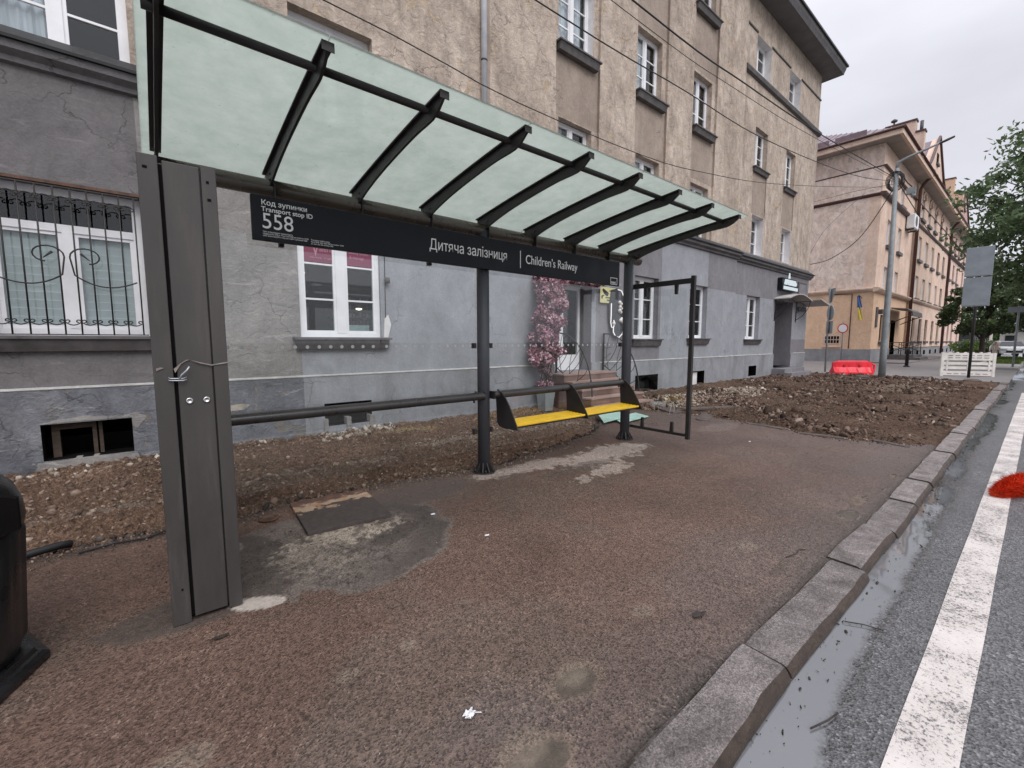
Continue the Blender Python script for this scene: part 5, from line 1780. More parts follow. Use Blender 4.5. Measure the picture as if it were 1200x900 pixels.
# rafters: curved tapering T sections
def top_z(y):
    t = (4.30 - y) / (4.30 - 2.50)
    return 2.925 + .225 * t + .014 * math.sin(PI * max(0, min(1, t)))
for i in range(9):
    x_ = .113 + .717 * i
    b = MB()
    n_ = 22
    ys_ = [4.22 - (4.22 - 2.55) * k / n_ for k in range(n_ + 1)]
    def bot_z(y):
        t = (4.22 - y) / (4.22 - 2.55)
        dpt = .092 + .11 * math.exp(-t / .19) + .014 * math.exp(-((t - .90) / .09) ** 2)
        if t > .94:
            dpt *= 1 - (t - .94) / .06 * .6
        return top_z(y) - dpt
    poly = [(y, top_z(y) - .012) for y in ys_] + [(y, bot_z(y)) for y in reversed(ys_)]
    for k in range(n_):
        y0_, y1_ = ys_[k], ys_[k + 1]
        b.prism([(y0_, top_z(y0_) - .012), (y1_, top_z(y1_) - .012), (y1_, bot_z(y1_)), (y0_, bot_z(y0_))], 'x', x_ - .009, x_ + .009)
        b.prism([(y0_, top_z(y0_)), (y1_, top_z(y1_)), (y1_, top_z(y1_) - .012), (y0_, top_z(y0_) - .012)], 'x', x_ - .033, x_ + .033)
    # end plate at the tip
    b.prism([(2.545, top_z(2.55) + .0), (2.545, top_z(2.55) - .05), (2.55, top_z(2.55) - .05), (2.55, top_z(2.55))], 'x', x_ - .033, x_ + .033)
    ra = b.build('rafter', 'frame_metal', sh)
    b = MB()
    for yy, zz in ((4.17, -.10), (4.03, -.10), (4.17, -.17), (4.03, -.155)):
        b.tube([(x_ - .016, yy, top_z(yy) + zz * .8), (x_ + .016, yy, top_z(yy) + zz)], .008, 6)
    b.build('bolt', 'frame_metal', ra)
    if 0 < i < 8:
        b = MB()
        b.box(x_ + .016, x_ + .024, 4.03, 4.10, 2.69, 2.84)
        b.build('hanger', 'frame_metal', ra)
# canopy glass: curved panes side by side
gx = [.03, .83, 2.264, 3.698, 5.132, 6.02]
for k in range(5):
    b = MB()
    n_ = 36
    ys_ = [4.42 - (4.42 - 2.515) * j / n_ for j in range(n_ + 1)]
    a, e = gx[k] + .003, gx[k + 1] - .003
    b.prism([(y, top_z(y) + .002) for y in ys_] + [(y, top_z(y) + .012) for y in reversed(ys_)], 'x', a, e)
    o = b.build('roof_glass', ['roof_glass', 'glass_clear'], sh)
    me = o.data
    import bmesh
    bm = bmesh.new()
    bm.from_mesh(me)
    bmesh.ops.recalc_face_normals(bm, faces=bm.faces)
    for e_ in bm.edges:
        if len(e_.link_faces) == 2 and e_.calc_face_angle(0) > 1.0:
            e_.smooth = False
    bm.normal_update()
    for f in bm.faces:
        f.smooth = True
        f.material_index = 1 if f.normal.z > .5 else 0
    bm.to_mesh(me)
    bm.free()
# name board
b = MB()
b.cbox((3.015, 4.030, 2.526), (4.69, .04, .348), .004)
nb = b.build('name_board', 'sign_black', sh)
Yt = 4.0085
text_mesh('lettering', "Дитяча залізниця", .150, nb, 'text_white', 2.227, Yt, 2.480, axis='xz', xscale=.80)
text_mesh('lettering', "Children’s Railway", .150, nb, 'text_white', 3.524, Yt, 2.480, axis='xz', xscale=.82)
b = MB()
b.box(3.438, 3.448, Yt - .001, Yt + .002, 2.417, 2.617)
b.build('divider_line', 'text_white', nb)
text_mesh('lettering', "Код зупинки", .054, nb, 'text_white', 0.739, Yt, 2.629, bold=.0006, xscale=1.05)
text_mesh('lettering', "Transport stop ID", .052, nb, 'text_white', 0.739, Yt, 2.580, bold=.0006, xscale=1.0)
text_mesh('stop_number', "558", .172, nb, 'text_white', 0.736, Yt, 2.449, xscale=.92)
text_mesh('lettering', "Час очікування транспорту\nНадішліть SMS з текстом 558 на номер 2270\nабо відскануйте код на сайті\u00a0зупинки 558".replace("\u00a0", " "), .0165, nb, 'text_white', 0.742, Yt, 2.417, xscale=1.0)
text_mesh('lettering', "Transport waiting time\nSend SMS with text 558 to number 2270\nor visit the site of stop 558", .0165, nb, 'text_white', 1.101, Yt, 2.402, xscale=1.0)
b = MB()
lx0, lx1, lz0, lz1 = 5.15, 5.305, 2.368, 2.466
for q in ((lx0, lx1, lz1 - .008, lz1), (lx0, lx1, lz0, lz0 + .008), (lx0, lx0 + .008, lz0 + .008, lz1 - .008), (lx1 - .008, lx1, lz0 + .008, lz1 - .008)):
    b.box(q[0], q[1], Yt - .001, Yt + .002, q[2], q[3])
b.build('logo_frame', 'text_white', nb)
text_mesh('lettering', "PRIME", .040, nb, 'text_white', lx0 + .014, Yt, lz0 + .014, bold=.001, xscale=1.02)
# hand rails
for xa, xb in ((.30, 2.91), (3.055, 5.58)):
    b = MB()
    n_ = 20
    V, F = [], []
    for x_ in (xa, xb):
        for k in range(n_):
            t = 2 * PI * k / n_
            V.append((x_, 4.05 + .056 * math.cos(t), .925 + .046 * math.sin(t)))
    F = [(k, (k + 1) % n_, n_ + (k + 1) % n_, n_ + k) for k in range(n_)]
    b.add(V, F, 0, True)
    b.add(V, [tuple(range(n_))[::-1], tuple(range(n_, 2 * n_))])
    for xc in ((xa + .06), (xb - .12)):
        b.tube([(xc, 4.05, .885), (xc, 4.05, .855)], .012, 8)
        b.tube([(xc + .03, 4.06, .965), (xc + .03, 4.06, .985)], .014, 8)
    b.build('hand_rail', 'rail_metal', sh)
b = MB()
b.box(2.90, 2.915, 4.0, 4.10, .88, .97)
b.box(3.045, 3.06, 4.0, 4.10, .88, .97)
b.build('rail_bracket', 'frame_metal', sh)
# bench: three curved brackets, two slatted seats
for x_ in (3.13, 4.335, 5.53):
    pts = [(4.085, .945), (4.03, .975), (3.97, .955), (3.90, .895), (3.83, .81), (3.76, .70), (3.70, .60), (3.675, .548), (3.72, .545), (3.90, .535), (4.02, .55), (4.06, .60)]
    b = MB()
    b.prism(pts, 'x', x_ - .007, x_ + .007)
    b.build('bench_bracket', 'frame_metal', sh, .002)
for xa, xb in ((3.145, 4.32), (4.35, 5.515)):
    b = MB()
    for k in range(6):
        y_ = 3.715 + k * .057
        b.cbox(((xa + xb) / 2, y_ + .022, .592 + .0016 * k), (xb - xa, .037, .024), .005)
    so = b.build('seat', 'yellow', sh)
    b = MB()
    b.box(xa, xb, 3.73, 3.77, .560, .578)
    b.box(xa, xb, 3.98, 4.01, .560, .578)
    b.build('seat_frame', 'frame_metal', so)
# rear glass panes with a row of frosted safety dots
for xa, xb, za, zb in ((.42, 1.745, .28, 2.42), (1.757, 2.885, .28, 2.42), (3.08, 5.62, .28, 2.42)):
    b = MB()
    b.box(xa, xb, 4.145, 4.153, za, zb)
    gp = b.build('glass_pane', 'glass_panel', sh)
    b = MB()
    n_ = int((xb - xa) / .10)
    for k in range(n_):
        cx_ = xa + .05 + k * .10
        b.add([(cx_ + .016 * math.cos(2 * PI * q / 10), 4.1435, 1.50 + .016 * math.sin(2 * PI * q / 10)) for q in range(10)], [tuple(range(10))[::-1]])
    b.build('safety_dots', MT.get('frost') or MT.setdefault('frost', M_simple('frosted_dots', (0.40, 0.42, 0.43), .8, .05, 5, 0)), gp)
b = MB()
for xc, zc in ((.9, 2.37), (2.3, 2.37), (2.86, 1.5), (3.09, 1.5), (5.60, 1.5), (3.09, .5), (5.6, .5), (2.86, .5)):
    b.box(xc - .018, xc + .018, 4.12, 4.17, zc - .03, zc + .03)
b.build('glass_clamp', 'frame_metal', sh)
# side screen towards the street
sx = 5.85
b = MB()
b.box(sx - .025, sx + .025, 3.15, 4.14, 2.355, 2.425)
b.box(sx - .02, sx + .02, 3.17, 4.14, .185, .225)
b.box(sx - .027, sx + .027, 3.10, 3.155, .15, 2.455)
b.box(5.745, sx + .02, 4.08, 4.14, 2.357, 2.423)
b.box(5.745, sx + .015, 4.08, 4.14, .187, .223)
ss = b.build('side_screen_frame', 'frame_metal', sh, .003)
b = MB()
b.box(sx - .004, sx + .004, 3.22, 4.06, .27, 2.30)
b.build('glass_pane', 'glass_panel', ss)
b = MB()
for yc in (3.38, 3.88):
    for za, zb, w0, w1 in ((.21, .37, .026, .016), (2.37, 2.22, .026, .018)):
        b.add([(sx - .018, yc - w0, za), (sx - .018, yc + w0, za), (sx - .018, yc + w1, zb), (sx - .018, yc - w1, zb),
               (sx + .018, yc - w0, za), (sx + .018, yc + w0, za), (sx + .018, yc + w1, zb), (sx + .018, yc - w1, zb)],
              [(0, 1, 2, 3), (7, 6, 5, 4), (0, 4, 5, 1), (1, 5, 6, 2), (2, 6, 7, 3), (3, 7, 4, 0)])
b.build('glass_clamp', 'frame_metal', ss)
b = MB()       # scratched tag on the screen
yy = 3.74
for k in range(9):
    y0_ = yy - k * .028
    b.tube([(sx - .0065, y0_, .56), (sx - .0065, y0_ - .006, .64 + .012 * math.sin(k * 2)), (sx - .0065, y0_ - .02, .645), (sx - .0065, y0_ - .026, .56)], .0035, 5)
b.tube([(sx - .0065, 3.49, .64), (sx - .0065, 3.44, .68), (sx - .0065, 3.38, .67), (sx - .0065, 3.42, .48), (sx - .0065, 3.46, .45)], .004, 5)
b.tube([(sx - .0065, 3.36, .67), (sx - .0065, 3.345, .58), (sx - .0065, 3.35, .47)], .004, 5)
b.build('scratched_scrawl', MT.get('frost'), ss)
# deep end box (its narrow folded-sheet edge faces the kerb)
b = MB()
b.box(.02, .31, 2.915, 4.20, .03, 2.45)
eb = b.build('end_box', 'box_metal', sh, .004)
def colpiece(nm, xa, xb, ya, yb, za, zb, bev=.004):
    b = MB()
    b.box(xa, xb, ya, yb, za, zb)
    return b.build(nm, 'box_metal', eb, bev)
colpiece('side_flange', .000, .082, 2.885, 2.913, .0, 2.475)
cp = colpiece('centre_panel', .098, .252, 2.893, 2.913, .022, 2.46)
colpiece('side_flange', .258, .325, 2.886, 2.913, .008, 2.475)
b = MB()
b.box(.083, .097, 2.905, 2.913, .03, 2.44)
b.build('shadow_gap', 'dark_gap', eb)
b = MB()
for xc in (.142, .218):
    b.v, n0 = b.v, len(b.v)
    m_ = MB()
    m_.lathe([(.0145, 0), (.017, .002), (.017, .005), (.011, .008), (.009, .004)], (0, 0, 0), 16)
    b.add([(xc + p_[0], 2.893 - p_[2], 1.232 + p_[1]) for p_ in m_.v], m_.f, 0, True)
b.build('rivet', 'chrome', cp)
b = MB()
b.tube([(.060, 2.880, 1.350), (.064, 2.872, 1.346), (.120, 2.868, 1.344), (.136, 2.880, 1.348)], .0035, 8)
b.tube([(.060, 2.880, 1.362), (.066, 2.870, 1.357), (.12, 2.868, 1.355), (.136, 2.880, 1.36)], .003, 8)
b.tube([(.104, 2.868, 1.352), (.115, 2.862, 1.375), (.138, 2.858, 1.398), (.150, 2.86, 1.418)], .0045, 8)
b.build('wire_staple', 'galv', cp)
b = MB()
b.prism([(.084, 1.405), (.115, 1.435), (.14, 1.452), (.155, 1.452), (.14, 1.447), (.116, 1.43), (.098, 1.40), (.09, 1.385)], 'y', 2.884, 2.892)
b.prism([(.16, 1.450), (.20, 1.438), (.25, 1.424), (.325, 1.437), (.325, 1.430), (.25, 1.418), (.2, 1.431)], 'y', 2.880, 2.886)
b.prism([(.012, 1.41), (.03, 1.416), (.045, 1.412), (.028, 1.405), (.013, 1.396)], 'y', 2.880, 2.885)
b.build('torn_tape', M_simple('brown_tape', (0.22, 0.19, 0.17), .35, .2, 20, .1), cp)
b = MB()
for xc, zc, w_ in ((.030, 2.41, .018), (.285, 2.39, .012), (.288, 2.30, .016), (.05, .2, .008)):
    b.box(xc - w_ / 2, xc + w_ / 2, 2.882, 2.8855, zc - .006, zc + .006)
b.build('bolt_hole', 'dark_gap', eb)
b = MB()
b.box(.300, .345, 4.08, 4.12, 2.56, 2.80)
b.build('roof_bracket', 'frame_metal', eb)

# ================================================================== THINGS ON THE PAVEMENT
# litter bin, cut by the left edge of the picture
lb = thing('litter_bin', 'black ribbed plastic litter bin with domed hood on a flared base', 'litter bin', (-.94, 3.0, 0))
b = MB()
fr_ = lambda t, z: 1 + (.022 * (1 if math.sin(t * 11) > 0 else 0) if .14 < z < .68 else 0)
b.lathe([(.36, .07), (.375, .12), (.385, .15), (.40, .40), (.415, .66), (.415, .70)], (-.94, 3.0, 0), 88, fr=fr_)
b.build('body', 'black_plastic', lb)
b = MB()
b.lathe([(.425, .70), (.43, .73), (.425, .80), (.40, .88), (.35, .945), (.26, .985), (.10, 1.0)], (-.94, 3.0, 0), 44)
hd = b.build('hood', 'black_plastic', lb)
b = MB()
b.lathe([(.462, 0), (.465, .035), (.44, .05), (.42, .055), (.415, .075), (.38, .078)], (-.94, 3.0, 0), 8, sm=False)
b.build('base', 'black_plastic', lb, .004)
b = MB()
b.tube([(-.66, 2.70, .89), (-.61, 2.74, .87), (-.58, 2.81, .80), (-.57, 2.86, .72)], .018, 8)
b.build('handle', 'black_plastic', hd)
b = MB()
b.prism([(-.2, .72), (-.2, .86), (-.12, .90), (.12, .90), (.2, .86), (.2, .72)], 'y', -.02, .02)
b.v = [(-.94 + x_ * .7071 + .30, 3.0 + x_ * .7071 - .30 + y_, z_) for x_, y_, z_ in b.v]
b.build('opening', 'dark_gap', hd)

# rusty steel cover
pl = MB()
pl.prism([(.915, 4.395), (.868, 3.605), (1.545, 3.545), (1.60, 4.345)][::-1], 'z', .004, .036)
tag(pl.build('steel_cover', 'plate', None, .003), 'rusty rectangular steel plate lying on muddy asphalt beside the end box', 'cover plate')
b = MB()
b.lathe([(.075, 0), (.08, .008), (.078, .014), (.06, .015), (.058, .011), (.01, .012)], (.70, 4.18, .004), 20)
tag(b.build('valve_cover', 'rust'), 'small round iron valve cover near the corner of the rusty plate', 'valve cover')
b = MB()
b.tube([(-1.4, 4.42, .03), (-.95, 4.47, .035), (-.78, 4.49, .035), (-.62, 4.55, .035), (-.56, 4.58, .02)], .028, 10)
tag(b.build('hose', 'cable'), 'end of a thick black hose at the soil edge behind the litter bin', 'hose')
b = MB()
b.tube([(-.5, 4.36, .012), (-.3, 4.40, .014), (-.12, 4.36, .012), (.02, 4.45, .012), (.2, 4.48, .02)], .007, 8)
tag(b.build('cable', 'cable'), 'thin black cable lying along the soil edge left of the end box', 'cable')
# mint-green glass sheets
for poly, zb, tilt, lb_ in (([(6.35, 5.02), (6.95, 5.68), (7.62, 5.66), (7.1, 5.12)], .05, .05, 'pale green glass sheet on the soil under the yellow bench, left one'),
                            ([(6.66, 4.86), (6.95, 5.25), (7.85, 5.38), (7.7, 4.96)], .03, .02, 'pale green glass sheet right of the end post, partly under another')):
    b = MB()
    b.prism(poly, 'z', zb, zb + .010)
    b.v = [(x_, y_, z_ + (y_ - 5) * tilt) for x_, y_, z_ in b.v]
    tag(b.build('glass_sheet', 'mint', None, .001), lb_, 'glass sheet', 'pale green glass sheets')
# bits of rubbish
b = MB()
N = 7
for i in range(N):
    for k in range(N):
        def q(i_, k_):
            u, v = i_ / N - .5, k_ / N - .5
            return (.92 + u * .048 + .006 * math.sin(k_ * 2.3 + i_), 1.39 + v * .036 + .005 * math.cos(i_ * 1.9 + k_), .010 + .014 * abs(math.sin(i_ * 1.7 + k_ * 2.6)))
        if (i, k) not in ((0, 0), (6, 0), (0, 6), (2, 4)):
            b.face([q(i, k), q(i + 1, k), q(i + 1, k + 1), q(i, k + 1)])
b.tube([(.94, 1.38, .02), (.962, 1.362, .02)], .0022, 5)
tag(b.build('paper_scrap', 'paper'), 'crumpled white scrap of paper on the asphalt in the foreground', 'paper')
b = MB()
b.prism([(2.245, 1.12), (2.27, 1.10), (2.30, 1.095), (2.345, 1.10), (2.325, 1.12), (2.31, 1.14), (2.27, 1.14)], 'z', .008, .011)
b.v = [(x_, y_, z_ + .35 * abs(y_ - 1.118) + .1 * abs(x_ - 2.29)) for x_, y_, z_ in b.v]
tag(b.build('dead_leaf', 'twig'), 'small dark dead leaf on the asphalt near the kerb', 'leaf')
b = MB()
b.tube([(3.42, 1.05, .008), (3.52, 1.02, .014), (3.62, 1.03, .010), (3.66, 1.0, .008)], .0035, 6)
tag(b.build('twig', 'twig'), 'short brown twig on the asphalt beside the kerb joint', 'twig')
b = MB()
b.tube([(2.02, .49, -.055), (2.12, .455, -.052), (2.2, .44, -.055)], .004, 6)
tag(b.build('twig', 'twig'), 'short reddish twig floating in the gutter puddle', 'twig')
b = MB()
b.tube([(2.98, .60, -.055), (3.03, .52, -.054), (3.05, .44, -.055)], .003, 6)
tag(b.build('twig', 'twig'), 'thin straight twig across the gutter puddle near a kerb joint', 'twig')
b = MB()
b.prism([(.15, 2.625), (.20, 2.61), (.225, 2.63), (.165, 2.64)], 'z', .006, .012)
tag(b.build('metal_scrap', 'twig'), 'small dark scrap in front of the foot of the end box', 'scrap')
for (x_, y_, lb_) in ((1.83, 3.35, 'tiny white cigarette end on asphalt right of the rusty plate'), (7.0, 2.75, 'small white scrap on the asphalt near the glass side panel'), (1.95, 2.7, 'small pale pebble on the asphalt mid foreground')):
    b = MB()
    b.tube([(x_, y_, .014), (x_ + .035, y_ - .01, .014)], .007, 7)
    tag(b.build('cigarette_end', 'paper'), lb_, 'litter')

# fluffy red-orange thing lying across the white line (runs out of the picture)
cx_, cy_ = 7.5, 0.03
axis = [(6.66, .175, .05, .012), (6.72, .15, .062, .045), (6.80, .11, .078, .08), (6.9, .07, .10, .115), (7.05, -.02, .115, .13), (7.2, -.14, .12, .135), (7.35, -.3, .12, .13), (7.45, -.5, .11, .11), (7.5, -.68, .085, .06)]
for_v = MB()
for_v.tube([(a[0], a[1], a[2] - .065) for a in axis], [a[3] * .72 for a in axis], 14)
core = for_v.build('fluffy_cover', 'fluff')
tag(core, 'fluffy bright red-orange roll lying across the white road line at right edge', 'fluffy roll')
n = 9000
tt = rng.uniform(0, len(axis) - 1.001, n)
ii = tt.astype(int)
ff_ = (tt - ii)[:, None]
AX = np.array(axis)
C0 = AX[ii] * (1 - ff_) + AX[ii + 1] * ff_
C0[:, 2] -= .065
d_ = AX[ii + 1, :3] - AX[ii, :3]
d_ /= np.linalg.norm(d_, axis=1)[:, None]
rv = rng.normal(size=(n, 3))
rv -= (rv * d_).sum(1)[:, None] * d_
rv /= np.linalg.norm(rv, axis=1)[:, None]
base = C0[:, :3] + rv * C0[:, 3:4] * .68
dirn = rv + rng.normal(0, .35, (n, 3)) - d_ * .35 + np.array([0, 0, -.15])
tip = base + dirn * (.030 + .022 * rng.random((n, 1)))
tip[:, 2] = np.maximum(tip[:, 2], -.061)
base[:, 2] = np.maximum(base[:, 2], -.061)
sd_ = np.cross(dirn, d_)
sd_ /= np.linalg.norm(sd_, axis=1)[:, None] + 1e-9
V = np.stack([base - sd_ * .0035, base + sd_ * .0035, tip], 1).reshape(-1, 3)
np_mesh('fur', V, np.arange(3 * n).reshape(-1, 3), 'fluff', core)

# ---- flower column at the entrance
fc = thing('flower_column', 'tall column of mauve artificial blossoms in a grey planter beside the white door', 'flower arrangement', (6.92, 7.16, 0))
b = MB()
b.prism([(0, 0)] * 0 or [(6.76, 7.02), (7.06, 7.02), (7.06, 7.32), (6.76, 7.32)], 'z', -.04, -.03)
P0, P1 = .115, .165
V = []
for z_, h_ in ((-.04, .115), (.50, .165), (.50, .145), (.44, .14)):
    V += [(6.92 - h_, 7.16 - h_, z_), (6.92 + h_, 7.16 - h_, z_), (6.92 + h_, 7.16 + h_, z_), (6.92 - h_, 7.16 + h_, z_)]
F = []
for l_ in range(3):
    for k in range(4):
        F.append((l_ * 4 + k, l_ * 4 + (k + 1) % 4, l_ * 4 + 4 + (k + 1) % 4, l_ * 4 + 4 + k))
F += [(3, 2, 1, 0), (12, 13, 14, 15)]
b = MB()
b.add(V, F)
b.build('planter', 'pot_grey', fc, .005)
b = MB()
for k in range(11):
    a = k * 2.4
    r_ = .06 + .03 * (k % 3)
    px_, py_ = 6.92 + r_ * math.cos(a), 7.16 + r_ * math.sin(a)
    pts = [(px_, py_, .45)]
    for q in range(1, 9):
        t = q / 8
        pts.append((6.92 + (r_ + .05 * t) * math.cos(a + t * .9) - .02 * t + .03 * math.sin(q * 1.9 + k), 7.16 + (r_ + .04 * t) * math.sin(a + t * .9) + .02 * math.cos(q * 2.3 + k), .45 + .85 * t))
    b.tube(pts, .011, 6)
b.build('stem', 'ironwood', fc)
heads = []
hr = np.random.default_rng(5)
for k in range(190):
    z_ = hr.uniform(1.12, 3.0)
    wdt = .33 + .06 * math.sin(z_ * 6)
    xo = hr.normal(0, wdt * .55)
    heads.append((6.93 + np.clip(xo, -wdt, wdt) + .03 * (z_ - 1.2), 7.18 + hr.uniform(-.20, .16), z_, hr.uniform(.075, .125)))
for k in range(90):           # arch over the door
    x_ = hr.uniform(6.8, 9.0)
    z_ = 2.98 + .22 * hr.random() - .18 * max(0, 7.9 - x_) * hr.random()
    heads.append((x_, 7.26 + hr.uniform(-.12, .14), z_, hr.uniform(.06, .095)))
for k in range(26):
    x_ = hr.uniform(7.15, 7.65)
    heads.append((x_, 7.24 + hr.uniform(-.1, .1), hr.uniform(2.35, 2.95), hr.uniform(.055, .09)))
for k in range(30):
    heads.append((6.92 + hr.normal(0, .10), 7.16 + hr.normal(0, .09), .52 + .1 * hr.random(), hr.uniform(.04, .06)))
for k in range(40):
    a = hr.uniform(0, 6.28)
    heads.append((6.90 + .15 * math.cos(a), 7.16 + .12 * math.sin(a), hr.uniform(.6, 1.2), hr.uniform(.018, .035)))
HD = np.array(heads)
pn = 60
n = len(HD) * pn
hc = np.repeat(HD, pn, axis=0)
dv = rng.normal(size=(n, 3))
dv /= np.linalg.norm(dv, axis=1)[:, None]
ctr = hc[:, :3] + dv * hc[:, 3:4] * rng.uniform(.70, 1.0, (n, 1))
u_ = np.cross(dv, rng.normal(size=(n, 3)))
u_ /= np.linalg.norm(u_, axis=1)[:, None]
v_ = np.cross(dv, u_) + dv * .7
s_ = hc[:, 3:4] * .34
V = np.stack([ctr - u_ * s_, ctr - v_ * s_ * .8, ctr + u_ * s_, ctr + v_ * s_ * .9 + dv * s_ * .4], 1).reshape(-1, 3)
np_mesh('blossoms', V, np.arange(4 * n).reshape(-1, 4), 'blossom', fc)

# stair railings
for x_, lab in ((7.52, 'curved wrought iron stair railing left of the steps, by the flowers'), (9.30, 'curved wrought iron stair railing right of the steps')):
    rl = thing('stair_railing', lab, 'railing', (x_, 7.0, 0), 'wrought iron railings at the entrance steps')
    b = MB()
    b.box(x_ - .02, x_ + .02, 7.40, 7.44, .76, 1.76)
    b.build('newel_post', 'iron', rl)
    b = MB()
    def arc(t):
        return (x_, 7.42 - 1.13 * math.sin(t * PI / 2) ** .93, 1.75 - 1.50 * (1 - math.cos(t * PI / 2)) ** 1.02)
    b.tube([arc(t / 20) for t in range(21)], .016, 8)
    b.tube([(x_, 7.42, .93), (x_, 6.30, .24)], .013, 8)
    b.tube([(x_, 6.29, .26), (x_, 6.29, .0)], .016, 8)
    b.build('hand_rail', 'iron', rl)
    b = MB()
    def low(t):
        return (x_, 7.42 - 1.12 * t, .93 - .69 * t)
    for t0, t1, bend in ((.05, .25, .10), (.15, .10, -.08), (.30, .50, .12), (.40, .35, -.08), (.50, .68, .10), (.62, .55, -.06), (.70, .82, .06), (.20, .45, .05)):
        p0, p1 = Vector(low(t0)), Vector(arc(t1))
        pts = []
        for q in range(7):
            t = q / 6
            m = p0.lerp(p1, t)
            m.y -= bend * math.sin(PI * t)
            pts.append(m)
        b.tube(pts, .007, 6)
    for q in ((.0, .15, .3), (.3, .45, .55)):
        p0, p1 = Vector((x_, 7.42, 1.1 + q[0])), Vector((x_, 7.42 - .25, 1.25 + q[0] * .5))
        b.tube([p0, (x_, 7.34, 1.13 + q[0] * .8), p1], .006, 6)
    b.build('leaf_scrollwork', 'iron', rl)
# yellow camera-warning sign
cs_ = thing('warning_sign', 'pale yellow camera warning sign on the wall right of the entrance door', 'sign', (9.45, YW, 2.6))
b = MB()
b.box(9.14, 9.78, YW - .060, YW - .054, 2.565, 2.975)
pn_ = b.build('sign_plate', 'yellow_sticker', cs_)
b = MB()
yy = YW - .0615
b.prism([(9.22, 2.90), (9.27, 2.94), (9.50, 2.83), (9.47, 2.76), (9.42, 2.74), (9.30, 2.80)], 'y', yy - .001, yy + .002)
b.prism([(9.19, 2.74), (9.26, 2.77), (9.33, 2.77), (9.25, 2.72), (9.24, 2.67), (9.20, 2.67)], 'y', yy - .001, yy + .002)
b.build('camera_pictogram', 'black_ink', cs_)
text_mesh('lettering', "ВЕДЕТЬСЯ", .048, cs_, 'black_ink', 9.53, yy, 2.87, bold=.003, xscale=.72)
text_mesh('lettering', "ВІДЕО", .06, cs_, 'black_ink', 9.55, yy, 2.78, bold=.003, xscale=.85)
text_mesh('lettering', "СПОСТЕРЕЖЕННЯ", .045, cs_, 'black_ink', 9.36, yy, 2.69, bold=.0025, xscale=.85)
text_mesh('lettering', "ТЕРИТОРІЇ", .045, cs_, 'black_ink', 9.42, yy, 2.62, bold=.0025, xscale=.95)
# neon outline sign on a dark board
ns = thing('neon_sign', 'dark wall board with a glowing white outline tube and pale blossoms, by the entrance', 'neon sign', (9.85, YW, 1.6))
b = MB()
b.prism([(9.52, 2.1), (9.50, 2.5), (9.60, 2.92), (9.85, 2.98), (10.12, 2.85), (10.20, 2.4), (10.18, 1.8), (9.95, 1.62), (9.70, 1.70), (9.60, 1.9)], 'y', YW - .09, YW - .05)
b.build('board', 'fence_dark', ns)
b = MB()
yy = YW - .115
nt = [(9.55, 2.56), (9.55, 2.25), (9.54, 2.05), (9.58, 1.93), (9.66, 1.92), (9.70, 2.02), (9.67, 2.12)]
b.tube([(a, yy, c) for a, c in nt], .014, 6)
nt = [(9.66, 1.92), (9.66, 1.80), (9.76, 1.68), (9.92, 1.66), (10.06, 1.76), (10.10, 1.95), (10.10, 2.12), (10.18, 2.25), (10.18, 2.45), (10.12, 2.72), (9.98, 2.92), (9.82, 2.94)]
b.tube([(a, yy, c) for a, c in nt], .014, 6)
b.build('neon_tube', 'neon', ns)
b = MB()
for (a, c, r_) in ((9.90, 2.60, .05), (9.96, 2.56, .045), (9.92, 2.48, .05), (9.98, 2.44, .04), (9.90, 2.38, .055), (9.96, 2.34, .04), (10.0, 2.16, .045), (9.95, 2.12, .05), (10.02, 2.08, .04), (9.66, 2.03, .05)):
    b.lathe([(r_ * .3, -r_), (r_ * .85, -r_ * .5), (r_, 0), (r_ * .8, r_ * .6), (r_ * .3, r_)], (a, yy - .01, c), 9)
b.build('white_flower', 'white_plastic', ns)

# shop sign over the side entrance
sg_ = thing('shop_sign', 'black shop sign with white raised letters above the side entrance', 'sign', (22.4, YW + STEP, 4.0))
b = MB()
b.box(21.45, 23.25, YW + STEP - .22, YW + STEP - .02, 3.80, 4.12)
b.box(21.45, 23.2, YW + STEP - .20, YW + STEP - .02, 4.12, 4.34)
b.build('sign_box', 'sign_black', sg_)
text_mesh('lettering', "АРТ КРЕПЬ", .27, sg_, 'lit_letters', 21.60, YW + STEP - .25, 4.06, bold=.018, depth=.02, xscale=.95)
b = MB()
b.box(21.55, 23.25, YW + STEP - .245, YW + STEP - .225, 3.84, 3.98)
b.prism([(22.27, 4.36), (22.33, 4.60), (22.40, 4.36)], 'y', YW + STEP - .2, YW + STEP - .15)
b.build('light_strip', 'lit_letters', sg_)

# ---- lamp column with cables
lp = thing('street_lamp', 'tall grey steel street lamp with a bent arm at the far soil corner', 'street lamp', (23.82, 4.2, 0))
b = MB()
b.tube([(23.82, 4.2, -.08), (23.82, 4.2, 1.2), (23.82, 4.21, 4.5), (23.83, 4.26, 8.55)], [.128, .122, .10, .07], 16)
b.build('pole', 'lamp_steel', lp)
b = MB()
b.tube([(23.83, 4.26, 8.5), (23.83, 4.25, 8.78), (23.86, 3.85, 8.92), (23.95, 3.35, 9.08), (24.0, 3.02, 9.20)], [.07, .055, .045, .04, .035], 10)
b.build('arm', 'lamp_steel', lp)
b = MB()
b.lathe([(.02, -.2), (.06, -.18), (.075, 0), (.06, .22), (.02, .26)], (0, 0, 0), 10)
b.v = [(24.02 + x_ * 1.2, 2.86 + z_, 9.24 + y_ * .6 - z_ * .3) for x_, y_, z_ in b.v]
b.build('lantern', 'stone_sill', lp)
b = MB()
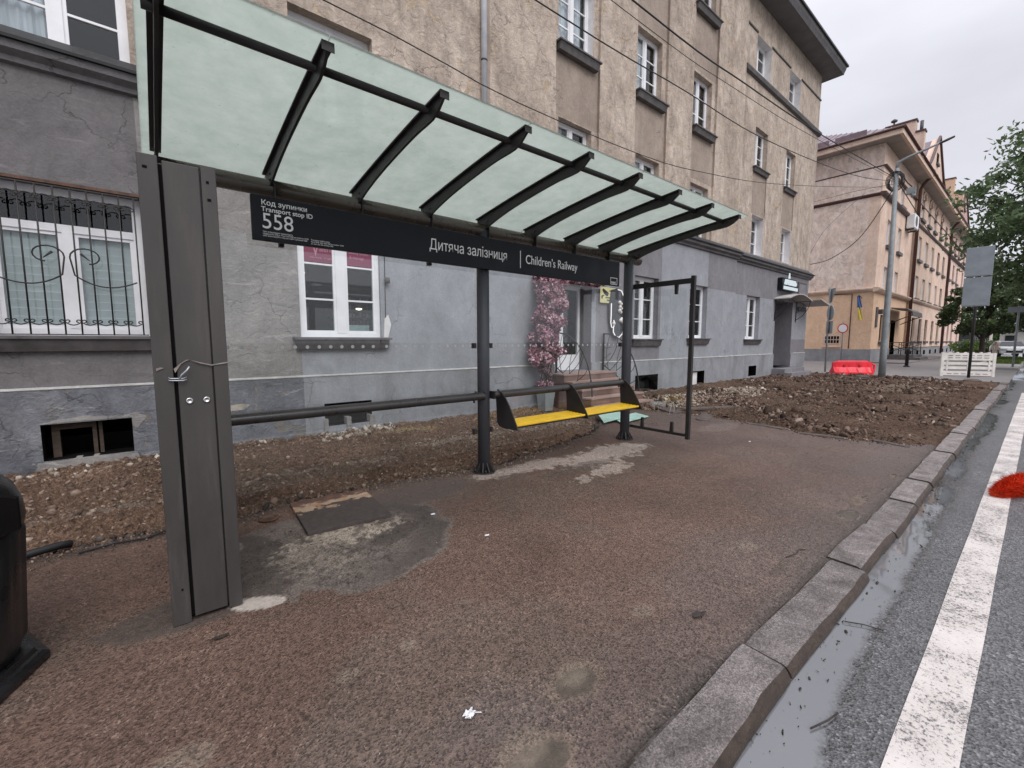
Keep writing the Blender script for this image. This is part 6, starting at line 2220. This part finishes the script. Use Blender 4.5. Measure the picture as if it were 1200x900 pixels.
for k in range(5):
    a0 = k * .5
    b.tube([(23.83 + (.14 + .02 * k) * math.cos(a0 + t * 6.28 / 12) * .5, 4.28 + (.20 + .025 * k) * math.cos(t * 6.28 / 12), 8.05 + (.26 + .03 * k) * math.sin(t * 6.28 / 12)) for t in range(13)], .014, 5)
b.tube([(23.83, 4.1, 8.3), (23.83, 3.9, 7.9), (23.83, 3.75, 7.7)], .02, 5)
b.build('cable_loop', 'cable', lp)
b = MB()
b.box(23.75, 23.91, 3.62, 3.90, 7.42, 7.66)
b.tube([(23.83, 3.7, 7.42), (23.83, 3.68, 7.30)], .08, 8)
b.build('junction_box', 'lamp_steel', lp)

def wire(name, P, r, label, n=24, sag=0.0):
    P = [Vector(q) for q in P]
    pts = []
    m = len(P) - 1
    for i in range(n + 1):
        t = i / n * m
        k = min(int(t), m - 1)
        f_ = t - k
        p0, p1, p2, p3 = P[max(k - 1, 0)], P[k], P[k + 1], P[min(k + 2, m)]
        q = 0.5 * ((2 * p1) + (-p0 + p2) * f_ + (2 * p0 - 5 * p1 + 4 * p2 - p3) * f_ ** 2 + (-p0 + 3 * p1 - 3 * p2 + p3) * f_ ** 3)
        q.z -= sag * 4 * (i / n) * (1 - i / n)
        pts.append(q)
    b = MB()
    b.tube(pts, r, 6)
    return tag(b.build(name, 'cable'), label, 'cable', 'overhead cables')
wire('overhead_cable', [(-6, 4.3, 5.6), (3.92, 4.3, 5.75), (7.4, 4.3, 5.91), (11.1, 4.3, 6.09), (17.97, 4.3, 6.94), (23.8, 4.3, 8.05)], .009, 'middle overhead cable crossing the beige facade to the lamp top')
wire('overhead_cable', [(-6, 4.3, 6.6), (5.99, 4.3, 6.66), (9.88, 4.3, 6.86), (14.68, 4.3, 7.24), (23.8, 4.3, 8.18)], .0135, 'thick uppermost overhead cable running to the lamp top')
wire('overhead_cable', [(-6, 4.45, 6.5), (5.88, 4.45, 6.60), (9.68, 4.45, 6.78), (14.68, 4.42, 7.18), (23.8, 4.3, 8.12)], .006, 'thin overhead cable just below the thick uppermost one')
wire('overhead_cable', [(-6, 4.3, 4.7), (1.38, 4.3, 4.58), (3.55, 4.3, 4.46), (6.44, 4.3, 4.53), (8.43, 4.3, 4.75), (11.24, 4.3, 5.19), (16.5, 4.3, 6.25), (23.8, 4.4, 7.85)], .006, 'lowest thin overhead cable just above the glass canopy')
wire('overhead_cable', [(25.5, YW + STEP, 5.35), (25.0, 6.6, 5.45), (24.5, 5.4, 6.2), (23.83, 4.25, 7.9)], .016, 'black cable sagging from the house corner to the lamp')
wire('overhead_cable', [(25.5, YW + STEP, 8.35), (24.6, 5.8, 8.2), (23.83, 4.2, 7.95)], .008, 'short stay wire from upper house corner to the lamp')
wire('overhead_cable', [(23.83, 4.2, 8.0), (40, 4.6, 7.6), (60, 5.0, 8.2), (85, 5.0, 9.5)], .018, 'overhead cable running from the lamp down the far street')
wire('overhead_cable', [(25.5, YW + STEP + .1, 5.7), (30, 8.2, 8.0), (XG - .05, 9.0, 12.4)], .010, 'thin wire rising from the house corner to the pink gable')

# ---- traffic signs
ts = thing('traffic_sign', 'pole with two large grey sign boards seen from behind, right of the white barrier', 'traffic sign', (27.36, 1.84, 0))
b = MB()
b.tube([(27.36, 1.90, -.08), (27.36, 1.90, 5.6)], .052, 12)
b.build('pole', 'frame_metal', ts)
for za, zb in ((4.30, 5.52), (3.04, 4.26)):
    b = MB()
    b.cbox((27.29, 1.915, (za + zb) / 2), (.03, .83, zb - za), .006)
    o = b.build('sign_board', 'sign_back', ts)
    b = MB()
    for zz in (za + .25, zb - .25):
        b.box(27.30, 27.42, 1.80, 2.0, zz - .02, zz + .02)
    b.box(27.265, 27.275, 1.55, 2.28, za + .03, za + .06)
    b.build('clamp', 'lamp_steel', o)
ts = thing('traffic_sign', 'dark pole carrying a triangle, a disc and a plate, left of the red barrier', 'traffic sign', (26.9, 7.03, 0))
b = MB()
b.tube([(26.9, 7.03, -.08), (26.9, 7.05, 4.3)], .045, 10)
b.build('pole', 'lamp_steel', ts)
th_ = R(38)
def turned(pts, cx0, cy0, cz0):
    return [(cx0 + a * math.cos(th_) + c * -math.sin(th_) * 0 + c * 0 - c * math.sin(th_) * .0 + (c) * .0, cy0 + a * math.sin(th_), cz0 + q) for a, q, c in pts]
def plate2d(poly, zc, nm, mat, th=.02):
    b = MB()
    n_ = len(poly)
    dx_, dy_ = math.cos(th_), math.sin(th_)
    nx_, ny_ = -dy_, dx_
    V = [(26.86 + a * dx_ - nx_ * .06, 7.03 + a * dy_ - ny_ * .06, zc + q) for a, q in poly] + [(26.86 + a * dx_ - nx_ * (.06 + th), 7.03 + a * dy_ - ny_ * (.06 + th), zc + q) for a, q in poly]
    F = [tuple(range(n_)), tuple(range(n_, 2 * n_))[::-1]] + [(i, n_ + i, n_ + (i + 1) % n_, (i + 1) % n_) for i in range(n_)]
    b.add(V, F)
    return b.build(nm, mat, ts)
plate2d([(-.40, .34), (.40, .34), (.05, -.36), (-.05, -.36)], 3.88, 'triangle_plate', 'sign_back')
plate2d([(.38 * math.cos(2 * PI * k / 24), .38 * math.sin(2 * PI * k / 24)) for k in range(24)], 3.0, 'round_plate', 'sign_back')
plate2d([(-.34, -.32), (.34, -.32), (.34, .32), (-.34, .32)], 2.26, 'square_plate', 'sign_back')
ne = thing('no_entry_sign', 'small round white sign with red rim in front of the peach wall', 'traffic sign', (36, 8.4, 0))
b = MB()
b.tube([(36, 8.56, -.05), (36, 8.56, 2.9)], .04, 8)
b.build('pole', 'lamp_steel', ne)
for r_, xo, mt in ((.30, 0, 'sign_red'), (.235, -.012, 'white_pvc')):
    b = MB()
    V = [(35.93 + xo, 8.56 + r_ * math.cos(2 * PI * k / 28), 2.42 + r_ * 1.08 * math.sin(2 * PI * k / 28)) for k in range(28)]
    V += [(35.95 + xo * .5, p_[1], p_[2]) for p_ in V]
    b.add(V, [tuple(range(28))[::-1], tuple(range(28, 56))] + [(k, (k + 1) % 28, 28 + (k + 1) % 28, 28 + k) for k in range(28)])
    b.build('disc' if mt == 'sign_red' else 'disc_face', mt, ne)
b = MB()
b.tube([(38, .93, .0), (38, .93, 3.55)], .05, 8)
p_ = b.build('pole', 'lamp_steel')
fp = thing('pole_sign', 'thin grey pole with a small plate on the grassy island by the parked cars', 'sign pole', (38, .93, 0))
p_.parent = fp
p_.location = (-38, -.93, 0)
b = MB()
b.box(37.9, 37.93, .62, 1.35, 3.18, 3.5)
b.build('sign_plate', 'sign_back', fp)
bo = thing('bollard', 'short dark bollard on the pavement by the awning entrance of the far house', 'bollard', (36, 5.2, 0))
b = MB()
b.lathe([(.09, -.03), (.09, .95), (.11, .97), (.11, 1.04), (.08, 1.12), (.02, 1.15)], (36, 5.2, 0), 12)
b.build('shaft', 'frame_metal', bo)
b = MB()
b.lathe([(.16, -.03), (.16, .03), (.10, .06)], (36, 5.2, 0), 12)
b.build('base', 'frame_metal', bo)

# ---- barriers
rbt = thing('road_barrier', 'red plastic water-filled road barrier lying by the grey lamp column', 'barrier', (25.8, 5.75, 0))
b = MB()
ux, uy = (26.45 - 25.3), (5.08 - 6.33)
Lb = math.hypot(ux, uy)
ux, uy = ux / Lb, uy / Lb
nx, ny = -uy, ux
prof = [(.26, 0), (.26, .10), (.17, .22), (.10, .34), (.085, .58), (.065, .64)]
sec = [(-1, 0), (1, 0)]
def bp(s_, o_, z_):
    return (25.3 + ux * s_ + nx * o_, 6.33 + uy * s_ + ny * o_, z_)
n_ = 16
V, F = [], []
for i in range(n_ + 1):
    s_ = Lb * i / n_
    inset = .04 if i in (0, n_) else 0
    notch = .022 if (i % 4 == 2) else 0
    zs_ = [(.26 - notch * .5, 0), (.26 - notch, .10), (.17 - notch, .22), (.10 - notch * .6, .34), (.085, .58), (.065, .65 if i not in (0, 1, n_ - 1, n_) else .55)]
    for o_, z_ in zs_:
        V.append(bp(s_, o_ - inset, z_ - .02))
    for o_, z_ in reversed(zs_):
        V.append(bp(s_, -o_ + inset, z_ - .02))
m = 12
for i in range(n_):
    for k in range(m - 1):
        F.append((i * m + k, i * m + k + 1, (i + 1) * m + k + 1, (i + 1) * m + k))
F.append(tuple(range(m)))
F.append(tuple(n_ * m + k for k in range(m))[::-1])
b.add(V, F)
b.build('body', 'red_plastic', rbt, .01)
b = MB()
for s_ in (Lb * .28, Lb * .68):
    m_ = MB()
    m_.lathe([(.055, -.14), (.06, -.11), (.06, .11), (.055, .14)], (0, 0, 0), 10)
    b.add([bp(s_ + p_[0], p_[2], .40 + p_[1]) for p_ in m_.v], m_.f)
b.build('lifting_hole', MT.setdefault('red_dark', M_simple('red_recess', (0.5, .01, .02), .5, .05)), rbt)
b = MB()
b.tube([bp(Lb - .05, 0, .05), bp(Lb + .12, 0, .1), bp(Lb + .14, 0, .42), bp(Lb - .02, 0, .50)], .05, 8)
b.build('coupling_lug', 'red_plastic', rbt)

wbr = thing('barrier_panel', 'white slatted barrier panel standing across the end of the dug pavement', 'barrier', (27.9, 2.0, 0))
p0, p1 = Vector((27.7, 2.84, 0)), Vector((28.75, 1.22, 0))
dv_ = (p1 - p0)
L_ = dv_.length
dv_.normalize()
nv = Vector((-dv_.y, dv_.x, 0))
def wp(s_, o_, z_):
    q = p0 + dv_ * s_ + nv * o_
    return (q.x, q.y, z_)
def wbox(b, s0, s1, o0, o1, z0, z1):
    V = [wp(s0, o0, z0), wp(s1, o0, z0), wp(s1, o1, z0), wp(s0, o1, z0), wp(s0, o0, z1), wp(s1, o0, z1), wp(s1, o1, z1), wp(s0, o1, z1)]
    b.add(V, [(0, 3, 2, 1), (4, 5, 6, 7), (0, 1, 5, 4), (1, 2, 6, 5), (2, 3, 7, 6), (3, 0, 4, 7)])
b = MB()
wbox(b, 0, .10, -.04, .04, -.02, 1.06)
wbox(b, L_ - .10, L_, -.04, .04, -.02, 1.04)
for za, zb in ((.02, .22), (.30, .42), (.50, .62), (.70, 1.03)):
    wbox(b, .10, L_ - .10, -.03, .03, za, zb)
for k in range(3):
    s_ = .22 + k * (L_ - .44) / 2
    wbox(b, s_ - .03, s_ + .03, -.045, -.031, .24, .68)
b.build('panel', 'white_plastic', wbr)
b = MB()
for k in range(6):
    s_ = .24 + k * (L_ - .4) / 6
    for zz in (.80, .90, .08):
        wbox(b, s_, s_ + .17, -.036, -.0305, zz, zz + .025)
b.build('slot', 'stone_sill', wbr)
b = MB()
for k in range(6):
    s_ = .30 + k * (L_ - .55) / 5
    wbox(b, s_ - .04, s_ + .04, -.03, .03, 1.03, 1.07)
b.build('top_tab', 'white_plastic', wbr)

# ---- parked cars far down the street
def car(loc, rz, paint_m, label):
    t = thing('parked_car', label, 'car', (0, 0, 0), 'cars parked beyond the grass')
    b = MB()
    prof = [(-2.1, .35), (-2.15, .55), (-2.05, .85), (-1.2, .98), (-.55, 1.42), (.9, 1.46), (1.7, 1.05), (2.1, .98), (2.15, .5), (2.05, .32)]
    sec = []
    for (x_, z_) in prof:
        sec.append((x_, z_))
    V, F = [], []
    ws = [.86, .89, .88, .84, .64, .62, .80, .84, .88, .86]
    n_ = len(prof)
    for sgn in (-1, 1):
        for (x_, z_), w_ in zip(prof, ws):
            V.append((x_, sgn * w_, z_))
    F = [tuple(range(n_))[::-1], tuple(range(n_, 2 * n_))] + [(i, (i + 1) % n_, n_ + (i + 1) % n_, n_ + i) for i in range(n_)]
    b.add(V, F)
    bo_ = b.build('body', paint_m, t, .05, local=True)
    b = MB()
    b.face([(-1.17, -.80, 1.0), (-1.17, .80, 1.0), (-.58, .62, 1.40), (-.58, -.62, 1.40)])
    b.face([(.95, -.62, 1.43), (.95, .62, 1.43), (1.66, .76, 1.08), (1.66, -.76, 1.08)])
    b.v = [(x_ - (.03 if x_ < 0 else -.03), y_, z_ + .03) for x_, y_, z_ in b.v]
    for sg in (-1, 1):
        b.face([(-1.05, sg * .865, .98), (1.45, sg * .865, 1.02), (.85, sg * .66, 1.40), (-.5, sg * .66, 1.37)])
    b.build('window', 'car_glass', t, local=True)
    for x_ in (-1.35, 1.35):
        for sg in (-1, 1):
            m_ = MB()
            m_.lathe([(.1, -.1), (.31, -.1), (.33, -.06), (.33, .06), (.31, .1), (.1, .1)], (0, 0, 0), 18)
            q = MB()
            q.add([(x_ + p_[0], sg * .80 + p_[2], .33 + p_[1]) for p_ in m_.v], m_.f)
            wo = q.build('wheel', 'tyre', t, local=True)
            m_ = MB()
            m_.lathe([(.02, -.11), (.18, -.112), (.2, -.10), (.2, .10), (.18, .112), (.02, .11)], (0, 0, 0), 14)
            q = MB()
            q.add([(x_ + p_[0], sg * .80 + p_[2], .33 + p_[1]) for p_ in m_.v], m_.f)
            q.build('rim', 'galv', wo, local=True)
    b = MB()
    for sg in (-1, 1):
        b.box(-2.17, -2.05, sg * .62 - .16, sg * .62 + .16, .62, .76)
    b.build('headlight', 'galv', t, local=True)
    b = MB()
    b.box(-2.18, -2.10, -.5, .5, .42, .62)
    b.build('grille', 'car_glass', t, local=True)
    t.location = loc
    t.rotation_euler = (0, 0, rz)
    return t
car((62, 1.9, .11), R(12), 'car_white', 'white car nearest the grass, dark windscreen facing the camera')
car((70, 2.55, .11), R(0), 'car_white', 'pale car half hidden behind the nearest white car')
car((62.5, -.6, .11), R(14), 'car_silver', 'silver car at the right edge of the parked row')

# ---- trees, bushes, fences at the far end
def leaves(name, centres, per, size, mat, parent=None, spread=1.0, seed=1, flatz=.75):
    r_ = np.random.default_rng(seed)
    C = np.array(centres)
    n = len(C) * per
    cc = np.repeat(C, per, axis=0)
    dv = r_.normal(size=(n, 3))
    dv /= np.linalg.norm(dv, axis=1)[:, None]
    rad = r_.random((n, 1)) ** .5
    P = cc[:, :3] + dv * rad * cc[:, 3:4] * spread * np.array([1, 1, flatz])
    u_ = r_.normal(size=(n, 3))
    u_ /= np.linalg.norm(u_, axis=1)[:, None]
    v_ = np.cross(u_, r_.normal(size=(n, 3)))
    v_ /= np.linalg.norm(v_, axis=1)[:, None]
    s_ = size * r_.uniform(.6, 1.3, (n, 1))
    V = np.stack([P - u_ * s_, P - v_ * s_ * .45, P + u_ * s_, P + v_ * s_ * .45], 1).reshape(-1, 3)
    return np_mesh(name, V, np.arange(4 * n).reshape(-1, 4), mat, parent)
def tree(loc, H, Rc, label, mat='leaf', seed=1, trunk_r=.22, low=.3, per=70, size=.16, name='leafy_tree', clumps=110, group=None, drop=0.0):
    t = thing(name, label, 'tree', loc, group)
    r_ = random.Random(seed)
    b = MB()
    tp = [(loc[0] + .06 * k * r_.uniform(-1, 1), loc[1] + .06 * k * r_.uniform(-1, 1), loc[2] - .1 + H * .8 * k / 8) for k in range(9)]
    b.tube(tp, [trunk_r * (1 - .10 * k) for k in range(9)], 10)
    cen = []
    for k in range(clumps):
        z_ = low + (1 - low) * r_.random()
        prof_ = math.sin(PI * min(1, max(.04, (z_ - low) / (1 - low) * .86 + .12))) ** .7
        a = r_.uniform(0, 2 * PI)
        rr = Rc * prof_ * (r_.random() ** .45)
        cen.append((loc[0] + rr * math.cos(a), loc[1] + rr * math.sin(a), loc[2] + H * z_ - drop * rr, Rc * r_.uniform(.10, .24)))
    for k in range(0, clumps, 4):
        c_ = cen[k]
        j = max(2, min(7, int((c_[2] - loc[2]) / H * 8 - 1)))
        s_ = Vector(tp[j])
        e_ = Vector(c_[:3])
        mid = s_.lerp(e_, .5) + Vector((0, 0, .05 * H))
        b.tube([s_, mid, e_], [trunk_r * .35, trunk_r * .2, trunk_r * .06], 6)
    b.build('trunk', 'bark', t)
    leaves('crown', cen, per, size, mat, t, seed=seed)
    return t
tree((34.5, -2.35, -.02), 13.6, 5.6, 'large leafy green tree reaching into the picture at the right edge', seed=3, per=130, size=.14, clumps=400, trunk_r=.26, low=.30)
tree((58, 3.3, .1), 8.2, 3.2, 'dark drooping evergreen tree behind the sign boards', 'leaf_dark', 5, per=170, size=.16, clumps=80, low=.32, name='evergreen_tree', drop=.25)
tree((50, -1.6, .1), 7.4, 4.2, 'dark low-branched tree over the parked cars at right edge', 'leaf_dark', 8, per=190, size=.17, clumps=90, low=.3, name='evergreen_tree', drop=.15)
for i, (x_, y_, h_, r_, m_, lb_) in enumerate(((128, 3, 9, 5, 'leaf_light', 'pale green far tree at the end of the street'), (140, 14, 13, 6, 'leaf', 'tall far tree behind the end of the pink house'), (120, -6, 12, 6.5, 'leaf', 'broad far tree beyond the car park'), (150, -1, 10, 6, 'leaf_light', 'pale hazy tree farthest down the street'))):
    tree((x_, y_, -.1), h_, r_, lb_, m_, 20 + i, per=80, size=.4, clumps=70, low=.15)
def bush(loc, r_, h_, label, mat, seed):
    t = thing('bush', label, 'bush', loc, 'bushes by the dark fence')
    q = random.Random(seed)
    cen = [(loc[0] + q.uniform(-r_, r_), loc[1] + q.uniform(-r_, r_), loc[2] + h_ * q.uniform(.25, .85), r_ * .4) for _ in range(22)]
    leaves('foliage', cen, 90, .12, mat, t, seed=seed)
    b = MB()
    for k in range(5):
        c_ = cen[k]
        b.tube([(loc[0], loc[1], loc[2] - .05), (c_[0], c_[1], c_[2])], .03, 5)
    b.build('stem', 'bark', t)
bush((71, 5.4, -.02), 1.1, 1.5, 'light yellow-green bush beside the end of the pink house', 'leaf_light', 31)
bush((72, 4.4, -.02), 1.2, 1.9, 'rounded green bush just left of the trunk', 'leaf', 32)
bush((73, 3.6, -.02), 1.0, 1.4, 'small dark bush in front of the low wall', 'leaf_dark', 33)
fd = thing('fence', 'dark board fence at the far end beside the pink house', 'fence', (97, 7, 0))
b = MB()
for k in range(24):
    b.box(97, 97.06, 5.2 + k * .17, 5.2 + k * .17 + .155, 0, 3.5)
b.build('board_panel', 'fence_dark', fd)
b = MB()
for y_ in (5.15, 7.2, 9.3):
    b.box(97.07, 97.2, y_, y_ + .14, 0, 3.6)
b.build('post', 'fence_dark', fd)
b = MB()
b.box(97.2, 97.6, 4.7, 5.0, 0, 3.9)
b.box(97.1, 97.7, 4.62, 5.08, 3.9, 4.05)
tag(b.build('gate_pillar', 'white_plastic', None, .02), 'white gate pillar at the end of the dark fence', 'pillar')
ho = thing('low_building', 'pale low building with a grey roof far behind the parked cars', 'building', (112, 0, 0))
b = MB()
b.box(108, 120, -14, 4.4, -.1, 3.4)
b.build('wall', 'pale_wall', ho)
b = MB()
b.prism([(107.4, 3.4), (107.4, 3.6), (114, 5.6), (120.6, 3.6), (120.6, 3.4)], 'y', -14.6, 5)
b.build('roof', 'sign_back', ho)
b = MB()
for y_ in (-12, -8, -4, 0, 2.5):
    b.box(107.93, 107.99, y_, y_ + 1.3, 1.0, 2.5)
b.build('window', 'car_glass', ho)
